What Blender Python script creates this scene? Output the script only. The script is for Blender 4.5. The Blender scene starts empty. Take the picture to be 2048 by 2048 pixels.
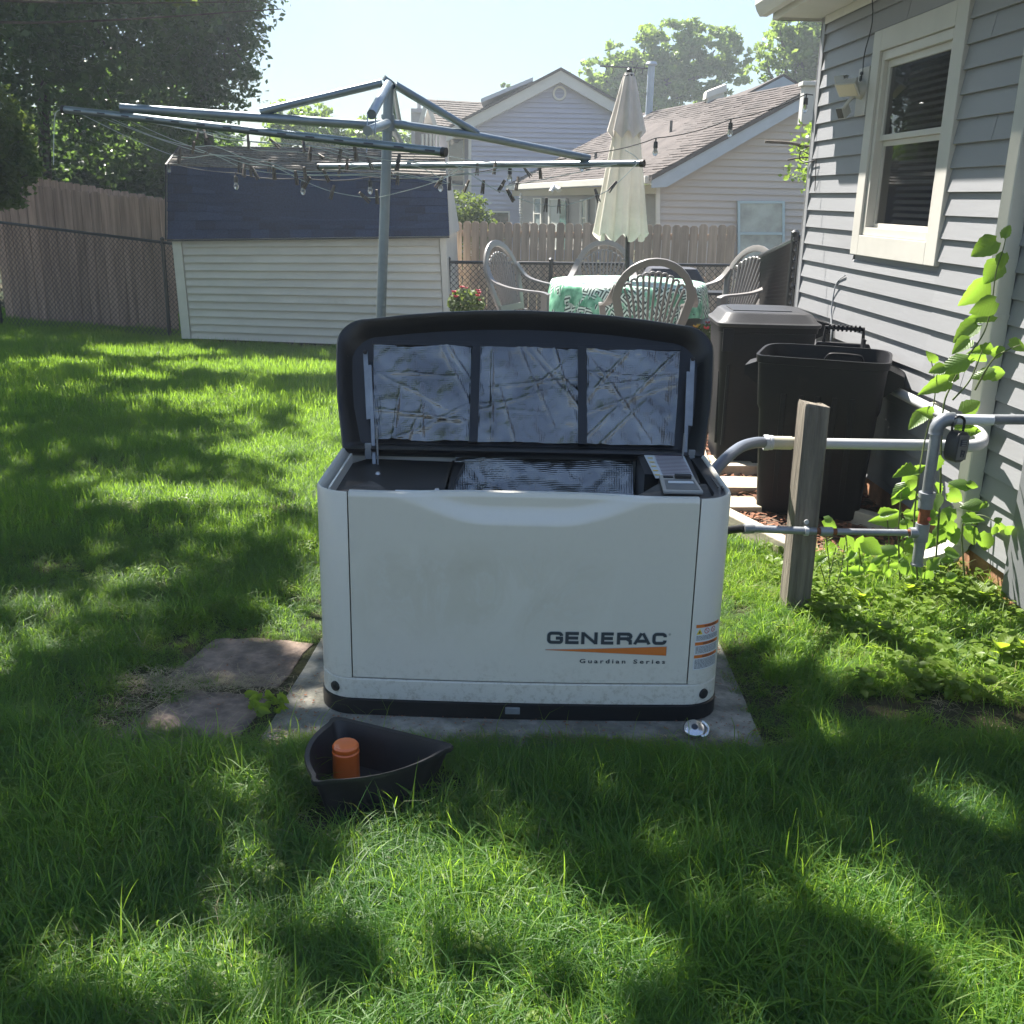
import bpy, bmesh, math, random
import numpy as np
from math import sin, cos, tan, pi, radians, sqrt, atan2
from mathutils import Vector, Matrix
random.seed(7); rng = np.random.default_rng(7)
SC = bpy.context.scene
COL = SC.collection
# ------------------------------------------------------------------ camera
CAM_H, PITCH, ROLL, F = 1.53, radians(17.1), radians(1.2), 2050.0
cam_d = bpy.data.cameras.new('camera'); cam = bpy.data.objects.new('camera', cam_d); COL.objects.link(cam)
cam_d.sensor_width = 36; cam_d.lens = 36 * F / 2048; cam_d.clip_start = 0.05; cam_d.clip_end = 600
f0 = Vector((0, cos(PITCH), -sin(PITCH))); r0 = Vector((1, 0, 0)); u0 = Vector((0, sin(PITCH), cos(PITCH)))
xr = r0 * cos(ROLL) + u0 * sin(ROLL); yu = -r0 * sin(ROLL) + u0 * cos(ROLL)
cam.matrix_world = Matrix((( xr.x, yu.x, -f0.x, 0), (xr.y, yu.y, -f0.y, 0), (xr.z, yu.z, -f0.z, CAM_H), (0, 0, 0, 1)))
SC.camera = cam
# ------------------------------------------------------------------ sky and sun
SUNV = Vector((-0.42, 0.65, 1.0)).normalized()           # towards the sun: ahead, a little left
EL = math.asin(SUNV.z); AZ = atan2(SUNV.x, SUNV.y)
W = bpy.data.worlds.new('World'); SC.world = W; W.use_nodes = True
nt = W.node_tree; bgn = nt.nodes['Background']
sky = nt.nodes.new('ShaderNodeTexSky'); sky.sky_type = 'NISHITA'; sky.sun_disc = False
sky.sun_elevation = EL; sky.sun_rotation = AZ; sky.air_density = 1.0; sky.dust_density = 0.1; sky.ozone_density = 1.0
bw_ = nt.nodes.new('ShaderNodeRGBToBW'); pw_ = nt.nodes.new('ShaderNodeMath'); pw_.operation = 'POWER'; pw_.inputs[1].default_value = -0.5   # compresses sky brightness to balance it against the shade fill
vm_ = nt.nodes.new('ShaderNodeVectorMath'); vm_.operation = 'SCALE'; nt.links.new(sky.outputs[0], bw_.inputs[0]); nt.links.new(bw_.outputs[0], pw_.inputs[0]); nt.links.new(sky.outputs[0], vm_.inputs[0])
nt.links.new(pw_.outputs[0], vm_.inputs['Scale']); nt.links.new(vm_.outputs[0], bgn.inputs[0]); bgn.inputs[1].default_value = 0.078
sd = bpy.data.lights.new('sun', 'SUN'); sd.energy = 5.0; sd.angle = radians(0.55); sd.color = (1.0, 0.95, 0.86)
sun = bpy.data.objects.new('sun', sd); COL.objects.link(sun); sun.rotation_euler = SUNV.to_track_quat('Z', 'Y').to_euler()
SC.view_settings.view_transform = 'Standard'; SC.view_settings.look = 'None'; SC.view_settings.exposure = 1.98; SC.view_settings.gamma = 1
SC.view_settings.use_curve_mapping = False
SC.cycles.use_denoising = True; SC.cycles.max_bounces = 6; SC.cycles.transparent_max_bounces = 8
SC.cycles.sample_clamp_indirect = 6; SC.cycles.caustics_reflective = False; SC.cycles.caustics_refractive = False

# ------------------------------------------------------------------ helpers
def gz(y):
    if y < 5: return 0.0
    return -0.04 * (min(y, 18) - 5)
def ray(x, y):
    return f0 + xr * ((x - 1024) / F) - yu * ((y - 1024) / F)
CO = Vector((0, 0, CAM_H))
def P(x, y, Y):
    d = ray(x, y); return CO + d * (Y / d.y)
def PX(x, y, X):
    d = ray(x, y); return CO + d * (X / d.x)
def PZ(x, y, z):
    d = ray(x, y); return CO + d * ((z - CAM_H) / d.z)
def PP(x, y, p, n):
    d = ray(x, y); n = Vector(n); return CO + d * ((Vector(p) - CO).dot(n) / d.dot(n))
def V(*a): return Vector(a)

def tag(o, label=None, cat=None, group=None, kind=None):
    if label: o['label'] = label
    if cat: o['category'] = cat
    if group: o['group'] = group
    if kind: o['kind'] = kind
    return o
def empty(name, loc, label, cat, group=None, rz=0):
    o = bpy.data.objects.new(name, None); COL.objects.link(o); o.location = loc; o.rotation_euler.z = rz
    o.empty_display_size = .05
    bpy.context.view_layer.update() if False else None
    return tag(o, label, cat, group)
def wm(o):
    m = Matrix.Translation(o.location) @ o.rotation_euler.to_matrix().to_4x4()
    return wm(o.parent) @ m if o.parent else m
def link(name, me, parent=None, mat=None, smooth=False, local=False):
    """link mesh; vertex coordinates are world ones unless local; the object keeps an origin at its parent's"""
    if mat is not None:
        me.materials.clear()
        for m in (mat if isinstance(mat, (list, tuple)) else [mat]): me.materials.append(m)
    if smooth:
        me.polygons.foreach_set('use_smooth', [True] * len(me.polygons))
    o = bpy.data.objects.new(name, me); COL.objects.link(o)
    if parent is not None:
        o.parent = parent
        if not local: me.transform(wm(parent).inverted())
    return o
def copy_tree(o, parent=None):
    c = o.copy(); COL.objects.link(c)
    if parent is not None: c.parent = parent
    for ch in o.children: copy_tree(ch, c)
    return c

class MB:
    def __init__(s): s.v = []; s.f = []; s.m = []; s.uv = None
    def add(s, vs, fs, mi=0):
        b = len(s.v); s.v += [tuple(v) for v in vs]; s.f += [tuple(i + b for i in f) for f in fs]; s.m += [mi] * len(fs); return s
    def box(s, c, size, R=None, mi=0, taper=1.0):
        hx, hy, hz = size[0] / 2, size[1] / 2, size[2] / 2
        vs = []
        for k in (-1, 1):
            t = taper if k > 0 else 1
            for (a, b) in ((-1, -1), (1, -1), (1, 1), (-1, 1)):
                v = Vector((a * hx * t, b * hy * t, k * hz))
                if R is not None: v = R @ v
                vs.append(v + Vector(c))
        s.add(vs, [(3, 2, 1, 0), (4, 5, 6, 7), (0, 1, 5, 4), (1, 2, 6, 5), (2, 3, 7, 6), (3, 0, 4, 7)], mi); return s
    def beam(s, a, b, w, h, up=(0, 0, 1), mi=0):
        a = Vector(a); b = Vector(b); d = (b - a); L = d.length; d.normalize(); up = Vector(up)
        x = d.cross(up)
        if x.length < 1e-4: x = d.cross(Vector((1, 0, 0)))
        x.normalize(); z = x.cross(d)
        vs = [p + x * (i * w / 2) + z * (j * h / 2) for p in (a, b) for (i, j) in ((-1, -1), (1, -1), (1, 1), (-1, 1))]
        s.add(vs, [(0, 1, 2, 3), (7, 6, 5, 4), (0, 4, 5, 1), (1, 5, 6, 2), (2, 6, 7, 3), (3, 7, 4, 0)], mi); return s
    def tube(s, pts, r, n=8, cap=True, mi=0, hollow=False, flat=None):
        pts = [Vector(p) for p in pts]; N = len(pts)
        rs = r if isinstance(r, (list, tuple)) else [r] * N
        b = len(s.v); prev = None
        for i, p in enumerate(pts):
            t = (pts[min(i + 1, N - 1)] - pts[max(i - 1, 0)])
            if t.length < 1e-9: t = Vector((0, 0, 1))
            t.normalize()
            if prev is None:
                a = Vector((0, 0, 1)) if abs(t.z) < .9 else Vector((1, 0, 0))
                x = t.cross(a).normalized()
            else:
                x = (prev - t * prev.dot(t)); x = x.normalized() if x.length > 1e-6 else t.orthogonal().normalized()
            prev = x; y = t.cross(x)
            for k in range(n):
                an = 2 * pi * k / n
                v = p + (x * cos(an) + y * sin(an)) * rs[i]
                s.v.append(tuple(v))
        for i in range(N - 1):
            for k in range(n):
                k2 = (k + 1) % n
                s.f.append((b + i * n + k, b + i * n + k2, b + (i + 1) * n + k2, b + (i + 1) * n + k)); s.m.append(mi)
        if cap:
            s.f.append(tuple(b + k for k in reversed(range(n)))); s.m.append(mi)
            s.f.append(tuple(b + (N - 1) * n + k for k in range(n))); s.m.append(mi)
        return s
    def lathe(s, prof, c=(0, 0, 0), n=24, R=None, mi=0, mod=None):
        b = len(s.v); c = Vector(c)
        for i, (r, z) in enumerate(prof):
            for k in range(n):
                an = 2 * pi * k / n; rr = r * (mod(an, i) if mod else 1)
                v = Vector((rr * cos(an), rr * sin(an), z))
                if R is not None: v = R @ v
                s.v.append(tuple(v + c))
        for i in range(len(prof) - 1):
            for k in range(n):
                k2 = (k + 1) % n
                s.f.append((b + i * n + k, b + i * n + k2, b + (i + 1) * n + k2, b + (i + 1) * n + k)); s.m.append(mi)
        return s
    def prism(s, poly, off, mi=0):
        """polygon (list of 3-D points) extruded by vector off"""
        poly = [Vector(p) for p in poly]; off = Vector(off); n = len(poly)
        vs = poly + [p + off for p in poly]
        fs = [tuple(reversed(range(n))), tuple(range(n, 2 * n))] + [(i, (i + 1) % n, (i + 1) % n + n, i + n) for i in range(n)]
        s.add(vs, fs, mi); return s
    def loops(s, loops, closed=True, cap0=False, cap1=False, mi=0):
        n = len(loops[0]); b = len(s.v)
        for L in loops: s.v += [tuple(p) for p in L]
        for i in range(len(loops) - 1):
            for k in range(n if closed else n - 1):
                k2 = (k + 1) % n
                s.f.append((b + i * n + k, b + i * n + k2, b + (i + 1) * n + k2, b + (i + 1) * n + k)); s.m.append(mi)
        if cap0: s.f.append(tuple(b + k for k in reversed(range(n)))); s.m.append(mi)
        if cap1: s.f.append(tuple(b + (len(loops) - 1) * n + k for k in range(n))); s.m.append(mi)
        return s
    def mesh(s, name, fix=True):
        me = bpy.data.meshes.new(name); me.from_pydata(s.v, [], s.f)
        if len(set(s.m)) > 1: me.polygons.foreach_set('material_index', s.m)
        if fix and len(s.f) < 20000:
            bm = bmesh.new(); bm.from_mesh(me); bmesh.ops.recalc_face_normals(bm, faces=bm.faces); bm.to_mesh(me); bm.free()
        me.update(); return me
    def build(s, name, mat, parent=None, smooth=False, bevel=0, local=False, fix=True, auto=None, seg=2):
        me = s.mesh(name, fix)
        if bevel:
            bm = bmesh.new(); bm.from_mesh(me)
            bmesh.ops.bevel(bm, geom=[e for e in bm.edges if e.is_manifold and e.calc_face_angle(0) > .5], offset=bevel, segments=seg, affect='EDGES', profile=.6, clamp_overlap=True)
            bm.to_mesh(me); bm.free()
        o = link(name, me, parent, mat, smooth, local)
        if auto or (smooth and auto is None):
            sharp_by_angle(me, radians(auto or 40))
        return o
def sharp_by_angle(me, ang):
    bm = bmesh.new(); bm.from_mesh(me)
    for e in bm.edges:
        if e.is_manifold and e.calc_face_angle(0) > ang: e.smooth = False
    bm.to_mesh(me); bm.free()
def np_mesh(name, verts, quads, mats=None):
    me = bpy.data.meshes.new(name); nv = len(verts); nq = len(quads); k = quads.shape[1]
    me.vertices.add(nv); me.vertices.foreach_set('co', np.asarray(verts, np.float32).ravel())
    me.loops.add(nq * k); me.loops.foreach_set('vertex_index', quads.astype(np.int32).ravel())
    me.polygons.add(nq); me.polygons.foreach_set('loop_start', np.arange(0, nq * k, k, dtype=np.int32))
    try: me.polygons.foreach_set('loop_total', np.full(nq, k, np.int32))
    except Exception: pass
    me.update(calc_edges=True); me.validate(); return me

# ------------------------------------------------------------------ materials
MATS = {}
def mat(name, col, rough=.6, metal=0, var=0.0, vscale=4, col2=None, bump=0, bscale=40, spec=.5, stretch=(1, 1, 1), trans=0, coat=0, detail=4, rvar=0, obj_var=0, coords='Object', dirt=None, dscale=3, dstart=.5):
    if name in MATS: return MATS[name]
    m = bpy.data.materials.new(name); m.use_nodes = True; n = m.node_tree.nodes; L = m.node_tree.links
    b = n['Principled BSDF']; b.inputs['Roughness'].default_value = rough; b.inputs['Metallic'].default_value = metal
    b.inputs['Specular IOR Level'].default_value = spec; b.inputs['Coat Weight'].default_value = coat
    c4 = (*col, 1); b.inputs['Base Color'].default_value = c4
    tc = n.new('ShaderNodeTexCoord'); mp = n.new('ShaderNodeMapping'); mp.inputs['Scale'].default_value = stretch
    L.new(tc.outputs[coords], mp.inputs[0]); out = None
    oi = n.new('ShaderNodeObjectInfo')
    add = n.new('ShaderNodeVectorMath'); add.operation = 'MULTIPLY_ADD'
    L.new(oi.outputs['Random'], add.inputs[0]); add.inputs[1].default_value = (17, 31, 23); L.new(mp.outputs[0], add.inputs[2])
    vec = add.outputs[0]
    if var or col2:
        nz = n.new('ShaderNodeTexNoise'); nz.inputs['Scale'].default_value = vscale; nz.inputs['Detail'].default_value = detail; nz.inputs['Roughness'].default_value = .62
        L.new(vec, nz.inputs['Vector'])
        cr = n.new('ShaderNodeValToRGB'); c2 = col2 or tuple(max(0, c * (1 - var)) for c in col); c1 = col if col2 else tuple(min(1, c * (1 + var)) for c in col)
        cr.color_ramp.elements[0].position = .36; cr.color_ramp.elements[0].color = (*c2, 1)
        cr.color_ramp.elements[1].position = .64; cr.color_ramp.elements[1].color = (*c1, 1)
        L.new(nz.outputs[0], cr.inputs[0]); out = cr.outputs[0]
    if dirt:
        nz = n.new('ShaderNodeTexNoise'); nz.inputs['Scale'].default_value = dscale; nz.inputs['Detail'].default_value = 8; nz.inputs['Roughness'].default_value = .7
        L.new(vec, nz.inputs['Vector'])
        cr = n.new('ShaderNodeValToRGB'); cr.color_ramp.elements[0].position = dstart; cr.color_ramp.elements[0].color = (0, 0, 0, 1); cr.color_ramp.elements[1].position = min(1, dstart + .18); cr.color_ramp.elements[1].color = (.75, .75, .75, 1)
        L.new(nz.outputs[0], cr.inputs[0])
        mx = n.new('ShaderNodeMixRGB'); L.new(cr.outputs[0], mx.inputs[0]); mx.inputs[2].default_value = (*dirt, 1)
        if out: L.new(out, mx.inputs[1])
        else: mx.inputs[1].default_value = c4
        out = mx.outputs[0]
    if obj_var:
        hs = n.new('ShaderNodeHueSaturation'); mr = n.new('ShaderNodeMapRange'); mr.inputs['To Min'].default_value = 1 - obj_var; mr.inputs['To Max'].default_value = 1 + obj_var
        L.new(oi.outputs['Random'], mr.inputs[0]); L.new(mr.outputs[0], hs.inputs['Value'])
        if out: L.new(out, hs.inputs['Color'])
        else: hs.inputs['Color'].default_value = c4
        out = hs.outputs[0]
    if out: L.new(out, b.inputs['Base Color'])
    if bump:
        nb = n.new('ShaderNodeTexNoise'); nb.inputs['Scale'].default_value = bscale; nb.inputs['Detail'].default_value = 6
        L.new(vec, nb.inputs['Vector'])
        bp = n.new('ShaderNodeBump'); bp.inputs['Strength'].default_value = bump; bp.inputs['Distance'].default_value = .01
        L.new(nb.outputs[0], bp.inputs['Height']); L.new(bp.outputs[0], b.inputs['Normal'])
        if rvar:
            mr = n.new('ShaderNodeMapRange'); mr.inputs['To Min'].default_value = rough - rvar; mr.inputs['To Max'].default_value = rough + rvar
            L.new(nb.outputs[0], mr.inputs[0]); L.new(mr.outputs[0], b.inputs['Roughness'])
    if trans:
        tr = n.new('ShaderNodeBsdfTranslucent'); mix = n.new('ShaderNodeMixShader'); mix.inputs[0].default_value = trans
        L.new(b.outputs[0], mix.inputs[1]); L.new(tr.outputs[0], mix.inputs[2])
        if out: L.new(out, tr.inputs[0])
        else: tr.inputs[0].default_value = c4
        L.new(mix.outputs[0], n['Material Output'].inputs[0])
    MATS[name] = m; return m

def leaf_mat(name, col, col2, tcol, trans=.5, scale=.6, rough=.45):
    """leaf: colour varies in the crown, light shows through"""
    m = bpy.data.materials.new(name); m.use_nodes = True; n = m.node_tree.nodes; L = m.node_tree.links
    b = n['Principled BSDF']; b.inputs['Roughness'].default_value = rough; b.inputs['Specular IOR Level'].default_value = .35
    ge = n.new('ShaderNodeNewGeometry'); nz = n.new('ShaderNodeTexNoise'); nz.inputs['Scale'].default_value = scale; nz.inputs['Detail'].default_value = 3
    L.new(ge.outputs['Position'], nz.inputs['Vector'])
    ad = n.new('ShaderNodeMath'); ad.operation = 'MULTIPLY_ADD'; L.new(ge.outputs['Random Per Island'], ad.inputs[0]); ad.inputs[1].default_value = .5
    mu = n.new('ShaderNodeMath'); mu.operation = 'MULTIPLY'; mu.inputs[1].default_value = .7; L.new(nz.outputs[0], mu.inputs[0]); L.new(mu.outputs[0], ad.inputs[2])
    cr = n.new('ShaderNodeValToRGB'); cr.color_ramp.elements[0].position = .3; cr.color_ramp.elements[0].color = (*col2, 1); cr.color_ramp.elements[1].position = .85; cr.color_ramp.elements[1].color = (*col, 1)
    L.new(ad.outputs[0], cr.inputs[0]); L.new(cr.outputs[0], b.inputs['Base Color'])
    tr = n.new('ShaderNodeBsdfTranslucent'); mx = n.new('ShaderNodeMixRGB'); mx.blend_type = 'MULTIPLY'; mx.inputs[0].default_value = 0.0
    mm = n.new('ShaderNodeMixRGB'); mm.inputs[0].default_value = .6; L.new(cr.outputs[0], mm.inputs[1]); mm.inputs[2].default_value = (*tcol, 1)
    L.new(mm.outputs[0], tr.inputs[0])
    mix = n.new('ShaderNodeMixShader'); mix.inputs[0].default_value = trans; L.new(b.outputs[0], mix.inputs[1]); L.new(tr.outputs[0], mix.inputs[2])
    L.new(mix.outputs[0], n['Material Output'].inputs[0]); return m

M_sid = mat('grey_vinyl', (.25, .253, .268), .45, var=.05, vscale=1.2, bump=.10, bscale=45, stretch=(1, .12, 1), dirt=(.205, .205, .21), dscale=2.2, dstart=.60)
M_trim = mat('almond_trim', (.50, .485, .45), .45, var=.06, vscale=2, dirt=(.42, .40, .35), dscale=2.5, dstart=.62, bump=.05)
M_trimw = mat('vinyl_sash', (.54, .52, .48), .35, var=.03)
M_soffit = mat('soffit', (.68, .67, .64), .5, var=.04)
M_ds = mat('downspout_paint', (.55, .54, .49), .42, var=.05, dirt=(.38, .38, .30), dscale=2, dstart=.58, bump=.06)
M_black = mat('black_plastic', (.012, .012, .014), .5, var=.3, vscale=5, bump=.05, bscale=200)
M_bin = mat('bin_plastic', (.006, .006, .009), .55, spec=.25, var=.25, vscale=3, dirt=(.022, .021, .021), dscale=4, dstart=.6, bump=.1, bscale=120)
M_binlid = mat('bin_lid_plastic', (.022, .022, .027), .45, var=.2, bump=.08, bscale=120)
M_genb = mat('black_moulding', (.008, .008, .010), .42, var=.3, vscale=6, bump=.04, bscale=150)
M_galv = mat('galvanised', (.27, .285, .31), .5, .6, var=.18, vscale=9, bump=.08, bscale=60)
M_pole = mat('aluminium_tube', (.24, .28, .31), .42, .75, var=.1, vscale=6, bump=.03, bscale=90)
M_bolt = mat('zinc', (.5, .5, .52), .35, .9)
M_rust = mat('rusty_thread', (.22, .07, .025), .8, var=.4, vscale=30)
M_pvc = mat('grey_pvc', (.42, .43, .45), .4, var=.05)
M_pvcw = mat('pale_pvc', (.46, .465, .48), .38, var=.05)
M_pvct = mat('tan_coupling', (.44, .42, .33), .45, var=.05)
M_flex = mat('flex_conduit', (.13, .15, .19), .4, var=.05)
M_wood_f = mat('fence_wood', (.46, .31, .235), .8, col2=(.26, .17, .13), vscale=2.2, stretch=(6, 6, .5), bump=.3, bscale=30, obj_var=.16, detail=6, dirt=(.045, .038, .034), dscale=5, dstart=.63)
M_wood_g = mat('fence_wood_grey', (.50, .38, .29), .8, col2=(.31, .235, .18), vscale=2.2, stretch=(6, 6, .5), bump=.3, bscale=30, obj_var=.16, detail=6, dirt=(.06, .052, .046), dscale=5, dstart=.66)
M_post = mat('post_wood', (.235, .205, .165), .85, col2=(.10, .085, .068), vscale=7, stretch=(5, 5, .28), bump=.9, bscale=26, detail=9, dirt=(.045, .036, .028), dscale=3.5, dstart=.66)
M_peg = mat('peg_wood', (.15, .13, .115), .85, var=.2, vscale=40, obj_var=.3)
M_timber = mat('edging_timber', (.42, .36, .28), .8, var=.25, vscale=5, stretch=(1, .3, 1), bump=.3)
M_conc = mat('concrete_pad', (.25, .235, .20), .9, var=.35, vscale=14, bump=.6, bscale=70, dirt=(.11, .11, .085), dscale=6, dstart=.44, detail=10)
M_flag = mat('red_flagstone', (.195, .140, .108), .85, var=.4, vscale=14, bump=1.0, bscale=38, dirt=(.07, .055, .05), dscale=12, dstart=.5, detail=9)
M_ystone = mat('yellow_stone', (.46, .40, .29), .85, var=.12, vscale=8, bump=.3, bscale=60)
M_paver = mat('patio_pavers', (.33, .30, .29), .85, var=.15, vscale=6, bump=.2)
M_chair = mat('resin_chair', (.215, .20, .195), .38, var=.05, vscale=3, obj_var=.04)
M_brick = mat('clay_foundation', (.34, .17, .09), .9, var=.35, vscale=8, bump=.6, bscale=30, detail=8)
M_black_m = mat('black_vinyl_metal', (.014, .014, .016), .38)
M_wshed = mat('shed_vinyl', (.62, .575, .50), .5, var=.05, vscale=2, dirt=(.44, .40, .33), dscale=1.5, dstart=.6, bump=.05)
M_wshed_t = mat('shed_trim', (.64, .60, .53), .5, var=.05)
M_shing_b = mat('blue_shingle', (.020, .036, .080), .95, spec=.1, var=.25, vscale=60, bump=.4, bscale=300, obj_var=.30)
M_shing_g = mat('grey_brown_shingle', (.17, .155, .14), .95, spec=.1, var=.3, vscale=25, bump=.4, bscale=200, obj_var=.14)  # lighter grey-brown tone for the upper shed slope
M_shing_n = mat('brown_shingle', (.125, .108, .102), .95, spec=.1, col2=(.085, .075, .072), vscale=2.5, bump=.3, bscale=60, detail=8)
M_shing_m = mat('tan_shingle', (.16, .14, .128), .95, spec=.1, col2=(.11, .098, .09), vscale=2, bump=.3, bscale=60, detail=8)
M_purple = mat('lavender_siding', (.46, .46, .56), .6, var=.05, vscale=.6, dirt=(.36, .36, .42), dscale=.8, dstart=.58)
M_whitep = mat('white_paint', (.68, .66, .60), .55, var=.05, vscale=1)
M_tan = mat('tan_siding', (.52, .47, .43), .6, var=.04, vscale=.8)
M_tand = mat('shaded_porch_siding', (.34, .31, .28), .6, var=.04, vscale=.8)  # darker copy of the tan siding; porch shade is put into its colour
M_bluef = mat('blue_fascia', (.40, .46, .53), .5, var=.04)
M_teal = mat('teal_frame', (.42, .55, .60), .5)
M_glass = mat('window_glass', (.018, .022, .026), .04, spec=1.0, coat=.5)
M_glassb = mat('bright_curtain_glass', (.30, .36, .34), .12, var=.3, vscale=3, spec=.8)
M_blind = mat('blind_slat', (.62, .60, .57), .5)
M_umb = mat('cream_canvas', (.74, .705, .63), .85, var=.08, vscale=5, trans=.36, bump=.1, bscale=300, dirt=(.48, .45, .33), dscale=3, dstart=.6)
M_umb2 = mat('vent_canvas', (.66, .62, .58), .85, var=.08, vscale=5, trans=.3)
M_orange = mat('orange_can', (.80, .15, .018), .3, coat=.6, var=.05)
M_tray = mat('tray_plastic', (.014, .013, .017), .4, var=.3, vscale=8, dirt=(.05, .045, .05), dscale=10, dstart=.62, bump=.05)
M_mulch = mat('wood_chips', (.20, .085, .045), .9, var=.5, vscale=50, obj_var=.3)
M_chrome = mat('chrome', (.62, .62, .64), .22, .95)
M_floodg = mat('flood_plastic', (.50, .49, .46), .45)
M_lens = mat('flood_lens', (.62, .56, .42), .25)
M_lock = mat('lockbox', (.045, .042, .04), .5, var=.2, bump=.1, bscale=200)
M_lockf = mat('lockbox_face', (.16, .155, .145), .5)
M_pink = mat('rose_petals', (.45, .03, .06), .6)
M_coral = mat('coral_petals', (.75, .12, .10), .6)
M_yell = mat('yellow_petals', (.75, .50, .06), .6)
M_bulb = mat('bulb_glass', (.55, .55, .52), .08, spec=1, coat=1)
_n = M_bulb.node_tree.nodes; _n['Principled BSDF'].inputs['Transmission Weight'].default_value = .85; _n['Principled BSDF'].inputs['IOR'].default_value = 1.25
M_line = mat('clothes_line', (.45, .50, .47), .5)
M_cable = mat('cable', (.03, .03, .03), .5)
M_cablew = mat('white_cable', (.5, .5, .48), .5)
M_meter = mat('grey_cover', (.17, .175, .19), .5, var=.04)
M_bark = mat('bark', (.09, .075, .06), .9, var=.3, vscale=12, bump=.8, bscale=20)
M_stem = mat('green_stem', (.10, .13, .04), .6, var=.2)
M_label = mat('white_label', (.62, .64, .66), .45)
M_ink = mat('dark_ink', (.03, .035, .05), .5)
M_inko = mat('orange_ink', (.62, .17, .03), .5)
M_inkr = mat('red_ink', (.5, .04, .04), .5)
M_inky = mat('yellow_ink', (.75, .55, .05), .5)
M_slate = mat('logo_slate', (.035, .045, .058), .45)
M_halo = mat('logo_edge', (.42, .44, .44), .45)
M_hotstone = mat('gray_gutter_guard', (.25, .25, .25), .6)

L_dark = leaf_mat('leaf_dark', (.085, .15, .055), (.032, .065, .032), (.18, .30, .04), .5, .5, .34)
L_mid = leaf_mat('leaf_mid', (.12, .16, .05), (.05, .085, .02), (.22, .30, .04), .5, .8)
L_lite = leaf_mat('leaf_light', (.19, .27, .07), (.09, .15, .035), (.36, .52, .06), .5, .5)
L_vine = leaf_mat('leaf_vine', (.16, .24, .09), (.06, .12, .035), (.36, .62, .03), .5, 9, .36)
L_weed = leaf_mat('leaf_weed', (.19, .27, .045), (.09, .15, .025), (.50, .70, .04), .55, 7)

def veins(m, sc=9, st=.6):
    n = m.node_tree.nodes; L = m.node_tree.links; tc = n.new('ShaderNodeTexCoord'); sp = n.new('ShaderNodeSeparateXYZ'); L.new(tc.outputs['Object'], sp.inputs[0])
    ab = n.new('ShaderNodeMath'); ab.operation = 'ABSOLUTE'; L.new(sp.outputs[0], ab.inputs[0]); su = n.new('ShaderNodeMath'); su.operation = 'MULTIPLY_ADD'; L.new(ab.outputs[0], su.inputs[0]); su.inputs[1].default_value = -.9; L.new(sp.outputs[1], su.inputs[2])
    mu = n.new('ShaderNodeMath'); mu.operation = 'MULTIPLY'; L.new(su.outputs[0], mu.inputs[0]); mu.inputs[1].default_value = sc * 6.28; si = n.new('ShaderNodeMath'); si.operation = 'SINE'; L.new(mu.outputs[0], si.inputs[0])
    nz = n.new('ShaderNodeTexNoise'); nz.inputs['Scale'].default_value = 9; nz.inputs['Detail'].default_value = 4; L.new(tc.outputs['Object'], nz.inputs['Vector']); ad = n.new('ShaderNodeMath'); ad.operation = 'MULTIPLY_ADD'; L.new(nz.outputs[0], ad.inputs[0]); ad.inputs[1].default_value = 2.2; L.new(si.outputs[0], ad.inputs[2])
    bp = n.new('ShaderNodeBump'); bp.inputs['Strength'].default_value = st; bp.inputs['Distance'].default_value = .004; L.new(ad.outputs[0], bp.inputs['Height']); L.new(bp.outputs[0], n['Principled BSDF'].inputs['Normal'])
veins(L_vine, 8, .28); veins(L_weed, 7, .25)
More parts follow.
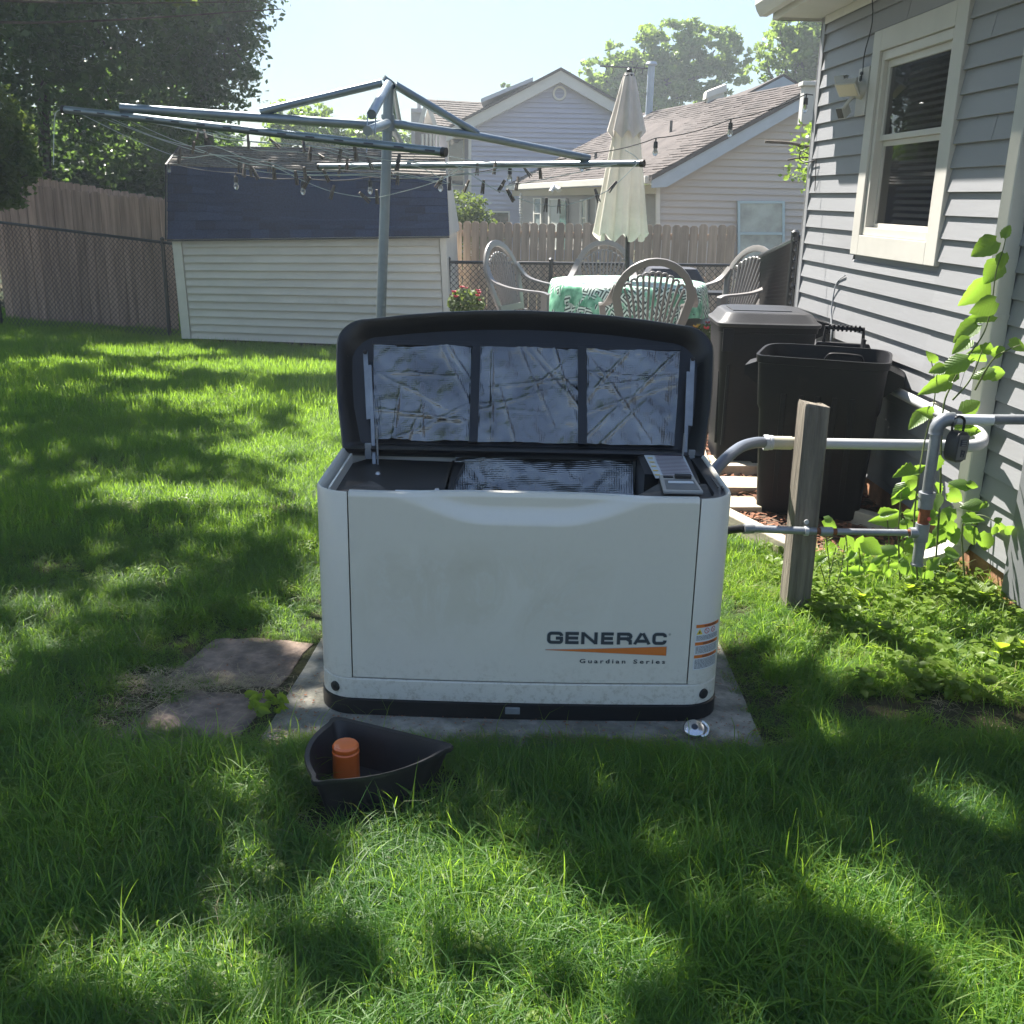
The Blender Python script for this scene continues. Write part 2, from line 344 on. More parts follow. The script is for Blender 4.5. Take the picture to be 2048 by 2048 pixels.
# generator paint with mineral stains
def gen_paint():
    m = mat('generator_paint', (.66, .63, .56), .36, spec=.45, coat=.15, bump=.02, bscale=250)
    n = m.node_tree.nodes; L = m.node_tree.links; b = n['Principled BSDF']
    tc = n.new('ShaderNodeTexCoord')
    nz = n.new('ShaderNodeTexNoise'); nz.inputs['Scale'].default_value = 5.5; nz.inputs['Detail'].default_value = 9; nz.inputs['Roughness'].default_value = .6; nz.inputs['Distortion'].default_value = .9
    mp = n.new('ShaderNodeMapping'); mp.inputs['Scale'].default_value = (1, 1, .65); L.new(tc.outputs['Object'], mp.inputs[0]); L.new(mp.outputs[0], nz.inputs['Vector'])
    # contour-like drying rims
    r1 = n.new('ShaderNodeValToRGB'); e = r1.color_ramp.elements; e[0].position = .50; e[0].color = (0, 0, 0, 1); e[1].position = .515; e[1].color = (1, 1, 1, 1); x = e.new(.535); x.color = (.2, .2, .2, 1); x = e.new(.60); x.color = (.35, .35, .35, 1)
    L.new(nz.outputs[0], r1.inputs[0])
    r2 = n.new('ShaderNodeValToRGB'); e = r2.color_ramp.elements; e[0].position = .38; e[0].color = (0, 0, 0, 1); e[1].position = .66; e[1].color = (1, 1, 1, 1)
    L.new(nz.outputs[0], r2.inputs[0])
    # region mask: only the upper left of the door is stained
    sp = n.new('ShaderNodeSeparateXYZ'); L.new(tc.outputs['Object'], sp.inputs[0])
    def rng_(src, a, b_, c, d):
        q = n.new('ShaderNodeMapRange'); q.inputs['From Min'].default_value = a; q.inputs['From Max'].default_value = b_; q.inputs['To Min'].default_value = c; q.inputs['To Max'].default_value = d; L.new(src, q.inputs[0]); return q.outputs[0]
    mz = rng_(sp.outputs['Z'], .58, .50, 0, 1); mz2 = rng_(sp.outputs['Z'], .20, .36, 0, 1); mx_ = rng_(sp.outputs['X'], .34, .12, 0, 1); mx2 = rng_(sp.outputs['X'], -.53, -.44, 0, 1); my = rng_(sp.outputs['Y'], .02, .0, 0, 1)
    def mul(a, b_):
        q = n.new('ShaderNodeMath'); q.operation = 'MULTIPLY'; L.new(a, q.inputs[0]); L.new(b_, q.inputs[1]); return q.outputs[0]
    msk = mul(mul(mul(mz, mz2), mul(mx_, mx2)), my)
    m1 = n.new('ShaderNodeMixRGB'); m1.inputs[1].default_value = (.66, .63, .56, 1); m1.inputs[2].default_value = (.54, .495, .40, 1)
    k = n.new('ShaderNodeMath'); k.operation = 'MULTIPLY'; L.new(mul(r2.outputs[0], msk), k.inputs[0]); k.inputs[1].default_value = .8
    L.new(k.outputs[0], m1.inputs[0])
    m2 = n.new('ShaderNodeMixRGB'); L.new(m1.outputs[0], m2.inputs[1]); m2.inputs[2].default_value = (.68, .69, .66, 1)
    k = n.new('ShaderNodeMath'); k.operation = 'MULTIPLY'; L.new(mul(r1.outputs[0], msk), k.inputs[0]); k.inputs[1].default_value = .28
    L.new(k.outputs[0], m2.inputs[0])
    dn = n.new('ShaderNodeTexNoise'); dn.inputs['Scale'].default_value = 55; dn.inputs['Detail'].default_value = 8; dn.inputs['Roughness'].default_value = .75; L.new(tc.outputs['Object'], dn.inputs['Vector'])
    dr = n.new('ShaderNodeValToRGB'); dr.color_ramp.elements[0].position = .50; dr.color_ramp.elements[0].color = (0, 0, 0, 1); dr.color_ramp.elements[1].position = .66; dr.color_ramp.elements[1].color = (1, 1, 1, 1); L.new(dn.outputs[0], dr.inputs[0])
    dm = n.new('ShaderNodeMath'); dm.operation = 'MULTIPLY'; L.new(mul(dr.outputs[0], rng_(sp.outputs['Z'], .20, .05, .06, 1)), dm.inputs[0]); dm.inputs[1].default_value = .6
    m3 = n.new('ShaderNodeMixRGB'); L.new(dm.outputs[0], m3.inputs[0]); L.new(m2.outputs[0], m3.inputs[1]); m3.inputs[2].default_value = (.27, .22, .14, 1); L.new(m3.outputs[0], b.inputs['Base Color'])
    q = n.new('ShaderNodeMapRange'); q.inputs['To Min'].default_value = .34; q.inputs['To Max'].default_value = .6; L.new(msk, q.inputs[0]); L.new(q.outputs[0], b.inputs['Roughness'])
    return m
M_gen = gen_paint()

def foil_mat():
    m = bpy.data.materials.new('foil_insulation'); m.use_nodes = True; n = m.node_tree.nodes; L = m.node_tree.links
    b = n['Principled BSDF']; b.inputs['Metallic'].default_value = .95; b.inputs['Roughness'].default_value = .13
    tc = n.new('ShaderNodeTexCoord'); h = None
    cz = n.new('ShaderNodeTexNoise'); cz.inputs['Scale'].default_value = 7; cz.inputs['Detail'].default_value = 7; cz.inputs['Distortion'].default_value = .8; L.new(tc.outputs['Object'], cz.inputs['Vector']); cc_ = n.new('ShaderNodeValToRGB'); cc_.color_ramp.elements[0].position = .36; cc_.color_ramp.elements[0].color = (.18, .18, .185, 1); cc_.color_ramp.elements[1].position = .66; cc_.color_ramp.elements[1].color = (.30, .295, .285, 1); L.new(cz.outputs[0], cc_.inputs[0]); L.new(cc_.outputs[0], b.inputs['Base Color'])  # base tone mottled to imitate uneven reflections in the foil
    def addh(o, w):
        nonlocal h
        q = n.new('ShaderNodeMath'); q.operation = 'MULTIPLY'; L.new(o, q.inputs[0]); q.inputs[1].default_value = w
        if h is None: h = q.outputs[0]
        else:
            a = n.new('ShaderNodeMath'); a.operation = 'ADD'; L.new(h, a.inputs[0]); L.new(q.outputs[0], a.inputs[1]); h = a.outputs[0]
    for direction, sc in (('X', 55), ('Z', 55)):
        w = n.new('ShaderNodeTexWave'); w.bands_direction = direction; w.inputs['Scale'].default_value = sc; w.inputs['Distortion'].default_value = .6; w.inputs['Detail'].default_value = 1
        L.new(tc.outputs['Object'], w.inputs['Vector']); addh(w.outputs['Fac'], .035)
    nz = n.new('ShaderNodeTexNoise'); nz.inputs['Scale'].default_value = 26; nz.inputs['Detail'].default_value = 5; nz.inputs['Distortion'].default_value = 1.4; L.new(tc.outputs['Object'], nz.inputs['Vector']); addh(nz.outputs[0], .22)
    bp = n.new('ShaderNodeBump'); bp.inputs['Strength'].default_value = 1.0; bp.inputs['Distance'].default_value = .011; L.new(h, bp.inputs['Height']); L.new(bp.outputs[0], b.inputs['Normal'])
    return m
M_foil = foil_mat()

# ------------------------------------------------------------------ ground
def ground_mat():
    m = bpy.data.materials.new('lawn_soil'); m.use_nodes = True; n = m.node_tree.nodes; L = m.node_tree.links; b = n['Principled BSDF']
    b.inputs['Roughness'].default_value = .95; b.inputs['Specular IOR Level'].default_value = .1
    tc = n.new('ShaderNodeTexCoord')
    a = n.new('ShaderNodeTexNoise'); a.inputs['Scale'].default_value = 1.3; a.inputs['Detail'].default_value = 8; L.new(tc.outputs['Object'], a.inputs['Vector'])
    c = n.new('ShaderNodeValToRGB'); c.color_ramp.elements[0].position = .35; c.color_ramp.elements[0].color = (.028, .038, .016, 1); c.color_ramp.elements[1].position = .7; c.color_ramp.elements[1].color = (.085, .065, .038, 1)
    L.new(a.outputs[0], c.inputs[0])
    f = n.new('ShaderNodeTexNoise'); f.inputs['Scale'].default_value = 60; f.inputs['Detail'].default_value = 8; L.new(tc.outputs['Object'], f.inputs['Vector'])
    mx = n.new('ShaderNodeMixRGB'); mx.blend_type = 'OVERLAY'; mx.inputs[0].default_value = .7; L.new(c.outputs[0], mx.inputs[1]); L.new(f.outputs[0], mx.inputs[2]); L.new(mx.outputs[0], b.inputs['Base Color'])
    bp = n.new('ShaderNodeBump'); bp.inputs['Strength'].default_value = .8; bp.inputs['Distance'].default_value = .02; L.new(f.outputs[0], bp.inputs['Height']); L.new(bp.outputs[0], b.inputs['Normal'])
    return m
ys = [-12, -6, -2, 0] + [.5 * i for i in range(1, 40)] + [25, 40, 55, 70]
xs = [-70, -50, -30, -20] + [.75 * i for i in range(-20, 21)] + [20, 30, 50, 70]
g_ = MB(); g_.v = [(x, y, gz(y)) for y in ys for x in xs]; nx = len(xs)
g_.f = [(j * nx + i, j * nx + i + 1, (j + 1) * nx + i + 1, (j + 1) * nx + i) for j in range(len(ys) - 1) for i in range(nx - 1)]; g_.m = [0] * len(g_.f)
lawn = g_.build('lawn', ground_mat(), smooth=True, auto=80); tag(lawn, kind='structure')

def rough_slab(name, poly, z0, z1, material, parent=None, sub=3, jit=.006, bevel=.008):
    """stone or concrete slab with a slightly uneven outline"""
    pts = []
    for i, p in enumerate(poly):
        q = poly[(i + 1) % len(poly)]
        for k in range(sub):
            t = k / sub; pts.append(Vector((p[0] + (q[0] - p[0]) * t + random.uniform(-jit, jit) * (k > 0), p[1] + (q[1] - p[1]) * t + random.uniform(-jit, jit) * (k > 0), z0)))
    mb = MB(); mb.prism(pts, (0, 0, z1 - z0)); return mb.build(name, material, parent, bevel=bevel, smooth=True, auto=50)
pad = rough_slab('concrete_pad', [(-.72, 2.66), (.76, 2.62), (.76, 3.62), (-.66, 3.62)], -.06, .004, M_conc, sub=6, jit=.003)
tag(pad, 'weathered concrete pad under the cream generator', 'concrete pad')
pv = rough_slab('flagstone', [(-1.12, 3.04), (-.95, 3.00), (-.745, 2.985), (-.69, 3.33), (-.88, 3.365), (-1.05, 3.35)], -.05, .006, M_flag, sub=4, jit=.010)
tag(pv, 'larger reddish flagstone beside the generator pad, farther from the black tray', 'flagstone', 'flagstones left of the generator pad')
pv = rough_slab('flagstone', [(-1.17, 2.66), (-1.0, 2.62), (-.80, 2.61), (-.755, 2.95), (-.90, 2.955), (-1.03, 2.97)], -.05, .003, M_flag, sub=4, jit=.014)
tag(pv, 'reddish flagstone half overgrown by dry grass, nearer to the black tray', 'flagstone', 'flagstones left of the generator pad')

# ------------------------------------------------------------------ generator
GX, GY, GZ = .034, 2.82, .006
gen = empty('standby_generator', (GX, GY, GZ), 'cream standby generator with its lid propped open on the concrete pad', 'generator')
HW, DP, RC = .613, .625, .11
def bow(x): return -.012 * (1 - (x / .5) ** 2) if abs(x) < .5 else 0
def perim(inset=0, n=7, hw=HW, dp=DP, rc=RC):
    """counter-clockwise outline starting at front centre"""
    hw -= inset; rc = max(.02, rc - inset); y0 = inset; y1 = dp - inset; P_ = []
    for x in np.linspace(0, hw - rc, 7): P_.append((x, y0 + bow(x)))
    for cx, cy, a0 in ((hw - rc, y0 + rc, -90), (hw - rc, y1 - rc, 0), (-hw + rc, y1 - rc, 90), (-hw + rc, y0 + rc, 180)):
        for k in range(n + 1):
            a = radians(a0 + 90 * k / n); q = (cx + rc * cos(a), cy + rc * sin(a))
            if (Vector(q) - Vector(P_[-1])).length > 1e-4: P_.append(q)
    for x in np.linspace(-hw + rc, 0, 7)[1:-1]: P_.append((x, y0 + bow(x)))
    return P_
def ring(mb, inset0, z0, inset1, z1, **k):
    mb.loops([[(x, y, z0) for x, y in perim(inset0)], [(x, y, z1) for x, y in perim(inset1)]], **k)
b = MB(); per = perim(-.004)
b.loops([[(x, y, .0) for x, y in perim(-.004)], [(x, y, .048) for x, y in perim(-.004)], [(x, y, .052) for x, y in perim(.004)]], cap0=True, cap1=True)
b.box((-.02, -.018, .03), (.035, .012, .03)); b.build('base', M_genb, gen, smooth=True, local=True, auto=35)
b = MB(); b.box((-.02, -.026, .034), (.045, .006, .022)); b.build('catch_plate', M_galv, gen, local=True, bevel=.002)
b = MB(); b.loops([[(x, y, .053) for x, y in perim(.0)], [(x, y, .115) for x, y in perim(0)], [(x, y, .119) for x, y in perim(.004)], [(x, y, .119) for x, y in perim(.05)]], cap0=True)
b.build('skirt', M_gen, gen, smooth=True, local=True, auto=35)
for sx in (-1, 1):
    a = radians(-90 + sx * 33); c = Vector((sx * (HW - RC), RC, .083)); nrm = Vector((cos(a), sin(a), 0)) if sx > 0 else Vector((-cos(-pi - a + pi * 0) * 0 + cos(a), sin(a), 0))
    R = nrm.to_track_quat('Z', 'Y').to_matrix()
    b = MB(); b.lathe([(.0, .0045), (.010, .0045), (.0155, .003), (.0165, -.002)], c + nrm * (RC + .001), 20, R); b.build('rubber_plug', M_black, gen, smooth=True, local=True)
ZT = .706
# corner shells: left and right
def shell(sx):
    o, i_, lst = [], [], []
    P_ = perim(0, 10); Pi = perim(.014, 10)
    n = len(P_); pts = []
    for (a, q) in zip(P_, Pi):
        if a[0] * sx > .508 or (a[1] > DP - .02 and a[0] * sx > .0): pts.append((a, q))
    if sx > 0: pass
    pts = sorted(pts, key=lambda t: -atan2(t[0][1] - DP / 2, (t[0][0] * sx)) if True else 0)
    # order from the front seam round the side to the back centre
    def key(t):
        x, y = t[0][0] * sx, t[0][1]
        return (0, x) if y < RC and x < HW - RC + .001 and y < .02 else (1, y) if x > HW - RC - 1e-3 and y < DP - .001 else (2, -x)
    pts.sort(key=key)
    fx = .509
    pts = [((sx * fx, bow(.49)), (sx * fx, .014))] + [p for p in pts if p[0][0] * sx > fx or p[0][1] > .3]
    pts.append(((0, DP), (0, DP - .014)))
    O = lambda z, d=0: [(p[0][0], p[0][1], z) for p in pts]; I = lambda z: [(p[1][0], p[1][1], z) for p in pts]
    b = MB(); b.loops([O(.121), O(ZT - .006), [((p[0][0] * .75 + p[1][0] * .25), (p[0][1] * .75 + p[1][1] * .25), ZT) for p in pts], [((p[0][0] * .3 + p[1][0] * .7), (p[0][1] * .3 + p[1][1] * .7), ZT - .001) for p in pts], I(ZT - .007), I(.121)], closed=False)
    # seam return
    b.add([(sx * fx, bow(.49), .121), (sx * fx, .03, .121), (sx * fx, .03, ZT - .006), (sx * fx, bow(.49), ZT - .006)], [(0, 1, 2, 3)])
    o = b.build('right_shell' if sx > 0 else 'left_shell', M_gen, gen, smooth=True, local=True, auto=50)
shell(-1); shell(1)
def sm(t): t = max(0, min(1, t)); return t * t * (3 - 2 * t)
def scoop(x):
    """how deep the hand scoop runs below the top of the door at x"""
    t = sm((.46 - abs(x + .0)) / .36); return t
def panel_y(x, z):
    y = bow(x); s_ = scoop(x)
    if s_ > 0:
        zs = ZT - .004 - .085 * s_
        y += .034 * s_ * sm((z - zs) / (.05))
    y += .006 * sm((z - (ZT - .012)) / .012)
    return y
nxp, nzp = 61, 40
xsn = np.linspace(-.505, .505, nxp); zsn = np.concatenate([np.linspace(.124, .58, 12), np.linspace(.59, ZT, 30)]); nzp = len(zsn)
b = MB(); b.v = [(x, panel_y(x, z), z) for z in zsn for x in xsn]
b.v += [(x, panel_y(x, ZT) + .022, ZT) for x in xsn] + [(x, panel_y(x, ZT) + .024, ZT - .03) for x in xsn]
b.f = [(j * nxp + i, j * nxp + i + 1, (j + 1) * nxp + i + 1, (j + 1) * nxp + i) for j in range(nzp + 1) for i in range(nxp - 1)]
# side returns of the door
q = len(b.v)
for sx, i in ((-1, 0), (1, nxp - 1)):
    q = len(b.v); b.v += [(xsn[i], .03, z) for z in zsn]
    b.f += [(j * nxp + i, (j + 1) * nxp + i, q + j + 1, q + j) for j in range(nzp - 1)]
b.m = [0] * len(b.f); b.build('front_door', M_gen, gen, smooth=True, local=True, auto=60)
b = MB(); b.box((0, .045, .41), (1.06, .02, .57)); b.build('door_backing', M_genb, gen, local=True)

# --- lettering on the door: strokes with real (thin) thickness
def stroke(mb, pts, w, closed=False, depth=.0012, y=0, mi=0):
    """flat ribbon along 2-D points with mitred joins -> faces"""
    n = len(pts); L_, R_ = [], []
    for i, p in enumerate(pts):
        p = Vector(p); a = Vector(pts[i - 1]) if i > 0 or closed else None; c = Vector(pts[(i + 1) % n]) if i < n - 1 or closed else None
        d1 = (p - a).normalized() if a is not None else (c - p).normalized(); d2 = (c - p).normalized() if c is not None else d1
        t = (d1 + d2).normalized(); nn = Vector((-t.y, t.x)); k = w / 2 / max(.4, nn.dot(Vector((-d1.y, d1.x))))
        L_.append(p + nn * k); R_.append(p - nn * k)
    m = n if closed else n - 1
    base = len(mb.v)
    for l, r in zip(L_, R_): mb.v += [(l.x, y, l.y), (r.x, y, r.y)]
    for i in range(m):
        j = (i + 1) % n; mb.f.append((base + 2 * i, base + 2 * i + 1, base + 2 * j + 1, base + 2 * j)); mb.m.append(mi)
def arcp(cx, cy, rx, ry, a0, a1, n=6): return [(cx + rx * cos(radians(a0 + (a1 - a0) * k / n)), cy + ry * sin(radians(a0 + (a1 - a0) * k / n))) for k in range(n + 1)]
def drape(mb, off):
    mb.v = [(x, panel_y(x, z) + off, z) for (x, y, z) in mb.v]
LX0, LX1 = .078, .436; LZ0, LZ1 = .252, .291; LH = LZ1 - LZ0
def letter(ch, x, w, t):
    """strokes of an extended bold capital in a box x..x+w, z 0..LH (t = stroke width)"""
    z0, z1 = LZ0 + t / 2, LZ1 - t / 2; a, c = x + t * .55, x + w - t * .55; zm = (LZ0 + LZ1) / 2; r = .0085
    if ch in 'GC':
        P_ = arcp(c - r, z1 - r, r, r, 0 if ch == 'G' else -8, 90, 5) + arcp(a + r, z1 - r, r, r, 90, 180, 4) + arcp(a + r, z0 + r, r, r, 180, 270, 4)
        if ch == 'C': return [P_ + arcp(c - r, z0 + r, r, r, 270, 368, 5)]
        return [P_ + arcp(c - r * .7, z0 + r * .7, r * .7, r * .7, 270, 360, 3) + [(c, zm - .001)], [(c + t / 2, zm - .001), ((a + c) / 2 + .002, zm - .001)]]
    if ch == 'E': return [[(x + w, z1), (a, z1)], [(a, LZ1), (a, LZ0)], [(a, z0), (x + w, z0)], [(a, zm), (x + w - .002, zm)]]
    if ch == 'N': return [[(a, LZ0), (a, LZ1)], [(a, LZ1 - .002), (c, LZ0 + .002)], [(c, LZ0), (c, LZ1)]]
    if ch == 'R': return [[(a, LZ0), (a, LZ1)], [(a, z1), (c - .009, z1)] + arcp(c - .009, z1 - .0075, .009, .0075, 90, -90, 6) + [(a, z1 - .015)], [(c - .012, z1 - .015), (c - .001, z1 - .022), (c, LZ0)]]
    if ch == 'A': return [[(x + .0035, LZ0), (x + w * .5 - .002, LZ1 - .001)], [(x + w * .5 + .002, LZ1 - .001), (x + w - .0035, LZ0)], [(x + w * .22, LZ0 + .0115), (x + w * .78, LZ0 + .0115)]]
cells = [('G', 0, .135), ('E', .152, .113), ('N', .284, .138), ('E', .450, .105), ('R', .582, .130), ('A', .722, .142), ('C', .878, .122)]
LW = LX1 - LX0; T_ = .0096
for mname, mt, ex, off in (('logo_edging', M_halo, .0035, -.0007), ('logo_lettering', M_slate, 0, -.0012)):
    mb = MB()
    for ch, cx_, cw in cells:
        for s_ in letter(ch, LX0 + cx_ * LW, cw * LW, T_): stroke(mb, s_, T_ + ex)
    mb.v = [(x, y, min(max(z, LZ0 - ex / 2), LZ1 + ex / 2)) for x, y, z in mb.v]; drape(mb, off); mb.build(mname, mt, gen, local=True, fix=False)
for ex, mt, off, nm in ((.0016, M_halo, -.0007, 'swoosh_edging'), (0, M_inko, -.0012, 'orange_swoosh')):
    mb = MB(); n_ = 14; zc = .232
    for k in range(n_ + 1):
        t = k / n_; x = .075 + (.437 - .075 + ex) * t - ex * (k == 0); h = .0008 + .0135 * t ** 1.15 + ex; mb.v += [(x, 0, zc + h), (x, 0, zc - h * .85 - .003 * t)]
    mb.f = [(2 * k, 2 * k + 1, 2 * k + 3, 2 * k + 2) for k in range(n_)]; mb.m = [0] * n_
    drape(mb, off); mb.build(nm, mt, gen, local=True, fix=False)
def text_mesh(s, size, spacing=1.0, bold=.0):
    c = bpy.data.curves.new('t', 'FONT'); c.body = s; c.size = size; c.space_character = spacing; c.offset = bold; c.resolution_u = 3
    o = bpy.data.objects.new('t', c); COL.objects.link(o)
    dg = bpy.context.evaluated_depsgraph_get(); me = bpy.data.meshes.new_from_object(o.evaluated_get(dg))
    vs = [tuple(v.co) for v in me.vertices]; fs = [tuple(p.vertices) for p in me.polygons]
    bpy.data.objects.remove(o); bpy.data.curves.remove(c); bpy.data.meshes.remove(me); return vs, fs
def text_on(name, s, x0, x1, z0, h, m, parent, surf, spacing=1.0, bold=0.0):
    vs, fs = text_mesh(s, 1, spacing, bold); xa = min(v[0] for v in vs); xb = max(v[0] for v in vs); za = 0; zb = max(v[1] for v in vs)
    mb = MB(); mb.add([surf(x0 + (v[0] - xa) / (xb - xa) * (x1 - x0), z0 + v[1] / zb * h) for v in vs], fs)
    return mb.build(name, m, parent, local=True, fix=False)
dsurf = lambda x, z: (x, panel_y(x, z) - .0012, z)
text_on('guardian_lettering', 'Guardian', .178, .316, .1905, .0135, M_slate, gen, dsurf, 1.45, .02)
text_on('series_lettering', 'Series', .340, .436, .1905, .0133, M_slate, gen, dsurf, 1.45, .02)
text_on('registered_mark', '®', .4405, .4475, .2825, .007, M_slate, gen, dsurf, 1, .0)
# --- warning label wrapped on the right corner
def corner_pt(s_, z, off=.0012):
    """arc length s_ from the start of the right front corner"""
    a = radians(-90) + s_ / RC; c = Vector((HW - RC, RC, z)); return tuple(c + Vector((cos(a), sin(a), 0)) * (RC + off))
def patch(name, s0, s1, z0, z1, m, off, n=8, parent=gen):
    mb = MB(); mb.v = [corner_pt(s0 + (s1 - s0) * k / n, z, off) for k in range(n + 1) for z in (z0, z1)]
    mb.f = [(2 * k, 2 * k + 2, 2 * k + 3, 2 * k + 1) for k in range(n)]; mb.m = [0] * n
    return mb.build(name, m, parent, local=True, fix=False)
lab = patch('warning_label', .018, .112, .168, .318, M_label, .0008, 12)
for z0 in (.306, .249, .207):
    patch('orange_band', .019, .111, z0, z0 + .0105, M_inko, .0012, 10, lab)
for z0, w_ in ((.306, 'WARNING'), (.249, 'AVERTISSEMENT'), (.207, 'ADVERTENCIA')):
    text_on('band_lettering', '▲ ' + w_ if False else w_, .045, .095, z0 + .002, .0065, M_ink, lab, lambda s_, z: corner_pt(s_, z, .0016), 1, .02)
mb = MB()
for (za, zb) in ((.262, .281), (.2205, .2465), (.172, .204)):
    z = zb - .003
    while z > za:
        s_ = .022
        while s_ < .106:
            w = random.uniform(.003, .010); mb.v += [corner_pt(s_, z, .0014), corner_pt(min(.108, s_ + w), z, .0014), corner_pt(min(.108, s_ + w), z + .0017, .0014), corner_pt(s_, z + .0017, .0014)]
            k = len(mb.v); mb.f.append((k - 4, k - 3, k - 2, k - 1)); mb.m.append(0); s_ += w + .0015
        z -= .0040
mb.build('fine_print', M_ink, lab, local=True, fix=False)['kind'] = 'stuff'
mb = MB(); mb.add([corner_pt(.021, .2845, .0014), corner_pt(.041, .2845, .0014), corner_pt(.031, .3035, .0014)], [(0, 1, 2)]); mb.build('hazard_triangle', M_inky, lab, local=True, fix=False)
mb = MB(); mb.add([corner_pt(.029, .288, .0017), corner_pt(.033, .288, .0017), corner_pt(.033, .295, .0017), corner_pt(.029, .295, .0017)], [(0, 1, 2, 3)]); mb.build('hazard_symbol', M_ink, lab, local=True, fix=False)
for cs in (.056, .082):
    mb = MB(); n_ = 20
    for k in range(n_):
        a = 2 * pi * k / n_; mb.v += [corner_pt(cs + .0092 * cos(a), .294 + .0092 * sin(a), .0015), corner_pt(cs + .0072 * cos(a), .294 + .0072 * sin(a), .0015)]
    mb.f = [(2 * k, 2 * k + 1, (2 * k + 3) % (2 * n_), (2 * k + 2) % (2 * n_)) for k in range(n_)]; mb.m = [0] * n_
    mb.add([corner_pt(cs - .0062, .2993, .0018), corner_pt(cs - .0052, .3003, .0018), corner_pt(cs + .0062, .2887, .0018), corner_pt(cs + .0052, .2877, .0018)], [(0, 1, 2, 3)])
    mb.build('prohibition_sign', M_inkr, lab, local=True, fix=False)
# --- interior
FL = ZT - .048
b = MB(); b.box((0, .31, .30), (1.15, .54, .5)); 
b = MB(); b.prism([(-.53, .03, FL), (-.235, .03, FL), (-.20, .56, FL), (-.53, .58, FL), (-.58, .5, FL), (-.585, .15, FL)], (0, 0, -.02))
b.build('left_deck', M_genb, gen, local=True)
for (x, y) in ((-.46, .22), (-.43, .12), (-.265, .20), (-.285, .10), (-.47, .38)):
    b = MB(); b.lathe([(.0, .008), (.006, .007), (.009, .0)], (x, y, FL + .0005), 12); b.build('screw', M_bolt, gen, smooth=True, local=True)
b = MB(); b.box((-.30, .605, FL + .020), (.55, .006, .038)); b.box((-.575, .30, FL + .015), (.006, .42, .04)); b.build('inner_flange', M_gen, gen, local=True)
mb = MB(); mb.add([(-.575, .055, FL + .02), (-.355, .055, FL + .02), (-.475, .26, FL + .012)], [(0, 1, 2)]); mb.add([(-.575, .052, FL + .028), (-.355, .052, FL + .028), (-.475, .255, FL + .005)], [(0, 2, 1)]); mb.build('corner_gusset', mat('dusty_black', (.075, .062, .055), .8, var=.4, vscale=25), gen, local=True)
b = MB(); b.box((-.34, .045, ZT - .012), (.07, .012, .014)); b.build('data_label', M_label, gen, local=True)
# centre well with foil
b = MB(); b.box((.07, .34, .36), (.62, .56, .02)); b.box((-.238, .30, FL - .12), (.008, .56, .24)); b.build('well_walls', M_genb, gen, local=True)
def foil(name, quad, n=40, amp=.004, parent=gen):
    """crumpled sheet over 4 corners (bl, br, tr, tl)"""
    q = [Vector(v) for v in quad]; nn = (q[1] - q[0]).cross(q[3] - q[0]).normalized(); mb = MB()
    from mathutils import noise
    sd_ = random.uniform(0, 50)
    cre = [(random.uniform(0, 1), random.uniform(0, 1), random.uniform(0, pi), random.uniform(.2, .6)) for _ in range(11)]
    w = (q[1] - q[0]).length; h = (q[3] - q[0]).length; nx_ = max(6, int(n * 1.6)); ny_ = n
    for j in range(ny_ + 1):
        for i in range(nx_ + 1):
            s_, t = i / nx_, j / ny_; p = q[0].lerp(q[1], s_).lerp(q[3].lerp(q[2], s_), t)
            d = amp * 2.2 * noise.noise(Vector((s_ * w * 9 + sd_, t * h * 9, 0))) + amp * .8 * noise.noise(Vector((s_ * w * 35 + sd_, t * h * 30, 3)))
            pv = Vector((s_ * w, t * h, sd_)) + noise.noise_vector(Vector((s_ * w * 3, t * h * 3, sd_))) * .05; f = noise.voronoi(pv * 7)[0]; f2 = noise.voronoi(pv * 17 + Vector((5, 3, 1)))[0]; d += amp * (1.9 * (f[1] - f[0]) + .7 * (f2[1] - f2[0]) - 1)
            for (cx_, cy_, ca, cl) in cre:
                dx, dy = (s_ - cx_) * w, (t - cy_) * h; al = dx * cos(ca) + dy * sin(ca); ac = -dx * sin(ca) + dy * cos(ca)
                if abs(al) < cl * .45: d += .007 * math.exp(-(ac / .005) ** 2) * (1 - (al / (cl * .45)) ** 2)
            mb.v.append(tuple(p + nn * d))
    mb.f = [(j * (nx_ + 1) + i, j * (nx_ + 1) + i + 1, (j + 1) * (nx_ + 1) + i + 1, (j + 1) * (nx_ + 1) + i) for j in range(ny_) for i in range(nx_)]; mb.m = [0] * len(mb.f)
    return mb.build(name, M_foil, parent, smooth=True, local=True, fix=False, auto=179)
foil('foil_sheet', [(-.23, .46, .46), (.375, .46, .46), (.375, .588, ZT - .006), (-.23, .588, ZT - .006)], 40, .005)
# control box on the right
CZ = ZT - .016
b = MB(); b.prism([(.385, .33, CZ), (.385, .575, CZ + .012), (.56, .575, CZ + .012), (.545, .23, CZ), (.43, .23, CZ), (.43, .33, CZ)], (0, 0, -.2)); b.build('control_box', M_genb, gen, local=True)
b = MB(); b.prism([(.30, .06, CZ - .015), (.42, .235, CZ - .002), (.575, .235, CZ - .002), (.595, .06, CZ - .015)], (0, 0, -.02)); b.build('control_ledge', mat('dusty_ledge', (.06, .055, .05), .7, var=.4, vscale=20, dirt=(.22, .17, .12), dscale=9, dstart=.5), gen, local=True)
def top_quad(name, pts, m, parent=gen, z=.0015, th=.002):
    mb = MB(); mb.prism([(x, y, CZ + .012 * max(0, (y - .33)) / .245 + z) for x, y in pts], (0, 0, th)); return mb.build(name, m, parent, local=True)
lb = top_quad('instruction_label', [(.412, .275), (.535, .275), (.540, .555), (.405, .555)], M_label)
mb = MB(); mb2 = MB()
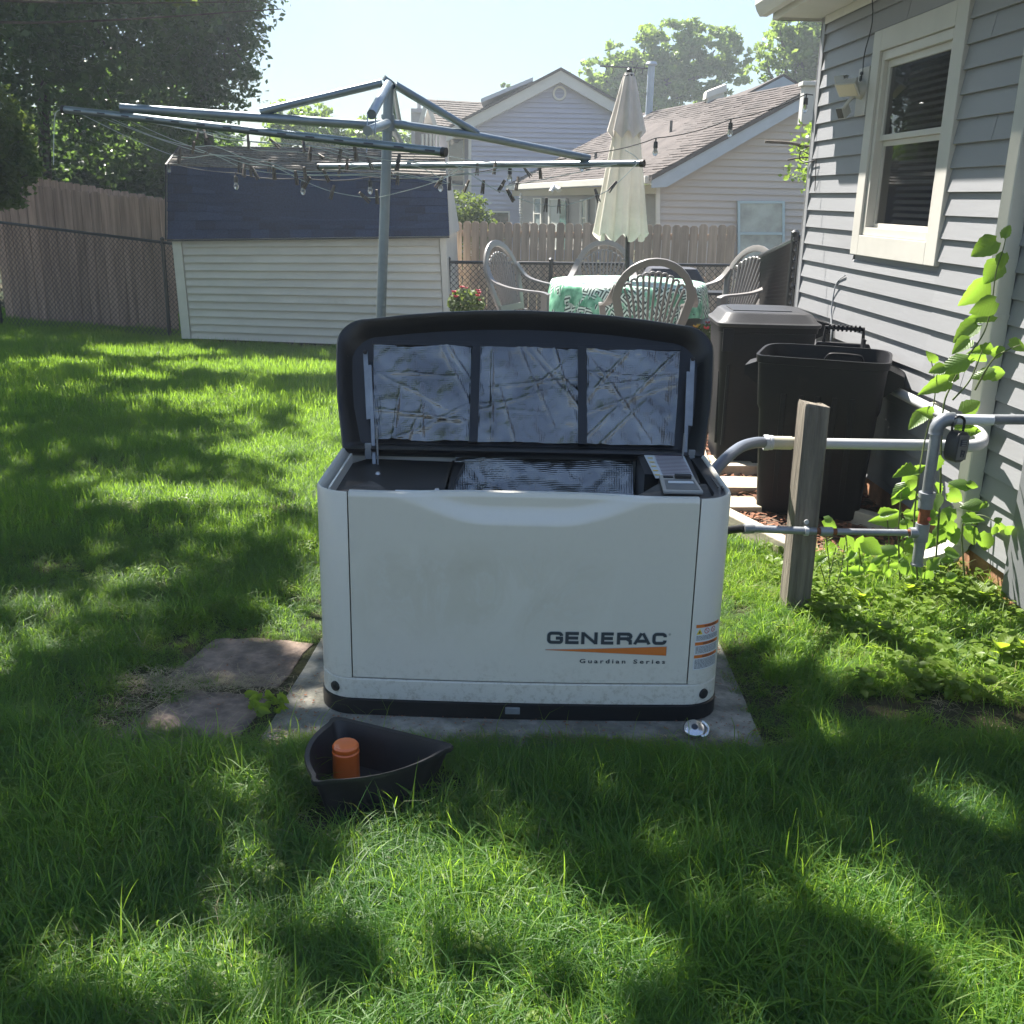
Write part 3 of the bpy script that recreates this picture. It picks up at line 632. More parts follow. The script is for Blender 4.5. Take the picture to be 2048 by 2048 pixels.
for k in range(17):
    y = .285 + k * .0157; z = CZ + .011 * (y - .275) / .28 + .0050
    mb.add([(.438, y, z), (.532, y, z), (.532, y + .006, z), (.438, y + .006, z)], [(0, 1, 2, 3)])
    if k % 3 == 1: mb2.add([(.413, y - .004, z), (.430, y - .004, z), (.430, y + .008, z), (.413, y + .008, z)], [(0, 1, 2, 3)])
mb.build('label_rows', mat('purple_ink', (.16, .07, .10), .5), lb, local=True, fix=False); mb2.build('label_icons', M_inky, lb, local=True, fix=False)['kind'] = 'stuff'
cp = MB(); cp.prism([(.415, .115, CZ - .004), (.535, .115, CZ - .004), (.528, .262, CZ + .006), (.420, .262, CZ + .006)], (0, 0, .012)); cp = cp.build('control_panel', mat('panel_beige', (.40, .37, .33), .5), gen, local=True, bevel=.006)
mb = MB(); mb.prism([(.425, .125, CZ + .0085), (.525, .125, CZ + .0085), (.520, .21, CZ + .015), (.430, .21, CZ + .015)], (0, 0, .0015)); mb.build('panel_face', M_lockf, cp, local=True)
mb = MB(); mb.prism([(.437, .175, CZ + .0145), (.515, .175, CZ + .0145), (.513, .192, CZ + .016), (.439, .192, CZ + .016)], (0, 0, .0015)); mb.build('display_window', M_label, cp, local=True)
mb = MB(); mb.box((.49, .232, CZ + .022), (.05, .022, .012)); mb.box((.445, .235, CZ + .018), (.03, .012, .006)); mb.build('rocker_switch', M_black, cp, local=True, bevel=.002)
# right hand black rim cover
b = MB(); Pi = [p for p in perim(.016, 10) if p[0] > .50 and p[1] < DP - .02]; Pj = [(.575 if x > .575 else x, min(max(y, .03), DP - .05)) for x, y in perim(.05, 10) if x > 0][:]
b.loops([[(x, y, ZT - .006) for x, y in perim(.017, 10)], [(x * .97, .3 + (y - .3) * .96, ZT - .012) for x, y in perim(.03, 10)], [(x * .955, .31 + (y - .31) * .94, ZT - .07) for x, y in perim(.034, 10)]])
b.f = [f for f in b.f if sum(b.v[i][0] for i in f) / len(f) > .52]; us_ = sorted({i for f in b.f for i in f}); mp_ = {i: k for k, i in enumerate(us_)}; b.v = [b.v[i] for i in us_]; b.f = [tuple(mp_[i] for i in f) for f in b.f]; b.m = [0] * len(b.f); b.build('rim_cover', M_genb, gen, smooth=True, local=True, fix=True)
b = MB(); b.box((.592, .13, ZT - .001), (.006, .02, .008)); b.box((.582, .20, ZT - .003), (.003, .12, .003)); b.build('rim_latch', M_black, gen, local=True)
b = MB(); b.box((.623, .52, .30), (.03, .16, .14)); b.box((.63, .56, .45), (.02, .06, .05)); b.build('side_inlet_box', M_genb, gen, local=True, bevel=.004)

# --- lid
LA = radians(37); HP = Vector((0, .60, ZT + .002)); e_u = Vector((1, 0, 0)); e_v = Vector((0, sin(LA), cos(LA))); e_n = Vector((0, -cos(LA), sin(LA)))   # e_n: towards the viewer
def LP(u, v, w=0): return tuple(HP + e_u * u + e_v * v + e_n * w)
def lid_outline(ins=0, n=8):
    pts = []
    def hw(v): return .615 + .040 * math.sin(min(1, max(0, v / .5)) * pi * .62) - ins
    rb, rt = .015, .10
    for k in range(n + 1):
        a = radians(-90 + 90 * k / n); pts.append((hw(0) - .01 - rb + rb * cos(a), -.045 + ins + rb + rb * sin(a)))
    for v in (.14, .2, .26, .32): pts.append((hw(v), v))
    top = lambda u: .498 - .055 * (u / .6) ** 2 - ins
    vt = top(hw(.4) - rt)
    for k in range(n + 1):
        a = radians(90 * k / n); pts.append((hw(.36) - rt + rt * cos(a), vt - rt + rt * sin(a)))
    for u in (.42, .3, .15): pts.append((u, top(u)))
    pts.append((0, top(0)))
    pts = [p for i, p in enumerate(pts)]
    left = [(-u, v) for u, v in reversed(pts[:-1])]
    return pts + left
b = MB(); b.loops([[LP(u, v, .055) for u, v in lid_outline(.0)], [LP(u, v, .05) for u, v in lid_outline(-.005)], [LP(u, v, .0) for u, v in lid_outline(-.002)], [LP(u, v, -.05) for u, v in lid_outline(.03)], [LP(u * 1.0, v, -.07) for u, v in lid_outline(.10)]], cap1=True)
lid = b.build('lid', M_genb, gen, smooth=True, local=True, auto=50)
b = MB(); b.loops([[LP(u, v, .0552) for u, v in lid_outline(.0)], [LP(u, v, .050) for u, v in lid_outline(.012)], [LP(u, v, .02) for u, v in lid_outline(.03)], [LP(u, v, .0) for u, v in lid_outline(.045)]], cap1=True)
b.build('lid_liner', M_genb, lid, smooth=True, local=True, auto=40)
for (u0, u1, u2, u3) in ((-.535, -.190, -.182, -.512), (-.162, .190, .190, -.160), (.212, .548, .515, .212)):
    foil('foil_panel', [LP(u3, .008, .018), LP(u2, .008, .018), LP(u1, .372, .018), LP(u0, .372, .018)], 64, .0055, lid)
b = MB()
for u in (-.171, .201): b.beam(LP(u, .0, .022), LP(u, .375, .022), .030, .014, up=e_n)
b.beam(LP(-.54, .383, .01), LP(.55, .383, .01), .012, .018, up=e_v); b.build('lid_rib', M_genb, lid, local=True, bevel=.002)
# moulded marks along the front flange of the lid
for sx, u, ub in ((-1, -.560, -.508), (1, .588, .552)):
    st = MB(); p1 = Vector(LP(u, .335, .03)); p0 = Vector((ub, .505, ZT - .03))
    st.beam(p1, p0.lerp(p1, .35) + Vector((sx * .004, .02, 0)), .016, .004, up=(0, 1, 0)); pv0 = p0.lerp(p1, .9)
    st.beam(pv0 + Vector((-sx * .014, -.004, -.01)), p0 + Vector((-sx * .010, 0, -.03)), .012, .006, up=(0, 1, 0))
    st.beam(p0 + Vector((-sx * .022, 0, -.03)), p0 + Vector((-sx * .02, .0, .11)), .006, .004, up=(0, 1, 0))
    so = st.build('lid_strut', M_galv, gen, local=True, bevel=.001)
    b = MB(); b.lathe([(0, .006), (.007, .005), (.008, 0)], p1 + Vector((0, -.006, 0)), 12, Matrix.Rotation(pi / 2, 3, 'X')); b.build('strut_pivot', M_black, so, smooth=True, local=True)
    b = MB(); b.box(p0 + Vector((sx * .014, .03, .02)), (.022, .012, .055)); b.build('strut_bracket', M_galv, so, local=True, bevel=.003)

# ------------------------------------------------------------------ things round the generator
pk = empty('disc_padlock', (.555, 2.725, .004), 'shiny round disc padlock lying by the right foot of the generator', 'padlock')
b = MB(); R = Matrix.Rotation(radians(24), 3, 'X') @ Matrix.Rotation(radians(-10), 3, 'Z')
b.lathe([(0, .009), (.026, .009), (.031, .005), (.033, 0), (.031, -.006), (0, -.008)], (0, 0, .026), 28, R); b.build('lock_body', M_chrome, pk, smooth=True, local=True)
b = MB(); b.tube([Vector((0, 0, .026)) + R @ Vector((.029 * cos(a) + .012, .029 * sin(a), .004)) for a in np.linspace(-1.25, 1.25, 12)], .0045, 8); b.build('shackle', M_chrome, pk, smooth=True, local=True)
b = MB(); b.lathe([(0, .0105), (.010, .0105), (.010, .009)], (0, 0, .026), 16, R); b.build('keyway', M_ink, pk, local=True)

tr = empty('drain_tray', (-.36, 2.34, 0), 'black triangular plastic tray on the grass in front of the generator', 'tray')
C3 = [Vector((-.128, .222)), Vector((-.120, -.118)), Vector((.222, .075))]
def tri_loop(scale, z, rr=.045, bulge=.035, dz=0):
    pts = []
    for i in range(3):
        a, b_, c = C3[i - 1] * scale, C3[i] * scale, C3[(i + 1) % 3] * scale
        d1 = (b_ - a).normalized(); d2 = (c - b_).normalized()
        p1, p2 = b_ - d1 * rr, b_ + d2 * rr
        for k in range(5):
            t = k / 4; q = p1.lerp(b_, t).lerp(b_.lerp(p2, t), t); pts.append(q)
        nn = Vector((d2.y, -d2.x)); p3 = c - d2 * rr
        for k in range(1, 8):
            t = k / 8; pts.append(p2.lerp(p3, t) + nn * (bulge * scale * 4 * t * (1 - t) * (0.0 if i == 2 else 1)))
    return [(p.x, p.y, z) for p in pts]
b = MB(); b.loops([tri_loop(.80, .012), tri_loop(1.0, .118), tri_loop(1.06, .120), tri_loop(1.075, .128), tri_loop(1.06, .134), tri_loop(.985, .132), tri_loop(.79, .022)], cap0=True, cap1=True)
b.build('tray_body', M_tray, tr, smooth=True, local=True, auto=50)
ofl = empty('oil_filter', (-.432, 2.435, .024), 'orange oil filter canister standing upright in the black tray', 'oil filter')
b = MB(); b.lathe([(.0, 0), (.034, 0), (.0365, .003), (.036, .006), (.0355, .070), (.0365, .074), (.0365, .078), (.034, .081), (.0355, .085), (.0355, .094), (.031, .100), (.012, .102), (0, .102)], (0, 0, 0), 32, mod=lambda an, i: 1 + (.012 * cos(an * 14) if 8 <= i <= 10 else 0))
b.build('canister', M_orange, ofl, smooth=True, local=True, auto=30)

# wooden post
def lean_post(c, top, w, d, name, material, parent=None):
    b = MB(); c = Vector(c); top = Vector(top)
    ch = .006; sec = [(-w/2 + ch, -d/2), (w/2 - ch, -d/2), (w/2, -d/2 + ch), (w/2, d/2 - ch), (w/2 - ch, d/2), (-w/2 + ch, d/2), (-w/2, d/2 - ch), (-w/2, -d/2 + ch)]
    R = Matrix.Rotation(radians(5), 2)
    sec = [tuple(R @ Vector(s)) for s in sec]
    L = [[tuple(c.lerp(top, t) + Vector((x, y, 0))) for x, y in sec] for t in np.linspace(0, .985, 8)]
    L.append([tuple(top + Vector((x * .93, y * .93, random.uniform(-.003, .003) + .012 * (y < 0)*0 + (-.018 if x > w*.3 else 0)))) for x, y in sec])
    b.loops(L, cap0=True, cap1=True); return b.build(name, material, parent, smooth=True, auto=25)
pt, pbm = P(1636, 808, 3.73), V(1.115, 3.74, -.1)
post = lean_post(pbm, pt + Vector((0, .05, 0)), .094, .092, 'wooden_post', M_post)
tag(post, 'weathered square wooden post carrying the gas pipe and conduit', 'post')

# gas pipe
gp = empty('gas_pipe', (1.54, 3.66, .22), 'galvanised gas pipe with drip leg and elbow in front of the vine', 'gas pipe')
Yp = 3.655; pe = P(1872, 838, Yp); zt = pe.z; xt = pe.x
def pipe(name, pts, r, m=M_galv, n=14, **k):
    b = MB(); b.tube(pts, r, n, **k); return b.build(name, m, gp, smooth=True)
pipe('upper_pipe', [(xt + .045, Yp, zt), (2.05, Yp + .02, zt + .004)], .0185)
vt0 = P(1852, 900, Yp); vb = P(1852, 1000, Yp); te = P(1844, 1065, Yp); dl = P(1836, 1126, Yp)
X_ = 1.535
pipe('riser_pipe', [(X_, Yp, zt - .04), (X_, Yp, .50)], .0205)
pipe('drip_leg', [(X_, Yp, .34), (X_, Yp, .232)], .0205)
pipe('drip_cap', [(X_, Yp, .236), (X_, Yp, .229)], .0245)
b = MB(); el = [(X_, Yp, zt - .055), (X_, Yp, zt - .05)] + [(X_ + .04 - .04 * cos(a), Yp, zt - .04 + .04 * sin(a)) for a in np.linspace(0, pi / 2, 7)] + [(X_ + .058, Yp, zt)]
b.tube(el, [.027, .0255] + [.026] * 7 + [.0265], 16); b.build('elbow', M_galv, gp, smooth=True)
b = MB(); b.tube([(X_, Yp, .515), (X_, Yp, .495)], .030, 16); b.tube([(X_, Yp, .497), (X_, Yp, .455)], .0265, 16); b.build('union_nut', M_galv, gp, smooth=True, auto=30)
pipe('rusty_nipple', [(X_, Yp, .46), (X_, Yp, .385)], .0205, M_rust)
b = MB(); b.lathe([(0, .006), (.006, .005), (.008, 0)], (X_ + .012, Yp - .02, .418), 10, Matrix.Rotation(pi / 2, 3, 'X')); b.build('valve_stem', M_coral, gp, smooth=True)
b = MB(); b.tube([(X_, Yp, .395), (X_, Yp, .325)], .0255, 16); b.tube([(X_ - .045, Yp, .357), (X_, Yp, .357)], .021, 14); b.build('tee', M_galv, gp, smooth=True, auto=30)
pipe('thread_rust', [(X_ - .056, Yp, .357), (X_ - .04, Yp, .357)], .0125, M_rust)
pipe('branch_pipe', [(X_ - .05, Yp, .357), (1.20, Yp, .355)], .0125)
b = MB(); b.tube([(1.20, Yp, .355), (1.155, Yp, .355)], .0175, 14); b.build('coupling', M_galv, gp, smooth=True, auto=30)
pipe('thread_rust', [(1.217, Yp, .355), (1.139, Yp, .355)], .0128, M_rust)
pipe('branch_pipe', [(1.14, Yp, .355), (.905, Yp, .360)], .0145)
b = MB(); b.tube([(.905, Yp, .360), (.865, Yp - .01, .361)], .0185, 14); b.build('coupling', M_galv, gp, smooth=True, auto=30)
pipe('rubber_hose', [(.87, Yp, .361), (.66, Yp - .10, .364)], .0150, M_black)
b = MB(); b.tube([(1.096, Yp, .355), (1.110, Yp, .355)], .0185, 14); b.lathe([(0, .004), (.009, .004), (.009, 0)], (1.103, Yp + .01, .388), 12, Matrix.Rotation(pi / 2, 3, 'X')); b.build('pipe_strap', M_pvcw, gp, smooth=True, auto=30)
b = MB(); b.tube([(xt + .205, Yp, zt), (xt + .07, Yp, zt)], .0190, 14, cap=False); b.build('pipe_sticker', M_label, gp, smooth=True)

# lock box hanging on the upper pipe
lk = empty('key_lock_box', (1.60, 3.62, .70), 'dark combination key lock box hanging from the upper gas pipe', 'lock box')
b = MB(); R = Matrix.Rotation(radians(28), 3, 'Z') @ Matrix.Rotation(radians(4), 3, 'Y')
lc = Vector((1.602, 3.622, .700))
def rbox(c, sx, sy, sz, R):
    L = []
    for y, k in ((-sy / 2, .86), (-sy / 2 + .006, 1), (sy / 2 - .006, 1), (sy / 2, .9)):
        pts = []
        for i in range(16):
            a = 2 * pi * i / 16 + pi / 16; ca, sa = cos(a), sin(a); p = 3.2
            x = abs(ca) ** (2 / p) * math.copysign(1, ca) * sx / 2 * k; z = abs(sa) ** (2 / p) * math.copysign(1, sa) * sz / 2 * (k if k < 1 else 1)
            pts.append(tuple(Vector(c) + R @ Vector((x, y, z))))
        L.append(pts)
    return L
b.loops(rbox(lc, .070, .052, .112, R), cap0=True, cap1=True); b.build('lock_body', M_lock, lk, smooth=True, auto=40)
b = MB(); b.box(lc + R @ Vector((0, -.0275, 0)), (.050, .003, .090), R); lf = b.build('lock_face', M_lockf, lk, bevel=.004)
b = MB(); b.box(lc + R @ Vector((-.004, -.030, .018)), (.030, .003, .024), R); b.build('dial_window', M_ink, lf)
b = MB()
for k in range(3): b.box(lc + R @ Vector((-.004, -.0318, .025 - k * .0075)), (.022, .002, .0045), R)
b.build('number_wheel', M_galv, lf)
b = MB()
for (x, z, w, h) in ((-.006, -.020, .004, .026), (.004, -.012, .014, .004), (.010, -.018, .004, .012), (.002, -.023, .014, .004), (.008, -.030, .004, .010)): b.box(lc + R @ Vector((x, -.0300, z)), (w, .002, h), R)
b.build('release_mark', M_ink, lf)
b = MB(); sh = [lc + Vector((-.020, 0, .05)), lc + Vector((-.021, 0, .085))] + [lc + Vector((-.021 * cos(a), 0, .085 + .022 * sin(a))) for a in np.linspace(.3, pi - .3, 7)] + [lc + Vector((.021, 0, .085)), lc + Vector((.020, 0, .05))]
sh = [Vector((p.x, p.y + (.0 if p.z < zt else .0), p.z)) for p in sh]; b.tube([p + Vector((0, .012, 0)) for p in sh], .0048, 8); b.build('shackle', M_black_m, lk, smooth=True)

# conduit from generator to the house wall
cd = empty('electric_conduit', (1.5, 4.0, .63), 'pale plastic conduit running from the generator behind the wooden post to the house', 'conduit')
def cpart(name, pts, r, m, n=16, ridge=0, **k):
    b = MB(); b.tube(pts, r, n, **k); return b.build(name, m, cd, smooth=True, auto=40)
Yc = 3.93; zc = .628
cpart('rigid_conduit', [(1.13, Yc, zc), (1.76, Yc, zc + .004)], .0215, M_pvcw)
fl = [(.66, 3.42, .55), (.70, 3.50, .60), (.76, 3.60, .632), (.85, 3.75, .648), (.93, 3.86, .642), (.985, Yc, zc)]
def smooth_path(pts, n=8):
    pts = [Vector(p) for p in pts]; out = []
    for i in range(len(pts) - 1):
        p0 = pts[max(i - 1, 0)]; p1 = pts[i]; p2 = pts[i + 1]; p3 = pts[min(i + 2, len(pts) - 1)]
        for k in range(n):
            t = k / n; out.append(.5 * ((2 * p1) + (p2 - p0) * t + (2 * p0 - 5 * p1 + 4 * p2 - p3) * t * t + (3 * p1 - p0 - 3 * p2 + p3) * t ** 3))
    out.append(pts[-1]); return out
fp = smooth_path(fl, 22); cpart('flexible_conduit', fp, [.0205 + (.0012 if i % 2 else 0) for i in range(len(fp))], M_flex)
b = MB(); b.lathe([(.027, -.02), (.030, -.018), (.030, .0), (.027, .004), (.029, .006), (.029, .016), (.026, .018), (.0, .018)], (1.0, Yc, zc), 20, Matrix.Rotation(pi / 2, 3, 'Y'), mod=lambda an, i: 1 + (.04 if i < 3 and int(an * 10 / pi) % 2 else 0)); b.build('compression_nut', M_pvc, cd, smooth=True, auto=25)
cpart('tan_coupling', [(1.015, Yc, zc), (1.09, Yc, zc)], .0265, M_pvct)
cpart('coupling_end', [(1.075, Yc, zc), (1.13, Yc, zc)], .0235, M_pvct)
WX = lambda y: 1.84 + (6.82 - y) * .0515      # house wall plane (face of the siding courses)
eb = smooth_path([(1.75, Yc, zc + .004), (1.80, Yc, zc + .004), (1.845, Yc + .03, zc + .010), (1.875, Yc + .09, zc + .018), (1.893, Yc + .17, zc + .022)], 6)
cpart('elbow', eb, .0245, M_pvcw); cpart('wall_conduit', [eb[-1], (WX(5.5) - .045, 5.5, .655)], .0235, M_pvcw)
for y in (4.6, 5.2): b = MB(); b.tube([(WX(y) - .045, y, .648), (WX(y + .02) - .045, y + .02, .648)], .0275, 14); b.build('pipe_clip', M_pvct, cd, smooth=True)

# ------------------------------------------------------------------ grey house on the right
house = empty('grey_house', (1.95, 5.0, 0), 'grey vinyl sided house with almond trimmed window beside the trash bins', 'house')
WN = Vector((-1, -.0515, 0)).normalized(); WA = Vector((-.0515, 1, 0)).normalized()   # outward normal, along the wall (away)
def WP(y, z, off=0):  # point on the wall
    return Vector((WX(y), y, z)) + WN * off
def boards(parent, name, y0, y1, z0, z1, material, exposure=.1015, butt=.018, zoff=2.603):
    """lap siding courses between two wall positions, each one an object"""
    k = math.floor((z0 - zoff) / exposure + 1e-6); out = 0
    z = zoff + k * exposure
    while z < z1 - .004:
        a, c = max(z, z0), min(z + exposure, z1); t0, t1 = (a - z) / exposure, (c - z) / exposure
        w0, w1 = butt * (1 - t0 * .88), butt * (1 - t1 * .88)
        mb = MB()
        prof = [(a, .0), (a, w0 - .0015), (a + .0015, w0), (a + (c - a) * .9, w0 + (w1 - w0) * .9), (c, w1 * .6), (c, 0)]
        cuts = [y0, y1]
        if y1 - y0 > 1 and random.random() < .4: cuts = [y0, random.uniform(y0 + .25, y1 - .2), y1]
        for ci_ in range(len(cuts) - 1):
            mb = MB(); e_ = .0016 * ci_; mb.loops([[WP(cuts[ci_] - (.012 if ci_ else 0), z_, o_ + (e_ if o_ else 0)) for z_, o_ in prof], [WP(cuts[ci_ + 1], z_, o_ + (e_ if o_ else 0)) for z_, o_ in prof]], cap0=True, cap1=True); mb.build(name, material, parent)
        z += exposure; out += 1
ZE = 2.603
wy0, wy1, wz0, wz1 = 4.845, 5.915, 1.262, 2.395
boards(house, 'siding_board', wy1, 6.775, .12, ZE, M_sid)
boards(house, 'siding_board', 2.6, wy0, .12, ZE, M_sid)
boards(house, 'siding_board', wy0, wy1, .12, wz0 - .03, M_sid)
boards(house, 'siding_board', wy0, wy1, wz1, ZE, M_sid)
b = MB(); b.prism([WP(2.6, -.1, -.004), WP(6.80, -.1, -.004), WP(6.80, .12, -.004), WP(2.6, .12, -.004)], -WN * .1); b.build('foundation', M_brick, house)
wo0, wo1, wz2, wz3 = 4.845 + .115, 5.915 - .105, 1.262 + .105, 2.395 - .105
b = MB()
for (ya, yb, za, zb) in ((2.6, wo0, .12, 2.62), (wo1, 6.81, .12, 2.62), (wo0, wo1, .12, wz2), (wo0, wo1, wz3, 2.62)):
    b.prism([WP(ya, za, -.002), WP(yb, za, -.002), WP(yb, zb, -.002), WP(ya, zb, -.002)], -WN * .12)
b.build('wall', M_sid, house)
b = MB(); b.prism([WP(6.765, .12, .02), WP(6.82, .12, .02), WP(6.82, ZE, .02), WP(6.765, ZE, .02)], -WN * .03)
b.prism([WP(6.822, .12, .022), WP(6.832, .12, .022), WP(6.832, ZE, .022), WP(6.822, ZE, .022)], -WN * .09); b.build('corner_post', M_sid, house, bevel=.003)
# far end wall of the house (faces away) and roof above the soffit
b = MB(); b.prism([WP(6.83, -.1, 0), WP(6.83, 2.9, 0), WP(6.83, 2.9, 0) + Vector((5, .26, 0)), WP(6.83, -.1, 0) + Vector((5, .26, 0))], (.0, -.1, 0)); b.build('end_wall', M_sid, house)
SO = .285
b = MB()
for k in range(14):   # soffit panels
    ya = 2.6 + k * .305; yb = min(ya + .303, 6.87); b.prism([WP(ya, ZE + .002, 0), WP(yb, ZE + .002, 0), WP(yb, ZE + .002, SO), WP(ya, ZE + .002, SO)], (0, 0, .012))
b.build('soffit', M_soffit, house)
b = MB(); b.prism([WP(2.6, ZE - .012, SO), WP(6.9, ZE - .012, SO), WP(6.9, ZE + .17, SO), WP(2.6, ZE + .17, SO)], WN * .022)
b.prism([WP(6.875, ZE - .012, -.2), WP(6.9, ZE - .012, -.2), WP(6.9, ZE + .17, -.2), WP(6.9, ZE + .17, SO), WP(6.9, ZE - .012, SO), WP(6.875, ZE - .012, SO)], (0, -.0, .001))
b.prism([WP(6.876, ZE - .012, -.6), WP(6.876, ZE + .17, -.6), WP(6.876, ZE + .17, SO), WP(6.876, ZE - .012, SO)], WA * .022); b.build('fascia', M_soffit, house)
gp_ = [(SO + .023, .06), (SO + .03, .03), (SO + .05, .012), (SO + .095, .012), (SO + .115, .04), (SO + .13, .075), (SO + .13, .125), (SO + .138, .13), (SO + .138, .14), (SO + .125, .14), (SO + .12, .07), (SO + .09, .022), (SO + .05, .022), (SO + .034, .04), (SO + .023, .13)]
b = MB(); b.loops([[WP(2.6, ZE + z, o) for o, z in gp_], [WP(6.93, ZE + z, o) for o, z in gp_]], cap0=True, cap1=True); b.build('gutter', M_soffit, house, bevel=0)
b = MB(); b.prism([WP(2.6, ZE + .15, SO + .06), WP(6.95, ZE + .15, SO + .06), WP(6.95, 4.2, -3.0), WP(2.6, 4.2, -3.0)], (0, 0, .03)); b.build('roof', M_shing_n, house)
# frieze strip under the soffit
b = MB(); b.prism([WP(2.6, ZE - .045, .016), WP(6.76, ZE - .045, .016), WP(6.76, ZE, .016), WP(2.6, ZE, .016)], WN * .01); b.build('frieze', M_soffit, house)
# window
win = MB(); T = .022
def frame(mb, y0, y1, z0, z1, wl, wr, wt, wb, off, th):
    """rectangular frame on the wall with given member widths; y0 = near side"""
    mb.prism([WP(y0, z0, off), WP(y0 + wl, z0, off), WP(y0 + wl, z1, off), WP(y0, z1, off)], WN * th)
    mb.prism([WP(y1 - wr, z0, off), WP(y1, z0, off), WP(y1, z1, off), WP(y1 - wr, z1, off)], WN * th)
    mb.prism([WP(y0 + wl + .0006, z1 - wt, off), WP(y1 - wr - .0006, z1 - wt, off), WP(y1 - wr - .0006, z1, off), WP(y0 + wl + .0006, z1, off)], WN * th)
    mb.prism([WP(y0 + wl + .0006, z0, off), WP(y1 - wr - .0006, z0, off), WP(y1 - wr - .0006, z0 + wb, off), WP(y0 + wl + .0006, z0 + wb, off)], WN * th)
frame(win, wy0, wy1, wz0, wz1, .115, .105, .105, .105, .0, .030); wo = win.build('window_trim', M_trim, house, bevel=.003)
iy0, iy1, iz0, iz1 = wy0 + .117, wy1 - .107, wz0 + .107, wz1 - .107
b = MB(); frame(b, iy0, iy1, iz0, iz1, .035, .035, .045, .04, -.03, .045); b.build('window_frame', M_trimw, wo, bevel=.002)
zm = (iz0 + iz1) / 2 + .02
b = MB(); frame(b, iy0 + .036, iy1 - .036, zm + .001, iz1 - .046, .03, .03, .035, .028, -.03, .022); us = b.build('upper_sash', M_trimw, wo, bevel=.002)
b = MB(); frame(b, iy0 + .036, iy1 - .036, iz0 + .041, zm, .022, .022, .026, .022, -.045, .018); ls = b.build('lower_sash', M_trimw, wo, bevel=.002)
def wglass(m):
    m2 = bpy.data.materials.new('pane_glass'); m2.use_nodes = True; n = m2.node_tree.nodes; L = m2.node_tree.links
    g = n.new('ShaderNodeBsdfGlossy'); g.inputs['Roughness'].default_value = .015; g.inputs[0].default_value = (.9, .92, .95, 1)
    t = n.new('ShaderNodeBsdfTransparent'); t.inputs[0].default_value = (.62, .61, .59, 1)
    fr = n.new('ShaderNodeFresnel'); fr.inputs[0].default_value = 1.65; mx = n.new('ShaderNodeMixShader')
    ge = n.new('ShaderNodeNewGeometry'); iv = n.new('ShaderNodeMath'); iv.operation = 'SUBTRACT'; iv.inputs[0].default_value = 1; L.new(ge.outputs['Backfacing'], iv.inputs[1]); mu = n.new('ShaderNodeMath'); mu.operation = 'MULTIPLY'; L.new(fr.outputs[0], mu.inputs[0]); L.new(iv.outputs[0], mu.inputs[1])
    L.new(mu.outputs[0], mx.inputs[0]); L.new(t.outputs[0], mx.inputs[1]); L.new(g.outputs[0], mx.inputs[2]); L.new(mx.outputs[0], n['Material Output'].inputs[0]); return m2
M_pane = wglass(None)
b = MB(); b.prism([WP(iy0 + .06, zm + .02, -.022), WP(iy1 - .06, zm + .02, -.022), WP(iy1 - .06, iz1 - .07, -.022), WP(iy0 + .06, iz1 - .07, -.022)], WN * .003); b.build('pane', M_pane, us)
b = MB(); b.prism([WP(iy0 + .05, iz0 + .055, -.04), WP(iy1 - .05, iz0 + .055, -.04), WP(iy1 - .05, zm - .02, -.04), WP(iy0 + .05, zm - .02, -.04)], WN * .003); b.build('pane', M_pane, ls)
for k in range(27):   # blind slats behind the glass
    z = iz1 - .06 - k * .0330
    b = MB(); b.prism([WP(iy0 + .05, z, -.085), WP(iy1 - .26 if z < zm and k > 30 else iy1 - .13, z, -.085), WP(iy1 - .13, z + .017, -.097), WP(iy0 + .05, z + .017, -.097)], (0, 0, .0018)); b.build('blind_slat', M_blind, wo)
b = MB(); b.prism([WP(iy0, iz0, -.35), WP(iy1, iz0, -.35), WP(iy1, iz1, -.35), WP(iy0, iz1, -.35)], -WN * .01); b.build('room_shade', mat('dark_room', (.16, .125, .10), .9), wo)
for ya in (iy0 - .01, iy1): 
    b = MB(); b.prism([WP(ya, iz0, -.35), WP(ya + .01, iz0, -.35), WP(ya + .01, iz1, -.35), WP(ya, iz1, -.35)], WN * .32); b.build('reveal', M_trimw, wo)
b = MB(); b.prism([WP(iy0, iz0 + .0, -.35), WP(iy1, iz0, -.35), WP(iy1, iz0, -.05), WP(iy0, iz0, -.05)], (0, 0, .03)); b.build('inner_sill', M_trimw, wo)
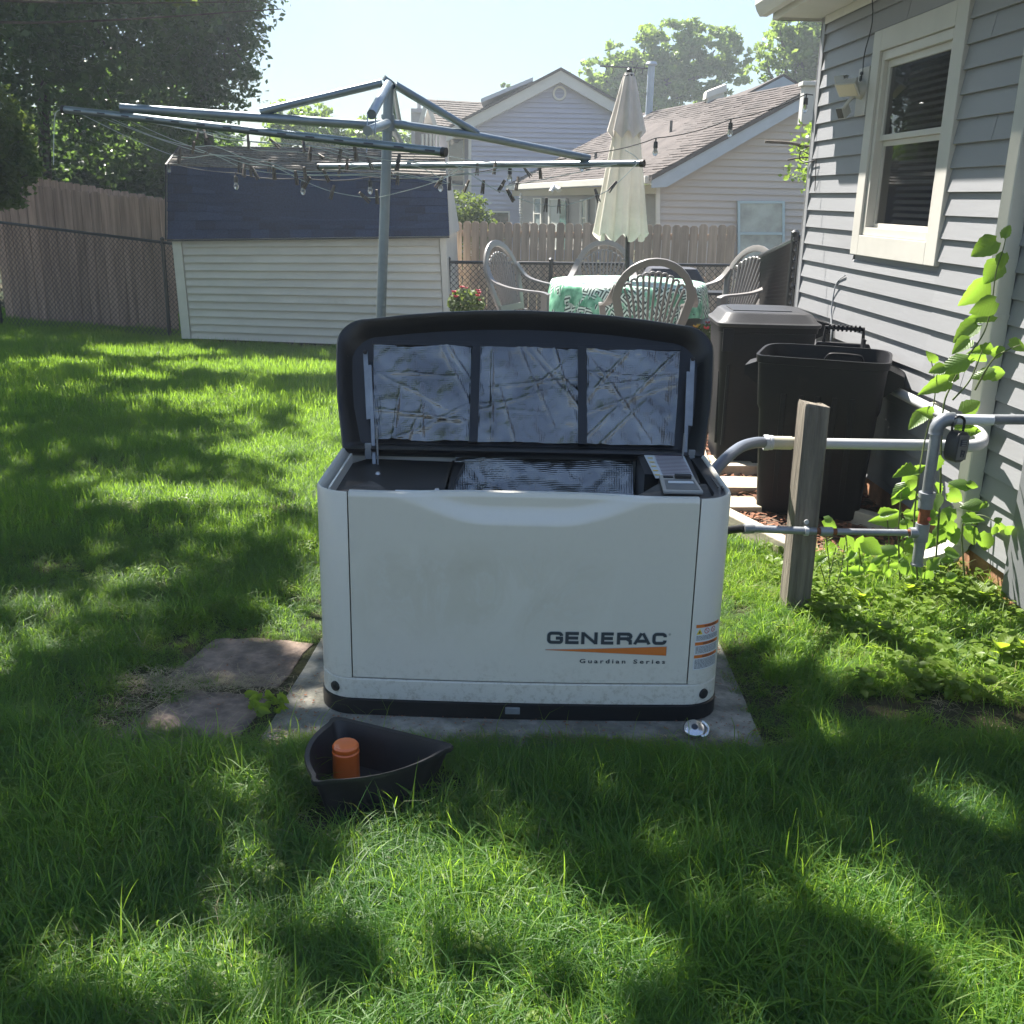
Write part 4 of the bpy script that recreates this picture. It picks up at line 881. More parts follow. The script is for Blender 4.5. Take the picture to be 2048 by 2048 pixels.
# floodlight
fl_ = empty('security_light', WP(6.02, 2.10, .02), 'cream twin head security light with motion sensor mounted left of the house window', 'security light')
b = MB(); b.prism([WP(5.935, 1.99, .016), WP(6.085, 1.99, .016), WP(6.085, 2.235, .016), WP(5.935, 2.235, .016)], WN * .014); b.build('mount_plate', M_trim, fl_, bevel=.003)
c = WP(6.01, 2.12, .03)
b = MB(); b.lathe([(0, .035), (.038, .032), (.048, .0)], c, 20, WN.to_track_quat('Z', 'Y').to_matrix()); b.tube([c + WN * .02, c + WN * .06 + V(0, .02, .03), c + WN * .08 + V(0, .04, .02)], .011, 8); b.tube([c + WN * .02, c + WN * .06 + V(0, .0, -.05), c + WN * .09 + V(0, .03, -.10)], .010, 8); b.build('arm', M_floodg, fl_, smooth=True)
def head(p, d, w, h, dp_, name, mlens):
    q = d.to_track_quat('Z', 'Y').to_matrix()
    b = MB(); b.loops([[p + q @ Vector((sx * w * k / 2, sy * h * k / 2, z)) for sx, sy in ((-1, -1), (1, -1), (1, 1), (-1, 1))] for k, z in ((.75, -dp_), (1, 0), (1.04, .004), (.92, .006))], cap0=True, cap1=True)
    o = b.build(name, M_floodg, fl_, bevel=.002)
    b = MB(); b.prism([p + q @ Vector((sx * w * .44, sy * h * .44, .0065)) for sx, sy in ((-1, -1), (1, -1), (1, 1), (-1, 1))], q @ Vector((0, 0, .002))); b.build('lens', mlens, o)
    b = MB()
    for k in range(4): b.box(p + q @ Vector((0, (k - 1.5) * h * .22, -dp_ - .004)), (w * .6, .004, .014), q)
    b.build('heat_fin', M_floodg, o)
head(c + WN * .085 + V(0, -.02, .0), (WN * .55 + V(0, -.45, -.72)).normalized(), .125, .085, .04, 'lamp_head', M_lens)
head(c + WN * .105 + V(0, .07, .035), (WN * .75 + V(0, .55, -.35)).normalized(), .10, .08, .04, 'lamp_head', M_lens)
head(c + WN * .09 + V(0, .04, -.115), (WN * .8 + V(0, -.35, -.45)).normalized(), .05, .06, .05, 'motion_sensor', M_lock)
b = MB(); b.tube(smooth_path([WP(6.01, ZE - .02, .03), WP(5.99, 2.45, .022), WP(6.03, 2.3, .03), WP(6.02, 2.2, .03)]), .003, 6); b.build('cord', M_cable, fl_, smooth=True)
b = MB()
for k in range(3): b.tube([WP(6.02, 2.2, .04) + Vector((.0, .014 * cos(a + k), .014 * sin(a + k) - .01 * k)) for a in np.linspace(0, 5.5, 14)], .0028, 5)
b.build('coiled_cord', M_cable, fl_, smooth=True)
# loose cables on the wall
b = MB(); b.tube(smooth_path([WP(6.02, .66, .05), WP(6.05, .80, .035), WP(6.13, .93, .02), WP(6.10, 1.08, .02), WP(5.98, 1.14, .018)]), .0042, 6)
o = b.build('dangling_cable', M_pvc, smooth=True); tag(o, 'thin grey cable dangling against the siding behind the open bin', 'cable')
hk = P(1628, 308, 6.75)
b = MB(); b.tube(smooth_path([WP(6.80, 1.82, .03), WP(6.84, 1.84, .07), WP(6.87, 1.79, .06), WP(6.80, 1.775, .03), WP(6.66, 1.785, .028)]), .004, 6); b.tube([WP(6.66, 1.785, .028), WP(6.65, 1.62, .02), WP(6.64, 1.60, .024)], .003, 6)
o = b.build('cable_hook', M_lock, smooth=True); tag(o, 'small dark wire hook on the corner of the grey house', 'hook')
# downspout
dsp = empty('downspout', WP(4.18, 0, .06), 'fluted off-white downspout beside the climbing vine', 'downspout')
def ds_loop(y, z, off=.045, w=.088, d=.062, tilt=0):
    pts = []; n_ = 9
    for k in range(n_ * 2 + 1):
        t = k / (n_ * 2); pts.append((off + d / 2 + (.0022 if k % 2 else -.0015), (t - .5) * w))
    pts += [(off - d / 2 + d * (1 - k / 4), w / 2) for k in range(1, 4)][:]
    pts += [(off - d / 2, w / 2)] + [(off - d / 2, -w / 2)] + [(off - d / 2 + d * k / 4 + (.002 if k % 2 else 0), -w / 2 - (.002 if k % 2 else 0)) for k in range(1, 4)]
    return [WP(y, z, 0) + WN * (o_ + tilt) + WA * a for o_, a in pts]
DY = 4.19
b = MB(); b.loops([ds_loop(DY, .20), ds_loop(DY, ZE + .03)]); b.build('pipe', M_ds, dsp, smooth=True, auto=22)
b = MB(); b.loops([ds_loop(DY, .30, w=.096, d=.070), ds_loop(DY, .33, w=.097, d=.071)], cap0=True, cap1=True); b.build('pipe_band', M_ds, dsp)
# elbow that turns out towards the lawn
b = MB(); Ls = []
for i, t in enumerate(np.linspace(0, 1, 15)):
    a = t * radians(74); R_ = .13; cx = R_ * (1 - cos(a)); z = .20 - R_ * sin(a) + .0
    tan_ = Vector((-sin(a), 0, -cos(a))); up_ = Vector((-cos(a), 0, sin(a)))
    base = WP(DY, 0, .045); k = 1.02 if i % 2 else .965
    rect = [(.031 * sx * k, .044 * sy * k) for sx, sy in ((1, -1), (1, 0), (1, 1), (0, 1), (-1, 1), (-1, 0), (-1, -1), (0, -1))]
    Ls.append([Vector((base.x - cx, base.y, z)) + up_ * q[0] + Vector((0, 1, 0)) * q[1] for q in rect])
e = Ls[-1]; dv = Vector((-sin(radians(74)), 0, -cos(radians(74)))); Ls.append([p + dv * .10 for p in e])
b.loops(Ls); b.build('elbow', M_ds, dsp, smooth=False)
for z in (1.1, 2.2):
    b = MB(); b.loops([ds_loop(DY, z, w=.094, d=.066), ds_loop(DY, z + .02, w=.094, d=.066)], cap0=True, cap1=True); b.build('bracket', M_ds, dsp)
# flat grey cover low on the wall near the frame edge
b = MB(); b.prism([WP(3.2, .06, .016), WP(3.82, .06, .016), WP(3.82, .63, .016), WP(3.2, .63, .016)], WN * .028); o = b.build('utility_cover', M_meter, bevel=.004); tag(o, 'flat grey utility cover low on the house wall past the downspout', 'wall cover')

# ------------------------------------------------------------------ planting bed, edging, stones
def timber(p, q, w, h, z0, label, name='timber_edging'):
    p, q = Vector(p), Vector(q); b = MB(); b.beam((p.x, p.y, z0 + h / 2), (q.x, q.y, z0 + h / 2), w, h); o = b.build(name, M_timber, bevel=.006); tag(o, label, 'timber edging', 'timber edging of the bed'); return o
timber((1.28, 7.6), (1.02, 4.9), .075, .08, .0, 'pale timber edging behind the generator, the far length')
timber((1.02, 4.88), (1.255, 4.30), .075, .085, .0, 'pale timber edging behind the wooden post, the near length')
timber((1.10, 5.75), (1.75, 5.80), .07, .075, .0, 'cross piece of timber between the closed and the open bin')
timber((1.60, 5.02), (1.93, 4.62), .07, .08, .0, 'short timber edging right of the open bin foot')
b = MB(); b.prism([(1.03, 4.86, 0), (1.28, 4.30, 0), (1.94, 4.45, 0), (1.90, 7.4, 0), (1.28, 7.5, 0)], (0, 0, .012)); bed = b.build('bed_soil', mat('bed_soil', (.09, .055, .035), .95, var=.5, vscale=30, bump=1, bscale=60)); tag(bed, kind='structure')
sy = [(1.17, 5.08, .20, .20, 'yellowish stepping stone under the left foot of the open bin'), (1.25, 5.47, .26, .24, 'yellowish stepping stone behind the generator, left of the open bin'), (1.30, 5.98, .24, .20, 'yellowish stepping stone at the foot of the closed bin')]
for x, y, w, d, lb_ in sy:
    o = rough_slab('stepping_stone', [(x - w / 2, y - d / 2), (x + w / 2, y - d / 2 + .01), (x + w / 2, y + d / 2), (x - w / 2, y + d / 2)], .01, .05, M_ystone, sub=4, jit=.004); tag(o, lb_, 'stepping stone', 'stepping stones in the bed')
n_ = 2600; mb = MB()
for k in range(n_):
    x = random.uniform(1.05, 1.93); y = random.uniform(4.35, 7.2)
    if x < 1.28 - (y - 4.3) * .42 and y < 4.9: continue
    a = random.uniform(0, pi); t = random.uniform(-.4, .4); l = random.uniform(.01, .03); w = random.uniform(.004, .010)
    u = Vector((cos(a), sin(a), t)) * l; v_ = Vector((-sin(a), cos(a), random.uniform(-.4, .4))) * w; p = Vector((x, y, .016 + random.uniform(0, .014)))
    mb.add([p - u - v_, p + u - v_, p + u + v_, p - u + v_], [(0, 1, 2, 3)])
o = mb.build('wood_chips', M_mulch, fix=False); tag(o, 'reddish brown wood chips covering the bed by the bins', 'wood chips', kind='stuff')

# ------------------------------------------------------------------ bins
def sup(w, d, n=40, p=7, flat_front=True):
    pts = []
    for i in range(n):
        a = 2 * pi * (i + .5) / n; ca, sa = cos(a), sin(a); pw = p
        x = abs(ca) ** (2 / pw) * math.copysign(1, ca) * w / 2; q = 3.0 if sa > 0 else 12
        y = abs(sa) ** (2 / (3.2 if sa > 0 else 14)) * math.copysign(1, sa) * d / 2; pts.append((x, y))
    return pts
def bin_body(mb, W0, D0, W1, D1, h, c=(0, 0)):
    S0, S1 = sup(W0, D0), sup(W1, D1)
    def L(t, k=1, z=None): return [(c[0] + (a[0] + (q[0] - a[0]) * t) * k, c[1] + (a[1] + (q[1] - a[1]) * t) * k, h * t if z is None else z) for a, q in zip(S0, S1)]
    mb.loops([L(0, .95), L(.02), L(.66), L(.69, 1.03), L(.95, 1.035), L(.955, 1.06), L(1, 1.065), L(1, 1.02), L(.9, .99), L(.05, .93)], cap0=True, cap1=True)
open_bin = empty('trash_bin', (1.545, 5.12, .02), 'large open black trash bin standing between the wooden post and the house wall', 'trash bin', 'black trash bins by the house', rz=radians(-20))
b = MB(); bin_body(b, .50, .42, .59, .50, .80); b.build('bin_body', M_bin, open_bin, smooth=True, local=True, auto=35)
b = MB()
for k in range(5):
    x = -.16 + k * .08; b.loops([[(x - .014, -.205 - t * .045, .06 + t * .56), (x + .014, -.205 - t * .045, .06 + t * .56), (x + .011, -.213 - t * .045, .06 + t * .56), (x - .011, -.213 - t * .045, .06 + t * .56)] for t in (0, 1)], cap0=True, cap1=True)
b.build('rib', M_bin, open_bin, local=True)
def handle(parent, x, y, z, sx, w=.20, out=.085):
    b = MB(); b.prism([(x, y - w / 2, z), (x + sx * out, y - w / 2, z - .035), (x + sx * out, y - w / 2, z - .085), (x + sx * out * .8, y - w / 2, z - .085), (x, y - w / 2, z - .14)], (0, .012, 0)); b.prism([(x, y + w / 2, z), (x + sx * out, y + w / 2, z - .035), (x + sx * out, y + w / 2, z - .085), (x + sx * out * .8, y + w / 2, z - .085), (x, y + w / 2, z - .14)], (0, .012, 0))
    b.prism([(x - sx * .01, y - w / 2 + .0125, z), (x + sx * out, y - w / 2 + .0125, z - .034), (x + sx * out, y - w / 2 + .0125, z - .046), (x - sx * .01, y - w / 2 + .0125, z - .012)], (0, w - .013, 0))
    for k in range(7): b.box((x + sx * (out - .004), y - w / 2 + .03 + k * (w - .04) / 7, z - .066), (.010, .006, .038))
    return b.build('bin_handle', M_bin, parent, local=True)
handle(open_bin, .295, -.01, .755, 1); handle(open_bin, -.295, .02, .755, -1)
b = MB(); b.tube([(.16, .262, .755), (.165, .29, .78), (.165, .30, .83), (.17, .30, .84)], .012, 8); b.build('back_lug', M_bin, open_bin, smooth=True, local=True)
b = MB(); b.tube(smooth_path([(-.02, .228, .715), (.0, .222, .755), (.03, .218, .767), (.14, .212, .767), (.17, .212, .755), (.18, .212, .715)]), .006, 8); b.build('moulded_grip', M_bin, open_bin, smooth=True, local=True)
lid2 = empty('bin_lid', (1.72, 5.42, -.03), 'black bin lid with a ribbed grip handle standing behind the open bin', 'bin lid', rz=radians(-20))
b = MB(); b.prism([(-.16, 0, 0), (.16, 0, 0), (.16, .0, .80), (.13, 0, .86), (-.13, 0, .86), (-.16, 0, .80)], (0, .03, .0)); b.build('lid_panel', M_bin, lid2, local=True, bevel=.008)
b = MB(); b.tube([(-.10, .015, .83), (-.095, .015, .935), (.095, .015, .935), (.10, .015, .83)], .012, 8)
for k in range(8): b.box((-.075 + k * .0215, .015, .935), (.010, .034, .032))
b.build('grip_handle', M_bin, lid2, smooth=True, local=True, auto=30)
cb = empty('trash_bin', (1.46, 6.18, .03), 'closed black trash bin with a domed grey lid behind the open bin', 'trash bin', 'black trash bins by the house', rz=radians(-2))
b = MB(); bin_body(b, .48, .48, .54, .54, .82); b.build('bin_body', M_bin, cb, smooth=True, local=True, auto=35)
def sup2(w, d, z, y=0): return [(p[0], p[1] + y, z) for p in sup(w, d, p=6)]
b = MB(); b.loops([sup2(.59, .60, .815), sup2(.60, .61, .825), sup2(.60, .61, .835), sup2(.56, .57, .845), sup2(.50, .50, .885), sup2(.46, .46, .895)], cap0=True, cap1=True); b.build('bin_lid', M_binlid, cb, smooth=True, local=True, auto=30)
b = MB(); b.box((-.03, -.04, .897), (.34, .26, .006)); b.build('lid_panel', M_binlid, cb, local=True, bevel=.002)
handle(cb, .27, .08, .85, 1, .30, .14); 
b = MB(); b.box((-.235, -.285, .74), (.06, .02, .13)); b.build('front_latch', M_bin, cb, local=True, bevel=.004)
b = MB(); b.tube([(-.215, -.262, .60), (-.215, -.262, .12)], .012, 6); b.tube([(-.255, -.20, .60), (-.245, -.20, .12)], .010, 6); b.build('side_rib', M_bin, cb, smooth=True, local=True)

# ------------------------------------------------------------------ shed
SY = 12.7
shed = empty('garden_shed', P(630, 690, SY), 'low beige garden shed with a blue shingled gambrel roof behind the clothesline', 'shed')
BL, BR, TL, TR = P(366, 676, SY), P(903, 697, SY), P(346, 479, SY), P(892, 474, SY)
BL.z = max(BL.z, gz(SY)); 
# courses of lap siding
NB = 13; cl = lambda t, s_: (BL.lerp(TL, t)).lerp(BR.lerp(TR, t), s_)
for k in range(NB):
    t0, t1 = k / NB, (k + 1) / NB; s0, s1 = .035, .975; mb = MB()
    f = Vector((0, -1, 0))
    a0, a1, c0, c1 = cl(t0, s0), cl(t0, s1), cl(t1, s0), cl(t1, s1)
    a0 = a0.lerp(c0, .05); a1 = a1.lerp(c1, .05); mb.loops([[a0, a0 + f * .042, c0 + f * .006, c0], [a1, a1 + f * .042, c1 + f * .006, c1]], cap0=True, cap1=True); mb.build('siding_board', M_wshed, shed)
for s0, s1, nm in ((0, .032, 'corner_trim'), (.978, 1.0, 'corner_trim')):
    mb = MB(); mb.prism([cl(0, s0), cl(0, s1), cl(1, s1), cl(1, s0)], (0, -.046, 0)); mb.build(nm, M_wshed_t, shed)
mb = MB(); mb.loops([[cl(0, 0), cl(0, 1), cl(1, 1), cl(1, 0)], [cl(0, 0) + V(0, 2.2, 0), cl(0, 1) + V(0, 2.2, 0), cl(1, 1) + V(0, 2.2, 0), cl(1, 0) + V(0, 2.2, 0)]], cap0=True, cap1=True); mb.build('wall', M_wshed, shed)
# steep blue slope: eave (front) to break
EL_, ER_ = P(335, 479, SY - .10), P(899, 472, SY - .10); KL, KR = P(335, 331, SY + .28), P(893, 353, SY + .28); RL, RR = P(361, 291, SY + 1.25), P(889, 300, SY + 1.25)
RL.x -= .0
def shingles(A, B_, C, D, rows, cols, name, material, parent, th=.012, jit=.5, joined=False):
    """courses of shingles on quad A(bl) B(br) C(tr) D(tl); every tab an object"""
    nn = (B_ - A).cross(D - A).normalized()
    if nn.y > 0: nn = -nn
    J = MB()
    for r in range(rows):
        t0, t1 = r / rows, min(1, (r + 1.08) / rows); off = random.uniform(0, jit); s_ = 0.0; k = 0
        edges = [0]
        x = off / cols if off > .15 else 1 / cols
        while x < 1: edges.append(x); x += random.uniform(.8, 1.2) / cols
        if 1 - edges[-1] < .3 / cols: edges.pop()
        edges.append(1)
        for i in range(len(edges) - 1):
            a, c = edges[i], edges[i + 1] - .0012
            p = lambda s2, t: A.lerp(B_, s2).lerp(D.lerp(C, s2), t)
            h = th * random.uniform(.75, 1.3); q = [p(a, t0) + nn * h, p(c, t0) + nn * h, p(c, t1) + nn * .002, p(a, t1) + nn * .002, p(a, t0), p(c, t0)]
            fs = [(0, 1, 2, 3), (4, 5, 1, 0), (4, 0, 3), (5, 2, 1)]
            if joined: J.add(q, fs)
            else:
                mb = MB(); mb.add(q, fs); mb.build(name, material, parent, fix=False)
    if joined: o = J.build(name, material, parent, fix=False); o['kind'] = 'stuff'
mb = MB(); mb.prism([EL_, ER_, KR, KL], (0, .06, 0)); mb.prism([KL + V(0, .01, 0), KR + V(0, .01, 0), RR, RL], (0, 0, -.04)); mb.build('roof_deck', M_shing_b, shed)
shingles(EL_, ER_, KR, KL, 8, 14, 'shingle', M_shing_b, shed, .012)
shingles(KL, KR, RR, RL, 9, 13, 'roof_shingle', M_shing_g, shed, .022)
mb = MB(); mb.beam(EL_ + V(-.012, -.02, 0), KL + V(-.012, -.02, 0), .02, .03); mb.beam(KL + V(-.012, -.02, 0), RL, .02, .03); mb.beam(EL_ + V(0, -.015, -.012), ER_ + V(0, -.015, -.012), .012, .02); mb.build('drip_edge', M_black_m, shed)
mb = MB()
for (p, q) in ((EL_, KL), (ER_, KR)): mb.add([p, q, q + V(0, 1, 0) * .9, p + V(0, 2.2, 0)], [(0, 1, 2, 3)])
for (q, r_) in ((KL, RL), (KR, RR)): mb.add([q, r_, r_ + V(0, .0, -.3), q + V(0, .9, 0)], [(0, 1, 2, 3)])
mb.build('gable_end', M_wshed, shed)

# ------------------------------------------------------------------ wooden fences
def picket_fence(a, b, n, h0, h1, label, group, material, z_base=None, ear=.018, gap=.012):
    a, b = Vector(a), Vector(b); root = empty('wooden_fence', (a + b) / 2, label, 'fence', group)
    L = (b - a).length; d = (b - a).normalized(); nrm = Vector((d.y, -d.x, 0)); w = L / n
    d2 = Vector((d.x, d.y, 0)).normalized()
    for k in range(n):
        t = (k + .5) / n; c = a.lerp(b, t); h = h0 + (h1 - h0) * t + random.uniform(-.012, .012); hw = (w - gap) / 2 * random.uniform(.97, 1.02); tl = random.uniform(-.008, .008)
        e_ = min(ear * 1.8, hw * .5)
        pts = [c - d2 * hw, c + d2 * hw, c + d2 * (hw + tl) + V(0, 0, h - e_), c + d2 * (hw - e_ + tl) + V(0, 0, h), c - d2 * (hw - e_ - tl) + V(0, 0, h), c - d2 * (hw - tl) + V(0, 0, h - e_)]
        mb = MB(); mb.prism([p + nrm * random.uniform(0, .006) for p in [q for q in pts]] if False else pts, nrm * .016); mb.build('picket', material, root)
    for hz in (.25, .55, .9):
        mb = MB(); mb.beam(a + V(0, 0, h0 * hz) - nrm * .03, b + V(0, 0, h1 * hz) - nrm * .03, .04, .085); mb.build('rail', material, root)
    return root
fa, fb = Vector((-8.3, 17.0, gz(17))), Vector((-4.0, 14.4, gz(14.4)))
def ztop(x, y, Y): return P(x, y, Y).z
# left fence seen from x=0..335 (top y 360..399)
pa, pb = P(-20, 362, 15.8), P(340, 401, 14.3)
ba, bb = Vector((pa.x, pa.y, gz(pa.y) - .02)), Vector((pb.x, pb.y, gz(pb.y) - .02))
picket_fence(ba, bb, 19, pa.z - ba.z, pb.z - bb.z, 'brown dog-eared wooden fence left of the shed behind black wire fence', 'dog-eared wooden fences', M_wood_f)
pa2, pb2 = P(60, 352, 19.5), P(345, 398, 17.0)
ba2, bb2 = Vector((pa2.x, pa2.y, gz(18))), Vector((pb2.x, pb2.y, gz(17)))
picket_fence(ba2, bb2, 18, pa2.z - ba2.z, pb2.z - bb2.z, 'farther wooden fence showing as a band above the brown left fence', 'dog-eared wooden fences', M_wood_f)
pc, pd = P(893, 443, 15.2), P(1474, 451, 14.2)
bc, bd = Vector((pc.x, pc.y, -.42)), Vector((pd.x, pd.y, -.4))
picket_fence(bc, bd, 33, pc.z + .42, pd.z + .4, 'greyish dog-eared wooden fence behind the patio table and umbrella', 'dog-eared wooden fences', M_wood_g)
pe_, pf_ = P(1375, 440, 17.5), P(1466, 452, 17.0); be_, bf_ = Vector((pe_.x, pe_.y, -.5)), Vector((pf_.x, pf_.y, -.5))
M_wood_n = mat('new_fence_wood', (.52, .42, .32), .8, var=.15, vscale=4, stretch=(6, 6, .5), bump=.2, obj_var=.1)
picket_fence(be_, bf_, 8, pe_.z + .5, pf_.z + .5, 'short pale fence section peeking over the grey fence by the tan house', 'dog-eared wooden fences', M_wood_n)

# ------------------------------------------------------------------ chain link fences
def chain_fence(a, b, z0a, z0b, za, zb, label, posts, pitch=.06, r=.0022, slats=False, group='black chain link fences'):
    a, b = Vector((a[0], a[1], 0)), Vector((b[0], b[1], 0)); root = empty('chain_link_fence', (a + b) / 2, label, 'fence', group)
    top = lambda t: a.lerp(b, t) + V(0, 0, za + (zb - za) * t); bot = lambda t: a.lerp(b, t) + V(0, 0, z0a + (z0b - z0a) * t)
    L = (b - a).length; d = (b - a).normalized(); H = za - z0a
    mb = MB(); mb.tube([top(0), top(1)], .019, 8); mb.build('top_rail', M_black_m, root, smooth=True)
    for t in posts:
        mb = MB(); mb.tube([bot(t) - V(0, 0, .05), top(t) + V(0, 0, .03)], .026, 8); mb.lathe([(.028, 0), (.030, .02), (.012, .035), (0, .036)], top(t) + V(0, 0, .03), 10); mb.build('fence_post', M_black_m, root, smooth=True)
    mb = MB(); n = int(L / pitch); m = max(1, round(H / pitch)); hz = 1 / m
    for s_ in (1, -1):
        for k in range(-m, n + 1):
            # wire from (k, bottom) rising one pitch per row
            x0, x1 = k * pitch, k * pitch + m * pitch
            t0, t1 = 0.0, 1.0
            if x0 < 0: t0 = -x0 / (x1 - x0)
            if x1 > L: t1 = (L - x0) / (x1 - x0)
            if t1 <= t0 + .01: continue
            def pt(t):
                x = (x0 + (x1 - x0) * t) / L; v = t if s_ > 0 else 1 - t
                return bot(x).lerp(top(x), v) + (d.cross(V(0, 0, 1))) * (.002 * s_)
            mb.tube([pt(t0), pt(t1)], r, 4 if not slats else 4, cap=False)
    o = mb.build('wire_mesh', M_black_m, root, fix=False); o['kind'] = 'stuff'
    return root
ca, cb_ = P(-30, 441, 14.6), P(352, 488, 13.3)
chain_fence(ca, cb_, gz(14.6), gz(13.3), ca.z, cb_.z, 'black chain link fence on the left lawn edge before the brown wooden fence', (0.02, .935), .075, .0035)
cc, cd_ = P(885, 524, 13.0), P(1500, 531, 12.6)
chain_fence(cc, cd_, -.33, -.3, cc.z, cd_.z, 'black chain link fence running behind the patio table', (.02, .36, .67, .98), .07, .0035)
ce, cf = P(1478, 533, 10.5), P(1592, 478, 7.15)
chain_fence(ce, cf, -.2, .0, ce.z, cf.z, 'densely woven black chain link fence running to the corner of the grey house', (.02, .985), .050, .0075)
gp2 = empty('gate_post', P(1600, 640, 7.25), 'pair of black metal gate posts at the corner of the grey house', 'gate post')
for x in (1597, 1604):
    p = P(x, 470, 7.3); mb = MB(); mb.tube([(p.x, p.y, 0), (p.x, p.y, p.z)], .018, 8); mb.build('post', M_black_m, gp2, smooth=True)
p = P(1593, 560, 7.2); mb = MB()
for z in (p.z + .28, p.z - .05, p.z - .28): mb.tube([(p.x - .02, p.y, z), (p.x + .06, p.y + .05, z)], .02, 8)
mb.build('band_clamp', M_black_m, gp2, smooth=True)

# ------------------------------------------------------------------ rotary clothesline
HUB, TOPP = P(776, 246, 5.05), P(778, 166, 5.05)
low = P(762, 635, 5.05); foot = TOPP + (low - TOPP) * ((TOPP.z - 0) / (TOPP.z - low.z))
cln = empty('rotary_clothesline', foot, 'tall grey metal rotary clothesline leaning over the lawn behind the generator', 'clothesline')
def cpipe(name, pts, r, parent=cln, m=M_pole, n=16, cap=True):
    b = MB(); b.tube(pts, r, n, cap=cap); return b.build(name, m, parent, smooth=True, auto=50)
cpipe('pole', [foot, TOPP], .0235)
b = MB(); b.tube([TOPP - V(.01, 0, .002), TOPP + V(.004, 0, .018)], .028, 14); b.tube([HUB - V(.0, 0, .035), HUB + V(.0, 0, .035)], .031, 14); b.build('hub_collar', M_pole, cln, smooth=True, auto=30)
Bend, Belb = P(240, 216, 4.86), P(520, 224, 4.95)
cpipe('arm', [HUB, P(735, 250, 5.02), Bend], .0205); cpipe('brace', [P(764, 166, 5.05), Belb], .0185)
Cend, Celb = P(1178, 317, 5.5), P(955, 272, 5.25)
cpipe('arm', [HUB, Celb, Cend], .0195); cpipe('brace', [P(790, 170, 5.05), Celb + V(0, 0, .01)], .0185)
Dend, Delb = P(735, 262, 4.4), P(743, 229, 4.45)
cpipe('arm', [HUB, Dend], .0195); cpipe('brace', [TOPP, Delb], .0195)
cpipe('arm', [HUB, P(803, 290, 6.2)], .0190); cpipe('brace', [P(783, 172, 5.08), P(797, 245, 5.8)], .0180)
cpipe('suspension_wire', [P(735, 228, 4.45), P(734, 270, 4.42), P(733, 306, 4.40)], .003, m=M_bolt, n=6); cpipe('suspension_wire', [P(752, 222, 4.5), P(750, 268, 4.42)], .003, m=M_bolt, n=6)
AL, AR = P(130, 219, 5.0), P(886, 304, 4.22); EL2, ER2 = P(640, 333, 6.55), P(1283, 327, 5.3)
def bar(a, b_, r, slots):
    o = cpipe('line_bar', [a, b_], r)
    d = (b_ - a).normalized(); q = MB()
    for k in range(slots):
        p = a.lerp(b_, (k + .6) / slots); q.beam(p + V(0, -r * .98, .0) - d * .022, p + V(0, -r * .98, .0) + d * .022, .004, .006)
    q.build('line_slot', M_ink, o)
    q = MB(); q.tube([a - d * .012, a + d * .004], r * 1.12, 14); q.tube([b_ - d * .004, b_ + d * .014], r * 1.12, 14); q.build('end_cap', M_lock, o, smooth=True, auto=30)
    return o
bar(AL, AR, .0165, 14); bar(EL2, ER2, .0165, 14)
cpipe('suspension_wire', [P(246, 220, 4.87), P(247, 232, 4.88)], .003, m=M_bolt, n=6); cpipe('suspension_wire', [P(1170, 318, 5.5), P(1169, 330, 5.5)], .004, m=M_bolt, n=6)
sq = P(246, 216, 4.86)
b = MB(); b.tube(smooth_path([AL, P(112, 225, 5.0), P(108, 260, 5.0), P(107, 330, 5.0)]), .0022, 5); b.build('loose_line', M_line, cln, smooth=True)
# lines: each a polyline through 3-D points
z2 = lambda u, v: (430 + u / 3.864, 250 + v / 3.864)
z1 = lambda u, v: (100 + u / 4.2, 150 + v / 4.2)
z4 = lambda u, v: (880 + u / 4.293, 280 + v / 4.293)
LINES = []
def wline(pts, Y0, Y1):
    n = len(pts); q = [P(x, y, Y0 + (Y1 - Y0) * i / (n - 1)) for i, (x, y) in enumerate(pts)]
    q = smooth_path(q, 6); b = MB(); b.tube(q, .0019, 5); b.build('line', M_line, cln, smooth=True); LINES.append((pts, Y0, Y1))
wline([z1(275, 335), z1(700, 540), z1(1100, 690), z2(0, 232), z2(250, 300), z2(450, 322), z2(680, 430), z2(905, 515), z2(1180, 560), z2(1345, 540), z2(1700, 440), z2(1920, 315)], 4.95, 5.0)
wline([z1(430, 355), z1(880, 525), z1(1300, 655), z2(200, 245), z2(420, 290), z2(640, 372), z2(850, 385), z2(1290, 378), z2(1500, 400), z2(1800, 455), z4(420, 400), z4(640, 385), z4(1250, 265), z4(1600, 200)], 4.93, 5.4)
wline([z1(500, 360), z1(880, 520), z1(1200, 600), z2(0, 165), z2(260, 270), z2(480, 330), z2(700, 360), z2(960, 350), z2(1250, 300), z2(1580, 312)], 4.9, 5.9)
wline([z1(660, 380), z1(1000, 530), z1(1400, 680), z2(250, 340), z2(600, 385), z2(900, 390), z2(1200, 390), z2(1400, 410), z2(1700, 405), z4(60, 310), z4(400, 280), z4(700, 212)], 4.85, 5.9)
wline([z1(820, 400), z1(1240, 470), z1(1650, 540), z2(300, 190), z2(700, 215), z2(1100, 310), z2(1420, 370), z2(1750, 440)], 4.8, 5.5)
wline([z1(1000, 430), z1(1300, 490), z2(100, 110), z2(450, 140), z2(820, 170), z2(1090, 230), z2(1350, 260), z4(0, 200)], 4.75, 6.3)
wline([z2(0, 50), z2(280, 130), z2(690, 155), z2(1010, 245), z2(1210, 300), z2(1560, 320), z2(1850, 480)], 4.7, 5.6)
wline([z2(900, 160), z2(1200, 250), z2(1500, 290), z4(100, 215), z4(500, 240), z4(900, 225), z4(1240, 230), z4(1640, 200)], 4.5, 5.4)
wline([z2(1770, 235), z4(40, 135), z4(400, 190), z4(900, 220), z4(1290, 240)], 4.25, 5.5)
